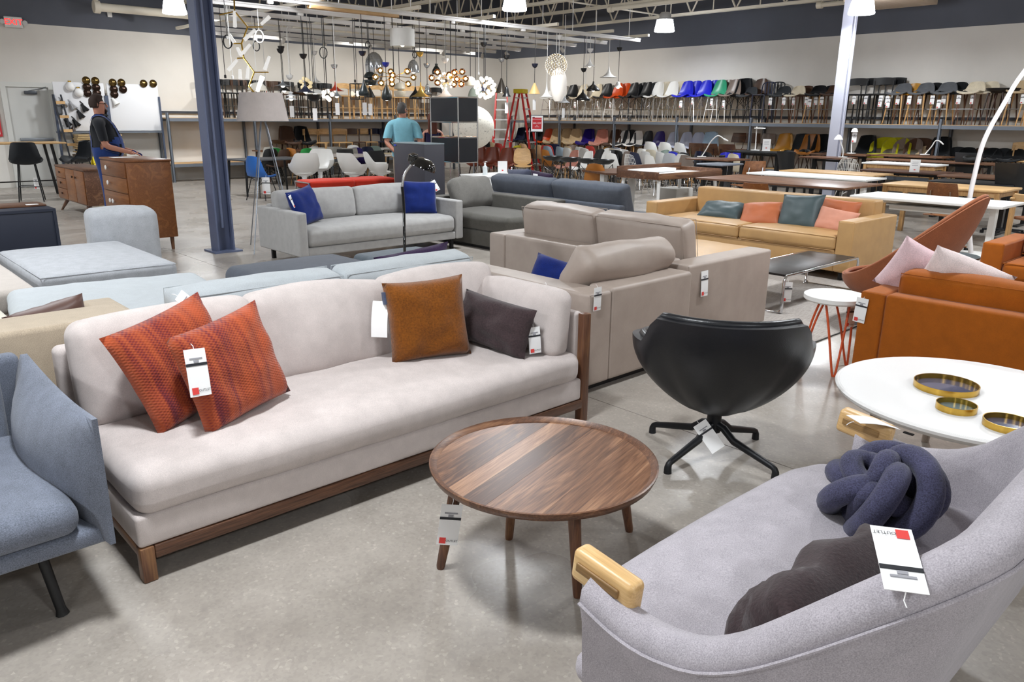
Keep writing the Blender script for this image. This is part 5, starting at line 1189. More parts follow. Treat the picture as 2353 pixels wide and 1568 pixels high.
for i, (px, py, s, c) in enumerate(low):
    X = 17.96+(.05 if i % 2 and s != 'open' else 0); p = at_x(px, 310, X); big = 1.0
    chair(s, c, 'dowel' if s != 'rail' else 'post', 'dark' if c not in ('beige', 'white', 'oak') else 'oak', (X, p.y, ZL), FW+R(rnd.uniform(-8, 8)), .42, 'on the low deck of the long rack', 'chairs on the low deck of the long rack')
for px, c in ((1508, 'white'), (1542, 'white'), (1579, 'white'), (1614, 'brown'), (1647, 'brown'), (1684, 'brown')):
    p = at_z(px, 312, 1.02); k = 17.2/p.x if p.x > 17.2 else 1; X = 17.25; p = at_x(px, 312, X)
    chair('shell' if c == 'white' else 'ply', c, 'rod', 'chrome', (X, p.y, 0), R(90+rnd.uniform(-8, 8)), .46, 'standing at the foot of the long rack', 'chairs at the foot of the long rack', sc=1.18)
# ---- crowd of chairs on the floor: (px, py of the top edge, shape, colour)
fld = [(1139, 322, 'shell', 'beige'), (1156, 328, 'shell', 'red'), (1176, 334, 'shell', 'yellow'), (1211, 329, 'shell', 'peach'), (1240, 330, 'shell', 'sage'), (1249, 325, 'shell', 'peach'), (1268, 331, 'seven', 'red'), (1284, 329, 'round', 'navy'), (1306, 331, 'shell', 'taupe'), (1317, 326, 'shell', 'beige'), (1343, 327, 'shell', 'white'), (1373, 328, 'seven', 'red'), (1270, 322, 'shell', 'light blue'), (1300, 323, 'shell', 'light blue'), (1408, 327, 'shell', 'mustard'), (1430, 328, 'shell', 'lavender'), (1384, 329, 'shell', 'black'),
       (1144, 338, 'ply', 'brown'), (1181, 339, 'ply', 'brown'), (1236, 341, 'ply', 'brown'), (1269, 342, 'shell', 'tan'), (1304, 344, 'shell', 'pink'), (1337, 346, 'shell', 'white'), (1378, 347, 'shell', 'white'), (1317, 338, 'shell', 'white'), (1355, 338, 'shell', 'white'), (1388, 340, 'shell', 'white'), (1405, 335, 'shell', 'white'), (1366, 336, 'shell', 'charcoal'), (1397, 343, 'shell', 'charcoal'),
       (1424, 341, 'shell', 'cream'), (1437, 343, 'shell', 'black'), (1449, 338, 'shell', 'white'), (1455, 344, 'shell', 'taupe'), (1472, 346, 'shell', 'navy'), (1417, 350, 'shell', 'white'), (1463, 353, 'wire', 'white'), (1487, 340, 'shell', 'white'), (1504, 331, 'shell', 'cream'), (1497, 347, 'shell', 'white'), (1511, 355, 'shell', 'white'), (1518, 338, 'shell', 'sage'), (1534, 342, 'shell', 'white'), (1549, 349, 'shell', 'silver'), (1560, 347, 'shell', 'blue'), (1554, 333, 'shell', 'lavender'), (1565, 341, 'shell', 'olive'), (1578, 343, 'shell', 'white'), (1588, 338, 'shell', 'black'), (1590, 351, 'shell', 'taupe'), (1622, 344, 'shell', 'navy'), (1636, 339, 'shell', 'black'), (1656, 346, 'shell', 'blue'), (1686, 341, 'shell', 'blue'), (1700, 345, 'shell', 'cream')]
for i, (px, py, s, c) in enumerate(fld):
    p = free_spot(px, py, .855)
    rz = R(-90+rnd.uniform(-14, 14)) if rnd.random() < .35 else R(90+rnd.uniform(-14, 14))
    chair(s, c, 'rod' if s in ('shell', 'ply', 'seven', 'wire') else 'dowel', ('chrome', 'oak', 'chrome', 'black')[i % 4], (p.x, p.y, 0), rz, .45, 'in the crowd of chairs before the long rack', 'chairs crowded before the long rack')
FL = 'among the front chairs below the ladder'
for px, py in ((1098, 340), (1127, 341), (1163, 343)):
    p = at_z(px, py, .84); chair('round', 'leather brown', 'dowel', 'dark', (p.x, p.y, 0), R(-62), .45, FL, 'brown leather chairs below the ladder', label='oxblood brown leather chair with rounded back in the row beside the tower')
p = at_z(1200, 337, .85); chair('seven', 'oak', 'rod', 'chrome', (p.x-1.2, p.y-1.3, 0), R(-40), .46, label='waisted pale oak plywood chair with chrome legs below the ladder', sc=1.0)
p = at_z(1118, 321, .84); k = .86; chair('ply', 'black', 'rod', 'black', (p.x*k, p.y*k, 0), R(110), .5, label='black small backed chair beside the speckled globe lamp', sc=1.12)
for px, py in ((1270, 359), (1311, 362), (1352, 365), (1387, 367)):
    p = at_z(px, py, .79); chair('bowl', 'black', 'rod', 'black', (p.x, p.y, 0), R(-90), .72, label='glossy black bowl seated bar stool with wire legs in the row by the oak desk', group='black bowl stools in a row')
p = at_z(1376, 374, .86); chair('shell', 'tan', 'sled', 'black', (p.x, p.y, 0), R(115), .46, label='tan leather shell chair on a black sled base under the oak desk')

# ---- chairs and tables on the dining side
DS = 'around the dining tables'
_o = at_z(805, 355, .73)*.99; _g = at_z(650, 350, .73)*.86+Vector((-.3, .2, 0))
for cx, cy, rx in ((9.6, 18.75, .9), (11.6, 18.55, 1.0), (12.9, 17.6, 1.0), (11.3, 16.4, .8), (_g.x, _g.y, .75), (_o.x, _o.y, .8)):
    for q in range(6): SPOTS_USED.append((cx-rx+2*rx*q/5, cy))       # keep chairs clear of the table tops
for q in ((696, 351), (733, 344), (812, 351), (873, 350)): SPOTS_USED.append(tuple((at_z(q[0], q[1], .86)*.965)[:2]))
for px, py, s, c, b, l, yaw, h, k in [(625, 338, 'round', 'light grey', 'rod', 'black', 150, .855, .8), (701, 333, 'round', 'light grey', 'rod', 'black', -110, .855, .86), (596, 357, 'shell', 'royal blue', 'rod', 'black', 120, .85, 1.0), (614, 323, 'shell', 'black', 'rod', 'black', 170, .85, .78), (638, 325, 'shell', 'brown', 'rod', 'black', 190, .85, .8), (702, 327, 'shell', 'bright green', 'rod', 'black', 160, .85, .8), (624, 321, 'shell', 'bright green', 'rod', 'black', 170, .85, .75), (689, 331, 'round', 'tan', 'dowel', 'oak', 80, .85, .84), (727, 336, 'shell', 'grey', 'rod', 'black', 160, .85, .9), (792, 342, 'ply', 'black', 'rod', 'black', 150, .85, .92), (818, 338, 'shell', 'purple', 'rod', 'black', 150, .85, .9), (861, 342, 'seven', 'black', 'rod', 'chrome', 150, .85, .92), (860, 331, 'shell', 'sage', 'rod', 'chrome', 150, .85, .86), (842, 325, 'shell', 'navy', 'rod', 'black', 150, .85, .8), (728, 327, 'ply', 'white', 'rod', 'chrome', 150, .85, .82), (768, 330, 'ply', 'light grey', 'rod', 'chrome', 150, .85, .85), (802, 329, 'ply', 'light grey', 'rod', 'chrome', 150, .85, .83), (745, 326, 'shell', 'cream', 'rod', 'chrome', 150, .85, .8), (810, 322, 'shell', 'white', 'rod', 'chrome', 150, .85, .78)]:
    p = free_spot(px, py, h)
    chair(s, c, b, l, (p.x, p.y, 0), R(yaw), .45, DS, 'chairs around the dining tables')
for px, py, yaw, lb in [(696, 351, 165, 'white pedestal armchair seen from behind at the white oval table'), (733, 344, -40, 'white pedestal armchair across the white oval table'), (812, 351, 105, 'white pedestal armchair turned sideways at the white oval table'), (873, 350, 60, 'white pedestal armchair beside the graphite cabinet')]:
    p = at_z(px, py, .86); chair('arm', 'white', 'ped', 'white', (p.x*.965, p.y*.965, 0), R(yaw), .45, label=lb, sc=1.05)
def ptable(name, label, c, rx, ry, h, topm, legm, kind='ped', rz=0):
    t = thing(name, label, 'table', (c[0], c[1], 0), rz)
    if kind == 'ped':
        m = MB(); m.lathe([(0, h-.03), (.94, h-.03), (1, h-.012), (1, h), (0, h)], 48); m.v = [(x*rx, y*ry, z) for x, y, z in m.v]; m.obj('table_top', topm, t); MB().lathe([(0, 0), (.32, 0), (.3, .015), (.1, .06), (.05, .2), (.05, h-.2), (.14, h-.03), (0, h-.03)], 32).obj('pedestal', legm, t)
    else:
        MB().box(-rx, rx, -ry, ry, h-.03, h, .006).obj('table_top', topm, t)
        for sx in (-1, 1):
            for sy in (-1, 1): MB().tube([(sx*(rx-.1), sy*(ry-.08), h-.03), (sx*(rx-.06), sy*(ry-.05), 0)], [.03, .02], 8).obj('leg', legm, t)
    return t
c = at_z(805, 355, .73); ptable('dining_table', 'white oval pedestal table between the white pedestal armchairs', (c.x*.99, c.y*.99), 1.0, .62, .73, plain('#e4ddd8', .2), WHITEG, rz=R(-35))
c = at_z(650, 350, .73); ptable('dining_table', 'dark grey dining table with straight legs by the grey upholstered chair', (c.x*.86-.3, c.y*.86+.2), .75, .42, .73, plain('#4a4c50', .4), BLACK, 'leg', R(5))
c = Vector((10.1, 18.6, 0)); ptable('dining_table', 'dark walnut dining table with green chairs', (9.6, 18.75), .9, .42, .75, WALNUT, DKWOOD, 'leg')
ptable('dining_table', 'white dining table behind the white oval table', (11.6, 18.55), 1.0, .42, .75, WHITE, WHITE, 'leg'); ptable('dining_table', 'grey stone dining table near the man in the blue shirt', (12.9, 17.6), 1.0, .45, .75, plain('#9b958c', .3), BLACK, 'leg')
ptable('dining_table', 'pale birch dining table beyond the graphite cabinet', (11.3, 16.4), .8, .45, .72, wood('#c9b58e', '#dcc9a4', '#e8d9ba', 0, .5), OAK_Z, 'leg')
# rack on the dining wall: stools above, chairs below
YR = 19.98
for i, (px, s, c, l) in enumerate([(492, 'rail', 'brown', 'dark'), (514, 'rail', 'black', 'dark'), (537, 'rail', 'black', 'dark'), (560, 'rail', 'brown', 'dark'), (582, 'rail', 'black', 'dark'), (604, 'rail', 'black', 'dark'), (624, 'rail', 'brown', 'dark'), (645, 'rail', 'brown', 'dark'), (668, 'rail', 'black', 'dark'), (690, 'bowl', 'brown', 'dark'), (712, 'rail', 'black', 'dark'), (734, 'rail', 'black', 'dark'), (757, 'rail', 'black', 'dark'), (783, 'rail', 'oak', 'oak'), (808, 'rail', 'oak', 'oak'), (833, 'rail', 'oak', 'oak'), (858, 'rail', 'oak', 'oak'), (884, 'rail', 'oak', 'oak'), (909, 'rail', 'oak', 'oak'), (934, 'rail', 'oak', 'oak'), (958, 'rail', 'oak', 'oak'), (985, 'rail', 'brown', 'dark'), (1010, 'rail', 'black', 'dark')]):
    p = at_y(px, 250, YR); chair(s, c, 'post', l, (p.x, YR, ZD), R(rnd.uniform(-6, 6)+(180 if c == 'oak' else 0)), .66, 'on the top deck behind the pendants', 'bar stools on the top deck behind the pendants', sc=.94)
for i, (px, s, c) in enumerate([(640, 'bowl', 'brown'), (664, 'round', 'brown'), (698, 'round', 'black'), (722, 'rail', 'oak'), (755, 'rail', 'oak'), (786, 'rail', 'oak'), (817, 'rail', 'brown'), (846, 'rail', 'oak'), (872, 'rail', 'navy'), (895, 'rail', 'navy'), (965, 'rail', 'navy')]):
    p = at_y(px, 300, YR); chair(s, c, 'post' if s == 'rail' else 'dowel', 'dark', (p.x, YR, ZL), R(rnd.uniform(-6, 6)), .42, 'on the low deck behind the dining tables', 'chairs on the low deck behind the dining tables', sc=1.05)
# black bar stools at the oak bar table
BE = fabric('#1b1e22', .15, 260, .2)
def beetle(loc, rz, label, leg=BLACKM):
    t = thing('bar_stool', label, 'stool', loc, rz); sh = .73
    MB().shell(prof_fn(.50, .44, .36, .05, .13, .47, .6), 12, 20, .05).obj('shell', BE, t, (0, 0, sh), smooth=60)
    for sx in (-1, 1):
        MB().tube([(sx*.13, -.14, sh-.03), (sx*.2, -.2, 0)], .011, 8).obj('leg', leg, t); MB().tube([(sx*.13, .14, sh-.03), (sx*.2, .22, 0)], .011, 8).obj('leg', leg, t)
        MB().tube([(sx*.175, -.18, .28), (sx*.175, .19, .28)], .008, 6).obj('footrest', leg, t)
    for y in (-.178, .19): MB().tube([(-.175, y, .28), (.175, y, .28)], .008, 6).obj('footrest', leg, t)
    return t
c = at_z(70, 462, 0); s = beetle((3.3, 17.0, 0), R(165), 'black upholstered bar stool seen from behind at the oak bar table'); price_tag(s, (-.1, -.1, .32), (0, 0, R(150)), 1.4, 0)
beetle((4.25, 17.25, 0), R(-75), 'black upholstered bar stool turned sideways at the end of the oak bar table'); beetle((2.55, 17.1, 0), R(170), 'black bar stool with dark walnut legs at the oak bar table', DKWOOD)
# ---------------------------------------------------------------- desks
DESKZ = {}
def desk(name, label, nl, nr, z, depth, topm, legm, kind='T', th=.03, X=None):
    a = at_z(*nl, z); b = at_z(*nr, z); x = (a.x+b.x)/2 if X is None else X
    if X is not None: a = at_x(nl[0], nl[1], X); b = at_x(nr[0], nr[1], X); z = (a.z+b.z)/2
    DESKZ[label] = (x, z)
    y1, y0 = a.y, b.y; t = thing(name, label, 'desk', (x, y0, 0)); L = y1-y0
    MB().box(0, depth, 0, L, z-th, z, .006).obj('desk_top', topm, t)
    if kind == 'T':
        for y in (.18, L-.18):
            MB().box(depth/2-.045, depth/2+.045, y-.03, y+.03, .03, z-th).obj('column_leg', legm, t, smooth=0); MB().box(.04, depth-.04, y-.035, y+.035, 0, .03, .006).obj('foot', legm, t)
        MB().box(depth/2-.03, depth/2+.03, .2, L-.2, z-th-.06, z-th-.02).obj('beam', legm, t, smooth=0)
    elif kind == 'A':
        for y in (.15, L-.15):
            for sx, xx in ((-1, .12), (1, depth-.12)): MB().tube([(xx, y, z-th), (xx+sx*.08, y, 0)], [.03, .018], 8).obj('leg', legm, t)
    else:
        for y in (.06, L-.06):
            for xx in (.05, depth-.05): MB().box(xx-.03, xx+.03, y-.03, y+.03, 0, z-th).obj('leg', legm, t, smooth=0)
        MB().box(.04, depth-.04, .06, L-.06, z-th-.07, z-th).obj('apron', legm, t, smooth=0)
    return t
GREYM = plain('#6a7078', .4, .3); WALY = WALNUT_Y
t = thing('desk', 'desk with pointed oak top and white lifting legs beside the bowl stools', 'desk', (9.8, 8.25, 0))
MB().prism([(0, .15), (.12, 0), (1.35, 0), (1.35, .85), (.3, .95)], .71, .74).obj('desk_top', WALY, t, smooth=0)
for x, y in ((.3, .45), (1.05, .45)): MB().box(x-.045, x+.045, y-.045, y+.045, .03, .71).obj('column_leg', WHITE, t, smooth=0); MB().box(x-.04, x+.04, .05, .85, 0, .03, .006).obj('foot', WHITE, t)
t = thing('writing_desk', 'writing desk with walnut tray rim and slender white legs', 'desk', (9.92, 7.42, 0))
MB().box(.0, 1.7, .0, .82, .70, .735, .005).obj('desk_top', WHITE, t)
for bb in ((-.02, 1.72, -.02, .0, .68, .78), (-.02, 1.72, .82, .84, .68, .86), (-.02, .0, .0, .82, .68, .80), (1.7, 1.72, .0, .82, .68, .8)): MB().box(*bb, .004).obj('rim_panel', WALNUT, t)
for x in (.08, 1.62):
    for y in (.06, .76): MB().tube([(x, y, .70), (x+(-.06 if x < 1 else .06), y+(-.05 if y < .4 else .05), 0)], [.032, .014], 10).obj('leg', WHITE, t)
MB().box(.2, 1.2, .55, .8, .74, .80, .01).obj('paper_cover', PAPER, t)
tag(MB().box(-.25, .25, -.2, .2, 0, .42, .01).obj('storage_box', plain('#c9c6c0', .6), None, (11.6, 8.3, 0)), 'pale grey storage box under the writing desk', 'box')
desk('desk', 'long walnut desk on grey legs behind the mustard sofa', (1610, 407), (1930, 434), .74, 1.2, WALY, GREYM)
desk('desk', 'white topped desk pushed against the long walnut desk', (1715, 396), (1990, 414), .745, .75, WHITE, WHITE, X=11.9)
desk('desk', 'pale oak desk with black angled legs', (1803, 390), (1995, 405), .74, .8, OAK_Y, BLACK, 'A')
desk('desk', 'raised black desk holding the small white task lamp', (1668, 346), (1785, 352), 1.0, .75, BLACKM, BLACK, X=14.3)
desk('desk', 'raised walnut desk holding the arched white lamp', (1575, 363), (1672, 368), .86, .8, WALY, BLACK, X=13.0)
desk('desk', 'raised walnut desk beside the pale grey column', (1835, 358), (1935, 366), .95, .7, WALY, BLACK, X=15.2)
desk('desk', 'raised walnut desk at the foot of the pale grey column', (1862, 352), (1990, 357), .97, .7, WALY, BLACK, X=16.5)
desk('desk', 'raised walnut desk with the white angle lamp', (2000, 357), (2165, 360), 1.0, .7, WALY, BLACK, X=16.7)
desk('desk', 'walnut desk with plastic wrapped corner', (1990, 366), (2290, 376), .97, .62, WALY, BLACK, X=15.9)
desk('desk', 'white topped table with oak apron between the walnut desks', (1980, 372), (2150, 381), .86, .65, WHITE, OAK_Z, 'P', X=15.15)
desk('desk', 'dark walnut desk holding a white card', (1985, 388), (2165, 402), .74, .75, wood('#2c1810', '#4d2f20', '#68442f', 1, .4), BLACK)
desk('desk', 'reddish walnut desk beneath the arc lamp pole', (2155, 402), (2380, 415), .74, .9, WALY, BLACK)
desk('desk', 'black topped desk behind the oak bench table', (2130, 414), (2330, 427), .73, .7, BLACKM, BLACK, X=12.7)
t = desk('oak_table', 'pale oak table with rounded legs and an oak armchair at its end', (2033, 420), (2295, 441), .74, .85, OAK_Y, OAK_Z, 'P')
t = desk('desk', 'white desk on white legs nearest the terracotta chair', (1970, 446), (2290, 479), .74, .78, WHITE, WHITE)
MB().box(.1, .7, .3, 1.2, .6, .66, .01).obj('cable_tray', plain('#c9c9c6', .5), t)
desk('desk', 'slate topped desk behind the crowd of white chairs', (1600, 375), (1660, 379), .74, .7, plain('#7a808a', .4), BLACK, X=12.2)
# desk chairs
p = at_z(2195, 420, .8); 
def deskchair(px, py, h, s, c, b, l, yaw, lb, k=1.0, sh=.46, sc=None):
    p = at_z(px, py, h); return chair(s, c, b, l, (p.x*k, p.y*k, 0), R(yaw), sh, label=lb, group='desk chairs', sc=sc)
q = at_x(2188, 418, 10.75); chair('ply', 'tan', 'star', 'chrome', (10.75, q.y, 0), R(80), .46, label='teak plywood task chair behind the white desk', group='desk chairs', sc=q.z/.865)
q = at_x(1752, 418, 9.5); chair('ply', 'tan', 'rod', 'black', (9.5, q.y, 0), R(95), .46, label='teak plywood chair tucked at the long walnut desk', group='desk chairs', sc=q.z/.865)
q = at_x(1722, 368, 12.4); chair('ply', 'tan', 'rod', 'chrome', (12.4, q.y, 0), R(150), .46, label='teak plywood chair beside the raised black desk', group='desk chairs', sc=q.z/.865)
deskchair(1835, 343, 1.02, 'mesh', 'black', 'star', 'black', 70, 'black mesh office chair at the raised black desk', .9)
deskchair(1962, 358, .88, 'wire', 'white', 'rod', 'white', 95, 'white perforated wire chair between the desks', .86, .46, 1.1)
deskchair(2235, 340, 1.0, 'mesh', 'charcoal', 'star', 'black', 100, 'charcoal mesh office chair behind the walnut desks', .8)
chair('mesh', 'black', 'star', 'black', (12.2, 2.0, 0), R(60), .46, label='black mesh office chair beside the oak armchair', group='desk chairs')
deskchair(2335, 380, .9, 'mesh', 'black', 'star', 'black', 100, 'black mesh office chair beyond the reddish walnut desk', .86)
# oak armchair at the table end
c = at_z(2290, 545, 0); t = thing('armchair', 'pale oak armchair with open frame at the oak table', 'chair', (11.35, 2.55, 0), R(60))
MB().box(-.26, .26, -.26, .26, .42, .46, .015, 2).obj('seat', leather('#7a4a2a', .5), t)
for sx in (-1, 1):
    MB().tube([(sx*.28, -.26, 0), (sx*.28, -.26, .66)], .019, 8).obj('leg', OAK_Z, t); MB().tube([(sx*.28, .26, 0), (sx*.28, .28, .72)], .019, 8).obj('leg', OAK_Z, t); MB().box(sx*.28-.03, sx*.28+.03, -.32, .32, .66, .69, .012, 2).obj('armrest', OAK_Y, t)
MB().box(-.28, .28, .26, .30, .64, .74, .012, 2).obj('top_rail', OAK, t)
# ---- desk lamps, cards and small things
def desklamp(label, px, py, X, path, head=None, name='desk_lamp'):
    b = at_x(px, py, X); t = thing(name, label, 'desk lamp', b); MB().lathe([(0, 0), (.09, 0), (.09, .015), (0, .018)], 24).obj('base', WHITE, t)
    P = [at_x(x, y, X)-b for x, y in path]; MB().tube(bez([Vector((0, 0, .01))]+P, 6), .011, 8).obj('arm', WHITE, t); return t, P
t, P = desklamp('arched white desk lamp on the raised walnut desk', 1612, 361, 13.4, [(1622, 345), (1634, 325), (1650, 312), (1664, 320)]); MB().tube([P[-1], at_x(1673, 324, 13.4)-at_x(1612, 361, 13.4)], [.02, .012], 8).obj('lamp_head', WHITE, t)
t, P = desklamp('small white desk lamp with flat disc head on the raised black desk', 1735, 346, 14.6, [(1737, 320), (1739, 291)]); MB().lathe([(0, -.015), (.11, -.012), (.11, .012), (0, .015)], 20, Matrix.Translation(at_x(1746, 295, 14.6)-at_x(1735, 346, 14.6))).obj('lamp_head', WHITE, t)
t, P = desklamp('white jointed desk lamp with cone head beside the perforated chair', 1936, 362, 15.4, [(1937, 345), (1930, 322)]); MB().lathe([(.02, .06), (.05, .03), (.085, -.03), (.08, -.03), (0, .02)], 20, Matrix.Translation(at_x(1927, 317, 15.4)-at_x(1936, 362, 15.4))).obj('lamp_head', WHITE, t)
t, P = desklamp('white desk lamp with hanging tags near the pale grey column', 1956, 353, 16.7, [(1957, 330), (1962, 305)]); MB().lathe([(.02, .05), (.05, .03), (.07, -.03), (.065, -.03), (0, .02)], 20, Matrix.Translation(at_x(1964, 300, 16.7)-at_x(1956, 353, 16.7))).obj('lamp_head', WHITE, t); price_tag(t, at_x(1963, 316, 16.7)-at_x(1956, 353, 16.7), (0, 0, R(-60)), 1.3, 0)
t, P = desklamp('slim white lamp leaning before the perforated rack post', 2125, 356, 17.0, [(2140, 338), (2150, 324), (2160, 325), (2168, 332)]); MB().tube([P[-2], P[-1]], [.016, .012], 8).obj('lamp_head', WHITE, t)
def card(label, px, py, X, w=.16, h=.23):
    p = at_x(px, py, X); t = thing('card_stand', label, 'sign', p, R(-90+12)); MB().box(-w/2, w/2, -.004, .004, 0, h, .002).obj('card', PAPER, t); MB().box(-.012, .016, -.006, -.004, .05, .066).obj('red_mark', REDINK, t); MB().box(-w/2, w/2, -.03, .03, 0, .005).obj('foot', PAPER, t)
    for k in range(3): MB().box(-w*.3, w*.3, -.0052, -.004, h*.55+k*.03, h*.55+k*.03+.006).obj('print_line', GREYINK, t)
card('white price card on the raised black desk', 1760, 347, 14.55); card('white price card on the dark walnut desk', 2100, 398, 14.45)
t = tag(MB().box(-.2, .2, -.12, .12, 0, .1, .03, 2, (0, 0, 0), 4, .02).obj('plastic_wrap', glass('#e8eef0', .2), None, at_x(2235, 371, 16.1)), 'crumpled clear plastic wrap on the walnut desk', 'wrap')
tag(MB().box(-.06, .06, -.04, .04, 0, .045, .015, 2).obj('desk_gadget', BLACK, None, at_x(1659, 362, 13.3)+Vector((0, 0, 0))), 'small black gadget on the walnut desk', 'gadget')
# ================================================================== pendant lamps
FORM = {  # profile: (radius fraction, height fraction), 1 = top
 'trumpet': [(.05, 1), (.06, .9), (.1, .7), (.18, .5), (.36, .28), (.66, .1), (1, 0), (.98, -.01), (.6, .08), (.1, .5)],
 'cone': [(.12, 1), (.16, .97), (1, 0), (.97, 0), (.1, .9)],
 'dome': [(.12, 1), (.3, .97), (.62, .82), (.86, .5), (.98, .12), (1, 0), (.96, 0), (.8, .5), (.2, .9)],
 'bell': [(.1, 1), (.22, .97), (.42, .78), (.52, .45), (.7, .18), (1, 0), (.96, 0), (.5, .3), (.1, .85)],
 'hat': [(.1, 1), (.13, .86), (.17, .74), (.36, .58), (.72, .36), (.97, .16), (1, .06), (.96, 0), (.9, .02), (.3, .5)],
 'drop': [(.06, 1), (.1, .9), (.22, .74), (.5, .52), (.85, .32), (1, .18), (.97, .06), (.86, 0), (.8, .01), (.7, .2), (.1, .7)],
 'tall': [(.1, 1), (.2, .92), (.5, .7), (.82, .45), (1, .25), (.95, .1), (.7, 0), (.64, .01), (.8, .3), (.1, .8)],
 'bowl': [(1, 1), (.97, .7), (.8, .35), (.5, .1), (0, 0)],
 'egg': [(.25, 1), (.6, .93), (.9, .78), (1, .58), (.96, .38), (.78, .18), (.5, .03), (.42, 0), (0, .0)],
 'tier': [(.1, 1), (.16, .92), (.5, .8), (.52, .76), (.2, .7), (.2, .62), (.8, .48), (.82, .42), (.25, .36), (.25, .3), (1, .08), (1, 0), (.9, 0), (.2, .25)],
 'double': [(.12, 1), (.5, .95), (.86, .74), (.98, .56), (.7, .52), (.4, .5), (.36, .42), (.96, .38), (1, .3), (.85, .08), (.7, 0), (.6, .02), (.8, .3)],
 'drum': [(1, 1), (1, 0), (.985, 0), (.985, 1)],
 'bottle': [(.3, 1), (.3, .8), (.55, .66), (.9, .4), (1, .2), (.95, .02), (.9, .02), (.5, .6)],
}
ZTOP = 3.42
BARS = [12.74, 13.8, 14.86, 15.92, 17.0, 18.06, 19.0]
def snap(px, py, d):                                   # the depth at which the lamp hangs under the nearest channel bar
    dr = pix(px, py); best = d; e = 9
    for y in BARS:
        t = y/dr.y
        if 5.3 < dr.x*t < 15.8 and abs(t-d) < e: e = abs(t-d); best = t
    return best
def pendant(label, px, y0, y1, w, d, form, mat, cord=BLACK, bulb=0, canopy=None, name='pendant_lamp', ribs=0, tagp=False):
    d = snap(px, y1, d); bot = at_d(px, y1, d); top = at_d(px, y0, d); h = top.z-bot.z; r = w*d/FPX/2
    t = thing(name, label, 'pendant lamp', bot)
    m = MB(); m.lathe([(a*r, b*h) for a, b in FORM[form]], 32, cap=(form not in ('drum',)))
    if ribs: m.v = [(x*(1+.06*math.cos(ribs*math.atan2(y, x))), y*(1+.06*math.cos(ribs*math.atan2(y, x))), z) for x, y, z in m.v]
    m.obj('shade', mat, t)
    MB().tube([(0, 0, h*.97), (0, 0, ZTOP-bot.z)], .0065, 5).obj('cord', cord, t)
    if canopy:
        zc = at_d(px, canopy[0], d).z-bot.z; cm = canopy[1]
        MB().lathe([(.07, .04), (.066, .012), (.045, -.03), (.012, -.05), (0, -.05)], 16, Matrix.Translation((0, 0, zc))).obj('canopy', cm, t)
    if bulb:
        MB().lathe([(0, -.045), (.03, -.035), (.045, 0), (.03, .035), (0, .045)], 14, Matrix.Translation((0, 0, h*.12))).obj('bulb', glow('#fff1d8', bulb), t)
    if tagp:
        MB().tube([(0, 0, h*.1), (0, 0, -.12)], .002, 4).obj('tag_string', PAPER, t); MB().box(-.045, .045, -.002, .002, -.34, -.12).obj('tag_card', PAPER, t)
    return t
GM = plain('#8b9094', .3, .4); GB = plain('#20282a', .35); BZ = plain('#8a6a2a', .25, .9); GOLD = plain('#c8a85a', .3, .8); TANM = plain('#cfae74', .5); SV = plain('#c9cdd2', .14, .9); CRM = plain('#d8d0bc', .4); NVY = plain('#1a1e30', .3); OGE = plain('#c33a1c', .35)
pendant('white drum pendant with fabric shade below the channel bar', 925, 68, 107, 56, 15, 'drum', fabric('#eeeeea', .03, 400, .1), bulb=3)
pendant('silver ribbed vase shaped pendant', 862, 122, 196, 40, 16.5, 'egg', SV, ribs=9)
pendant('cream double dome pendant beside the steel dome', 919, 190, 222, 27, 15.5, 'double', CRM, tagp=True)
pendant('black and white double dome pendant overlapping the silver vase', 851, 165, 196, 30, 15.2, 'double', GB, bulb=6)
pendant('dark green drop pendant with brass lining beside the glass lantern', 837, 180, 220, 26, 14.2, 'drop', GB, canopy=(125, NVY), tagp=True)
pendant('dark green tall teardrop pendant in front of the oak stools', 889, 192, 231, 24, 14.0, 'tall', GB, bulb=8, canopy=(150, plain('#2030a0', .3)))
pendant('black cone pendant below the dark green drop', 850, 201, 224, 26, 15.6, 'cone', BLACK, tagp=True)
pendant('polished steel dome pendant with clear rim', 950, 138, 167, 28, 16, 'dome', SV, bulb=5)
pendant('small polished steel bell pendant', 982, 193, 216, 20, 16, 'bell', SV, canopy=(152, SV))
pendant('black shallow dome pendant behind the gold trumpet', 955, 200, 228, 30, 16.8, 'hat', BLACK)
pendant('brushed gold trumpet pendant', 967, 190, 222, 46, 14.4, 'trumpet', GOLD, canopy=(127, GOLD))
pendant('pale grey trumpet pendant above the shelving tower', 1024, 194, 223, 52, 13.6, 'trumpet', plain('#c9cacc', .4), WHITE, canopy=(141, WHITE))
pendant('dark bottle shaped glass pendant', 1003, 147, 171, 21, 17, 'bottle', plain('#252a26', .1))
pendant('cream factory pendant with open wire top', 1081, 176, 197, 30, 16, 'dome', CRM)
pendant('frosted green glass dome pendant beside the bulb chandelier', 1093, 200, 222, 36, 17, 'dome', plain('#8e968a', .25), tagp=True)
pendant('black trumpet pendant with lit bulb beside the bulb chandelier', 1112, 192, 210, 24, 15.5, 'cone', NVY, canopy=(105, BLACK))
pendant('gunmetal cone pendant with paper tag near the folded ladder', 1152, 180, 213, 27, 17, 'cone', plain('#5a544e', .3, .6), bulb=4, canopy=(140, SV))
pendant('black bell pendant hanging at the ladder', 1164, 199, 222, 21, 15.5, 'bell', BLACK, canopy=(133, BLACK), tagp=True)
pendant('tan wooden cone pendant above the discount sign', 1228, 191, 216, 27, 16.5, 'cone', TANM, canopy=(152, NVY), tagp=True)
pendant('white trumpet pendant beside the long white egg lamp', 1256, 188, 223, 28, 17.5, 'trumpet', WHITE, WHITE)
pendant('pale grey trumpet pendant half behind the long white egg lamp', 1295, 208, 236, 32, 18, 'trumpet', plain('#c4c8cc', .4), WHITE, tagp=True)
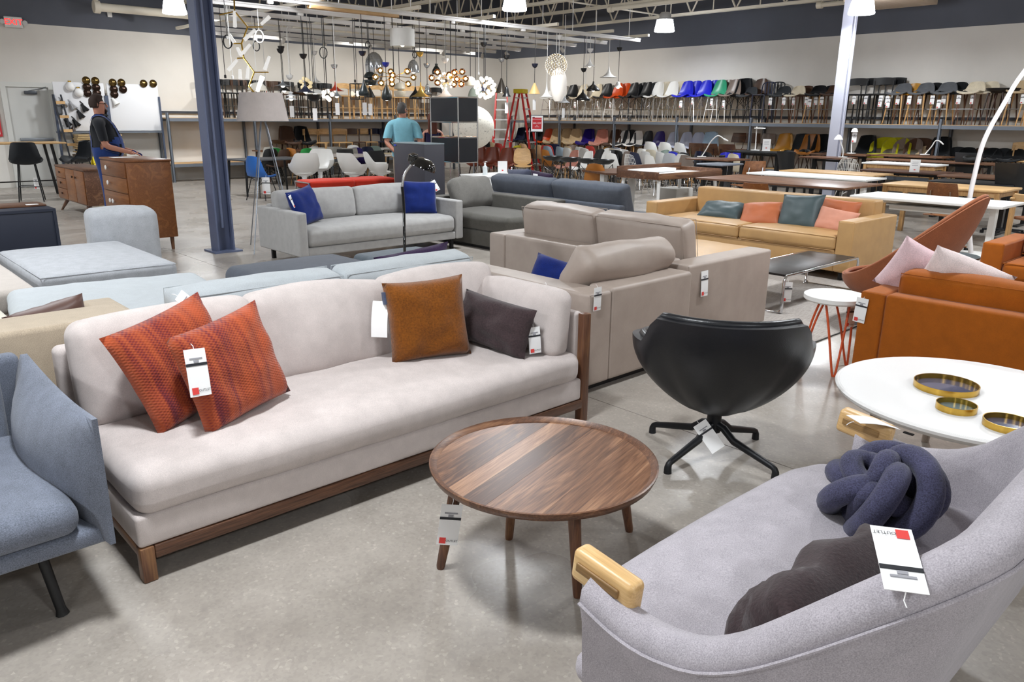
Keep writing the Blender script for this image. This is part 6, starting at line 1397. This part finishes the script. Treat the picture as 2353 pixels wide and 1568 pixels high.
pendant('tall white egg shaped pendant glowing softly', 1282, 158, 233, 39, 16, 'egg', glow('#fffaf2', .22), WHITE, canopy=(90, WHITE))
pendant('black hat pendant with gold lining near the orange shell stools', 1363, 187, 209, 31, 16.6, 'hat', BLACK, bulb=3)
pendant('black hat pendant with gold lining hanging lowest of the pair', 1339, 206, 231, 33, 16.4, 'hat', BLACK, canopy=(162, BLACK), bulb=3)
pendant('small white trumpet pendant with lit rim high by the dark band', 1355, 131, 153, 28, 17.5, 'trumpet', WHITE, WHITE, bulb=6, canopy=(117, WHITE))
pendant('white trumpet pendant hanging alone before the pale wall', 1398, 152, 178, 40, 17, 'trumpet', WHITE, WHITE)
pendant('small white lit pendant above the orange shell stool', 1420, 188, 201, 21, 16.5, 'bell', WHITE, bulb=7, canopy=(115, BLACK))
pendant('vermilion red trumpet pendant with lit bulb', 771, 188, 209, 40, 15.5, 'trumpet', OGE, canopy=(154, SV), bulb=5)
pendant('grey trumpet pendant in front of the vermilion one', 774, 201, 222, 26, 14.8, 'trumpet', GM, WHITE, bulb=7, tagp=True)
pendant('small white trumpet pendant behind the amber bubble lamp', 726, 172, 189, 24, 17, 'trumpet', WHITE, WHITE, canopy=(123, WHITE))
pendant('grey trumpet pendant with bright bulb above the linen shade', 650, 183, 198, 42, 15.5, 'trumpet', GM, bulb=7, canopy=(119, BLACK))
pendant('black shallow cone pendant below the grey trumpet', 653, 198, 209, 28, 16, 'cone', BLACK, bulb=6, canopy=(113, BLACK))
pendant('navy trumpet pendant with bright bulb among the dark stools', 702, 186, 212, 44, 15, 'trumpet', NVY, bulb=7, canopy=(131, BLACK))
pendant('white shallow disc pendant beside the navy trumpet', 724, 205, 216, 46, 15.4, 'dome', WHITE, bulb=8)
pendant('black hemisphere bowl pendant', 722, 217, 234, 32, 14.5, 'bowl', BLACK, tagp=True)
pendant('white tiered louvre pendant with blue rim', 669, 209, 229, 24, 15, 'tier', plain('#dfe3ea', .2), WHITE, bulb=6, canopy=(178, WHITE), tagp=True)
pendant('white shallow glass pendant beside the brass chandelier', 592, 190, 208, 44, 14.5, 'dome', plain('#ece8dc', .3), WHITE, bulb=4)
pendant('red orange small trumpet pendant behind the linen shade', 613, 208, 221, 18, 16.5, 'trumpet', OGE, WHITE)
# glass lantern
d = snap(822, 228, 15); b = at_d(822, 228, d); h = at_d(822, 193, d).z-b.z; w = .1; t = thing('lantern_pendant', 'square black framed glass lantern pendant with lit bulb', 'pendant lamp', b)
for sx in (-1, 1):
    for sy in (-1, 1): MB().box(sx*w-.008, sx*w+.008, sy*w-.008, sy*w+.008, 0, h).obj('frame_post', BLACK, t, smooth=0)
for z in (0, h):
    for s in (-1, 1): MB().box(-w, w, s*w-.008, s*w+.008, z-.008, z+.008).obj('frame_rail', BLACK, t, smooth=0); MB().box(s*w-.008, s*w+.008, -w, w, z-.008, z+.008).obj('frame_rail', BLACK, t, smooth=0)
for s in (-1, 1): MB().box(-w+.01, w-.01, s*w-.001, s*w+.001, .01, h-.01).obj('glass_pane', glass('#f4f6f6'), t, smooth=0)
MB().lathe([(0, -.05), (.04, -.03), (.05, .0), (.03, .04), (0, .06)], 16, Matrix.Translation((0, 0, h*.35))).obj('bulb', glow('#fff0d2', 14), t); MB().tube([(0, 0, h*.4), (0, 0, ZTOP-b.z)], .006, 5).obj('cord', BLACK, t)
# globe chandeliers
AMB = plain('#7a5326', .06, .75, .5); AMB2 = glass('#e0b070', .02)
def globe_chandelier(label, cpx, d, pts, rpx, mat):
    d = snap(cpx[0], cpx[1], d); c = at_d(cpx[0], cpx[1], d); t = thing('globe_chandelier', label, 'chandelier', c); r = rpx*d/FPX
    MB().lathe([(0, -.03), (.03, -.02), (.03, .02), (0, .03)], 14).obj('hub', BRASS, t); MB().tube([(0, 0, 0), (0, 0, ZTOP-c.z)], .008, 6).obj('stem', BLACK, t)
    rn = random.Random(int(cpx[0]))
    for k, (x, y) in enumerate(pts):
        p = at_d(x, y, d+rn.uniform(-.25, .25))-c; MB().tube([(0, 0, 0), p*.85], .006, 5).obj('branch', BRASS, t)
        g = MB().lathe([(r*math.cos(R(a)), r*math.sin(R(a))) for a in range(-90, 91, 15)], 18).obj('glass_globe', mat, t, p, smooth=60)
        MB().lathe([(0, -r*.35), (r*.32, -r*.1), (r*.32, r*.1), (0, r*.35)], 10).obj('bulb', glow('#ffe9c0', 22), g)
GLS = glass('#d9a860', .02)
globe_chandelier('wide chandelier of smoky amber glass globes on thin arms', (905, 176), 15, [(874, 162), (863, 177), (876, 191), (898, 165), (902, 173), (900, 183), (901, 193), (936, 164), (950, 178), (938, 193)], 7.5, GLS)
globe_chandelier('dense chandelier of copper amber glass globes above the tower', (1036, 178), 15.2, [(992, 179), (1005, 166), (1005, 190), (1032, 172), (1044, 167), (1062, 165), (1060, 193), (1070, 181), (1043, 194), (1050, 182)], 7.5, glass('#c07a3a', .02))
def bulb_chandelier(label, px, py, d, n, Rpx, rpx, st, seed, col='#fff4e6'):
    d = snap(px, py, d); c = at_d(px, py, d); t = thing('bulb_chandelier', label, 'chandelier', c); Rr = Rpx*d/FPX; r = rpx*d/FPX; bm_ = MB().lathe([(r*math.cos(R(a)), r*math.sin(R(a))) for a in range(-90, 91, 22)], 12).mesh('bulb', 60)
    MB().lathe([(0, -.04), (.04, -.02), (.04, .02), (0, .04)], 14).obj('hub', BLACK, t); MB().tube([(0, 0, 0), (0, 0, ZTOP-c.z)], .008, 6).obj('stem', BLACK, t)
    for k in range(n):
        z = 1-2*(k+.5)/n; a = k*2.39996+seed; q = math.sqrt(1-z*z); p = Vector((q*math.cos(a), q*math.sin(a), z))*Rr
        link('bulb', bm_, glow(col, st), t, p); MB().tube([(0, 0, 0), p], .004, 4).obj('arm', BRASS, t)
bulb_chandelier('spiky chandelier of bright white globe bulbs beside the ladder', 1115, 202, 15.2, 30, 22, 4.4, 3, .3)
bulb_chandelier('small chandelier of warm pin bulbs between the amber globes', 1024, 186, 15.8, 18, 18, 2.4, 14, 1.1, '#ffe2c4')
bulb_chandelier('cluster of white opal balls on a black stem', 752, 219, 15, 6, 11, 5.2, 1.2, .9)
bulb_chandelier('amber glass bubble lamp with clear bubbles above the dark stools', 703, 192, 16, 10, 12, 4.6, .6, 2.0, '#d9c8a0')
# sphere of tiny points on a golden frame
dq = snap(1278, 150, 17.4); c = at_d(1278, 150, dq); Rr = 25*dq/FPX; t = thing('starburst_sphere_pendant', 'round sphere pendant of many tiny sparkling lights', 'pendant lamp', c)
m = MB(); mp = MB(); N = 240
for k in range(N):
    z = 1-2*(k+.5)/N; a = k*2.39996; q = math.sqrt(1-z*z); p = Vector((q*math.cos(a), q*math.sin(a), z))*Rr
    mp.lathe([(0, -.011), (.011, 0), (0, .011)], 6, Matrix.Translation(p), cap=False)
o = mp.obj('light_points', glow('#fffbf0', .9), t); o['kind'] = 'stuff'
for k in range(9):
    a = R(20*k); MB().tube([(Rr*.97*math.cos(a)*math.cos(b), Rr*.97*math.sin(a)*math.cos(b), Rr*.97*math.sin(b)) for b in [2*math.pi*i/36 for i in range(36)]], .004, 4, closed=True).obj('hoop', GOLD, t)
MB().tube([(0, 0, 0), (0, 0, ZTOP-c.z)], .006, 5).obj('cord', WHITE, t)
# brass branching chandelier
d = 11.0; c = at_d(560, 118, d); t = thing('branching_chandelier', 'brass branching chandelier with white glass tubes beside the column', 'chandelier', c)
def q(x, y, dd=d): return at_d(x, y, dd)-c
nodes = [(538, 0), (539, 26), (569, 62), (555, 100), (560, 133), (584, 166), (572, 198), (585, 214)]
MB().tube([q(*p) for p in nodes], .012, 8).obj('stem', BRASS, t)
for i, p in enumerate(nodes[:-1]): pass
for a, b2, st in [((569, 62), (604, 62), 0), ((555, 100), (535, 100), 0), ((560, 133), (545, 134), 0), ((584, 166), (617, 166), 0), ((539, 26), (505, 34), 0)]: MB().tube([q(*a), q(*b2)], .009, 8).obj('branch', BRASS, t)
tb = [((600, 56), (620, 38)), ((587, 68), (561, 92)), ((527, 79), (539, 99)), ((575, 102), (552, 129)), ((545, 138), (524, 162)), ((619, 130), (608, 161)), ((545, 110), (553, 126)), ((539, 26), (540, 62)), ((551, 160), (552, 182)), ((571, 152), (568, 182))]
for a, b2 in tb: MB().tube([q(*a), q(*b2)], [.021, .027], 10).obj('glass_tube', glow('#f4f3f0', .45), t)
MB().tube([q(603, 176), q(592, 207)], [.035, .024], 10).obj('glass_tube', glow('#fffaf0', 2.5), t)
MB().tube([q(538, 0), q(538, 0)+Vector((0, 0, ZC-(q(538, 0)+c).z))], .008, 6).obj('cord', BLACK, t)
# loose cable coils and plugs on hooks
def coil(label, px, py, d, r, mat, n=4):
    d = snap(px, py, d); c = at_d(px, py, d); t = thing('cable_coil', label, 'cable', c); P = []
    for i in range(n*16+1):
        a = 2*math.pi*i/16; P.append((r*math.cos(a)*(1-.04*(i//16))*.72, r*math.cos(a)*(.7)*(1-.04*(i//16))*-.72, r*math.sin(a)*1.25))
    MB().tube(P, .009, 5).obj('cable', mat, t); MB().tube([(0, 0, r*1.2), (0, 0, max(.1, ZTOP-c.z))], .006, 5).obj('hook_cord', mat, t)
coil('black cable coil hanging beside the blue grey column', 523, 96, 12.5, .08, BLACK); coil('white cable coil hanging beside the brass chandelier', 596, 84, 14, .085, WHITE); coil('black cable loop hanging among pendant cords', 589, 106, 14.5, .07, BLACK, 2); coil('thin black cable loop hanging over the dark stools', 743, 121, 15, .08, BLACK, 2); coil('black cable loop above the silver vase pendant', 845, 103, 15.5, .05, BLACK, 2); coil('black cable loop above the steel dome pendant', 953, 126, 15.5, .05, BLACK, 3)
for k, (px, y1, d, lb) in enumerate([(535, 181, 14, 'white'), (518, 180, 13.5, 'black'), (668, 176, 16, 'white'), (714, 205, 15.6, 'black'), (747, 200, 15, 'black'), (816, 190, 15, 'black'), (1048, 165, 15.8, 'black'), (1100, 172, 17, 'white'), (1345, 205, 18, 'white')]):
    d = snap(px, y1, d); b = at_d(px, y1, d); t = thing('bare_cord', '%s bare pendant cord with plug end hanging from the channel bars' % lb, 'cord', b, 0, 'bare pendant cords')
    MB().tube([(0, 0, .03), (0, 0, ZTOP-b.z)], .006, 5).obj('cord', BLACK if lb == 'black' else WHITE, t); MB().lathe([(0, 0), (.02, .0), (.02, .05), (.008, .06), (0, .06)], 10).obj('plug', BLACK if lb == 'black' else WHITE, t)
# ================================================================== people
def body_mesh(J, edges, root, sub=3):
    me = bpy.data.meshes.new('body'); bm = bmesh.new(); lay = bm.verts.layers.skin.verify(); V = {}
    for k, (p, r) in J.items():
        v = bm.verts.new(p); v[lay].radius = r if isinstance(r, tuple) else (r, r); v[lay].use_root = (k == root); V[k] = v
    for a, b in edges: bm.edges.new((V[a], V[b]))
    bm.to_mesh(me); bm.free()
    o = bpy.data.objects.new('tmp', me); COL.objects.link(o); sm = o.modifiers.new('s', 'SKIN'); sm.use_smooth_shade = True; ss = o.modifiers.new('d', 'SUBSURF'); ss.levels = sub; ss.render_levels = sub
    bpy.context.view_layer.update(); out = bpy.data.meshes.new_from_object(o.evaluated_get(bpy.context.evaluated_depsgraph_get())); bpy.data.objects.remove(o)
    out.materials.clear(); out.polygons.foreach_set('use_smooth', [True]*len(out.polygons)); return out
def garment(me, test, off, name, mat, parent):
    bm = bmesh.new(); bm.from_mesh(me); bm.normal_update()
    for v in bm.verts: v.co += v.normal*off
    bmesh.ops.delete(bm, geom=[f for f in bm.faces if not test(f.calc_center_median())], context='FACES')
    m2 = bpy.data.meshes.new(name); bm.to_mesh(m2); bm.free(); m2.polygons.foreach_set('use_smooth', [True]*len(m2.polygons)); return link(name, m2, mat, parent)
SKIN = plain('#b9806a', .55); SKIN2 = plain('#c08a72', .55)
def head_parts(t, hp, face, hair, hairtest, beard=False, specs=True, s=1.0):
    """face = direction angle about z that the head looks to; hp = head centre"""
    M = Matrix.Translation(hp) @ Matrix.Rotation(face, 4, 'Z')            # local -y is the face
    def P(x, y, z): return M @ Vector((x*s, y*s, z*s))
    hm = MB(); N = 20; K = 16; V = []
    for i in range(N+1):
        th = math.pi*i/N
        for j in range(K):
            a = 2*math.pi*j/K; x = math.sin(th)*math.cos(a); y = math.sin(th)*math.sin(a); z = math.cos(th)
            n = hairtest(x, y, z); n += .07*mnoise.noise(Vector((x*3+9, y*3, z*3))) if n > .9 else 0; V.append(P(x*.082*n, y*.104*n+.006, z*.122*n+.012))
    F = [(i*K+j, i*K+(j+1) % K, (i+1)*K+(j+1) % K, (i+1)*K+j) for i in range(N) for j in range(K)]
    hm.add(V, F).obj('hair', hair, t, smooth=80)
    for sx in (-1, 1):
        MB().lathe([(0, -.006), (.016, -.004), (.02, .0), (.014, .006), (0, .004)], 10, M @ Matrix.Scale(s, 4) @ Matrix.Translation((sx*.08, .01, -.005)) @ Matrix.Rotation(R(90), 4, 'Y') @ Matrix.Scale(1.5, 4, (1, 0, 0))).obj('ear', SKIN, t)
        MB().lathe([(0, -.011), (.011, 0), (0, .011)], 10, M @ Matrix.Scale(s, 4) @ Matrix.Translation((sx*.032, -.088, .01))).obj('eye', plain('#2a211c', .2), t)
    MB().tube([P(0, -.09, .02), P(0, -.112, -.02), P(0, -.118, -.03), P(0, -.095, -.035)], [.008*s, .013*s, .014*s, .008*s], 8).obj('nose', SKIN, t)
    MB().tube([P(-.025, -.09, -.06), P(0, -.1, -.062), P(.025, -.09, -.06)], .006*s, 6).obj('mouth', plain('#9a5a50', .6), t)
    if beard: MB().tube([P(-.02, -.088, -.075), P(0, -.098, -.09), P(0, -.085, -.118), P(.02, -.088, -.075)], [.012*s, .02*s, .018*s, .012*s], 8).obj('beard', hair, t)
    if specs:
        for sx in (-1, 1):
            MB().tube([P(sx*.033+.024*math.cos(a), -.103, .008+.018*math.sin(a)) for a in [2*math.pi*i/14 for i in range(14)]], .0022*s, 5, closed=True).obj('glasses_rim', BLACK, t); MB().tube([P(sx*.058, -.1, .01), P(sx*.082, -.02, .012), P(sx*.084, .01, .008)], .0025*s, 5).obj('glasses_arm', BLACK, t)
def hand_parts(J, E, pre, wrist, d, nrm, s=1.0):
    """add a palm and five fingers to the skeleton; d = direction of the fingers, nrm = palm normal"""
    d = Vector(d).normalized(); n = Vector(nrm).normalized(); side = d.cross(n).normalized(); w = Vector(wrist)
    J[pre+'palm'] = (w+d*.06*s, (.034*s, .02*s)); E.append((pre+'w', pre+'palm'))
    for k, (o, l) in enumerate(((-.028, .068), (-.010, .078), (.010, .074), (.026, .058))):
        b = w+d*.095*s+side*o*s; J[pre+'f%da' % k] = (b, .0095*s); J[pre+'f%db' % k] = (b+d*l*.55*s+n*.008*s, .0088*s); J[pre+'f%dc' % k] = (b+d*l*.9*s+n*.03*s, .0075*s)
        E += [(pre+'palm', pre+'f%da' % k), (pre+'f%da' % k, pre+'f%db' % k), (pre+'f%db' % k, pre+'f%dc' % k)]
    b = w+d*.035*s-side*.035*s; J[pre+'ta'] = (b, .011*s); J[pre+'tb'] = (b+d*.035*s-side*.022*s+n*.01*s, .0095*s); E += [(pre+'palm', pre+'ta'), (pre+'ta', pre+'tb')]
def skeleton(H, sh=.2, belly=0.0, bellyy=0.0, arms=None, hipw=.1, chest=.13, male=True):
    s = H/1.8; J = {}; E = []
    def j(k, x, y, z, r): J[k] = (Vector((x, y, z))*s, (r[0]*s, r[1]*s) if isinstance(r, tuple) else r*s)
    j('pelvis', 0, 0, .98, (.15+belly*.5, .12+belly*.6)); j('waist', 0, -bellyy*.6, 1.12, (.145+belly, .12+belly)); j('chest', 0, -bellyy*.25, 1.32, (.165+belly*.3, .13+belly*.5)); j('neckb', 0, .01, 1.47, (.10, .075)); j('neck', 0, 0, 1.53, .056); j('head0', 0, -.012, 1.60, (.07, .08)); j('head1', 0, -.01, 1.69, (.075, .092)); j('head2', 0, 0, 1.76, (.06, .072))
    E += [('pelvis', 'waist'), ('waist', 'chest'), ('chest', 'neckb'), ('neckb', 'neck'), ('neck', 'head0'), ('head0', 'head1'), ('head1', 'head2')]
    for S, sx in (('L', -1), ('R', 1)):
        j(S+'hip', sx*hipw, 0, .9, .092); j(S+'knee', sx*(hipw+.01), -.01, .5, .062); j(S+'ank', sx*(hipw+.015), .02, .1, .042); j(S+'heel', sx*(hipw+.015), .02, .045, .04); j(S+'toe', sx*(hipw+.03), -.16, .035, .034)
        E += [('pelvis', S+'hip'), (S+'hip', S+'knee'), (S+'knee', S+'ank'), (S+'ank', S+'heel'), (S+'heel', S+'toe')]
        a = arms[S]; j(S+'sh', sx*sh, 0, 1.43, .062); j(S+'el', *a[0], .046); j(S+'w', *a[1], .03); E += [('neckb', S+'sh'), (S+'sh', S+'el'), (S+'el', S+'w')]
        hand_parts(J, E, S, Vector(a[1])*s, a[2], a[3], s)
    return J, E, s
def person(label, loc, rz, J, E, s, sets):
    t = thing('person', label, 'person', loc, rz); me = body_mesh(J, E, 'pelvis'); link('body', me, SKIN, t)
    for nm, test, off, mat in sets: garment(me, test, off, nm, mat, t)
    return t
# man in the pale blue shirt, seen from behind, hands towards his pockets
J, E, s = skeleton(1.82, .21, .03, .03, {'L': ((-.295, .08, 1.15), (-.15, .2, .99), (1, .15, -.5), (0, 1, 0)), 'R': ((.295, .08, 1.15), (.15, .22, 1.0), (-1, .15, -.5), (0, 1, 0))})
c = at_d(926, 300, 13.6); yw = math.atan2(c.y, c.x)+R(90)
SHIRT = fabric('#7fb6c6', .08, 220, .15); KHAKI = fabric('#8a7f6c', .08, 220, .15)
t = person('person in a pale turquoise short sleeved shirt standing with back turned', (c.x, c.y, 0), yw, J, E, s, [
    ('shirt', lambda p: (p.z > .9*s and p.z < 1.56*s and abs(p.x) < .205*s and p.y < .165*s and (p.z < 1.49*s or math.hypot(p.x, p.y) > .068*s)) or (p.z > 1.22*s and p.z < 1.56*s and abs(p.x) > .2*s), .03, SHIRT), ('trousers', lambda p: p.z < .97*s and p.z > .08*s and abs(p.x) < .215*s and p.y < .16*s, .012, KHAKI), ('shoes', lambda p: p.z < .1*s, .01, plain('#3a2c22', .5))])
head_parts(t, Vector((0, -.005, 1.69*s)), R(-40), plain('#4e4a48', .8), lambda x, y, z: 1.0 if (y > -.35 or z > .55) and z > -.62 else .82)
MB().tube([(.082*math.cos(a), .008+.072*math.sin(a), 1.515*s) for a in [2*math.pi*i/18 for i in range(18)]], .018, 8, closed=True).obj('collar', SHIRT, t)
# man in overalls, in profile
J, E, s = skeleton(1.84, .21, .10, .13, {'L': ((-.27, -.05, 1.14), (-.22, -.32, 1.06), (.1, -1, -.25), (0, 0, -1)), 'R': ((.27, -.05, 1.14), (.22, -.32, 1.06), (-.1, -1, -.25), (0, 0, -1))})
c = at_d(232, 300, 10.9)
DEN = fabric('#22386e', .16, 260, .3); TEE = fabric('#1f2126', .1, 220, .15)
t = person('person in blue denim overalls and black tee walking past the walnut chest', (c.x, c.y, 0), math.atan2(c.y, c.x)-R(4), J, E, s, [
    ('tee_shirt', lambda p: (p.z > .95*s and p.z < 1.56*s and abs(p.x) < .21*s and p.y > -.26*s and (p.z < 1.49*s or math.hypot(p.x, p.y) > .07*s)) or (p.z > 1.21*s and p.z < 1.56*s and abs(p.x) >= .2*s), .012, TEE), ('overalls', lambda p: .1*s < p.z < (1.10+.9*max(0, -p.y/s-.02) if p.y < 0 else 1.10+.3*p.y/s)*s and p.z < 1.32*s and abs(p.x) < .25*s and not (abs(p.x) > .15*s and p.y < -.2*s), .024, DEN), ('boots', lambda p: p.z < .11*s, .012, plain('#2e2620', .5))])
for sx in (-1, 1): garment(t.children[0].data, lambda p: abs(p.x-sx*.1*s) < .026*s and 1.05*s < p.z < 1.56*s, .027, 'strap', DEN, t)
head_parts(t, Vector((0, -.005, 1.69*s)), R(0), plain('#2e1f18', .85), lambda x, y, z: 1.08+.03*math.sin(9*x+7*z) if (y > -.25 or z > .6) and z > -.5 else .82, True)
# woman in a navy tank top behind the tower
J, E, s = skeleton(1.64, .165, 0, 0, {'L': ((-.25, .05, 1.15), (-.22, -.06, .92), (0, -.3, -1), (0, 1, 0)), 'R': ((.25, .05, 1.15), (.22, -.06, .92), (0, -.3, -1), (0, 1, 0))}, .1)
c = at_d(994, 300, 14.4); yw = math.atan2(c.y, c.x)+R(90)
NV = fabric('#231f3e', .1, 220, .15)
t = person('person in a navy sleeveless top with long auburn hair behind the shelving tower', (c.x, c.y, 0), yw, J, E, s, [
    ('tank_top', lambda p: p.z > .93*s and p.z < 1.44*s and abs(p.x) < .165*s, .014, NV), ('trousers', lambda p: p.z < .96*s and p.z > .1*s and abs(p.x) < .19*s, .012, plain('#22242c', .8)), ('shoes', lambda p: p.z < .1*s, .01, BLACK)])
head_parts(t, Vector((0, -.005, 1.69*s)), R(10), plain('#5a2c1c', .7), lambda x, y, z: 1.1 if (y > -.3 or z > .55) else .82, False, False)
MB().box(-.085, .085, .03, .115, 1.40*s, 1.72*s, .035, 3, (0, 0, 0), 4, .012).obj('long_hair', plain('#5a2c1c', .7), t)
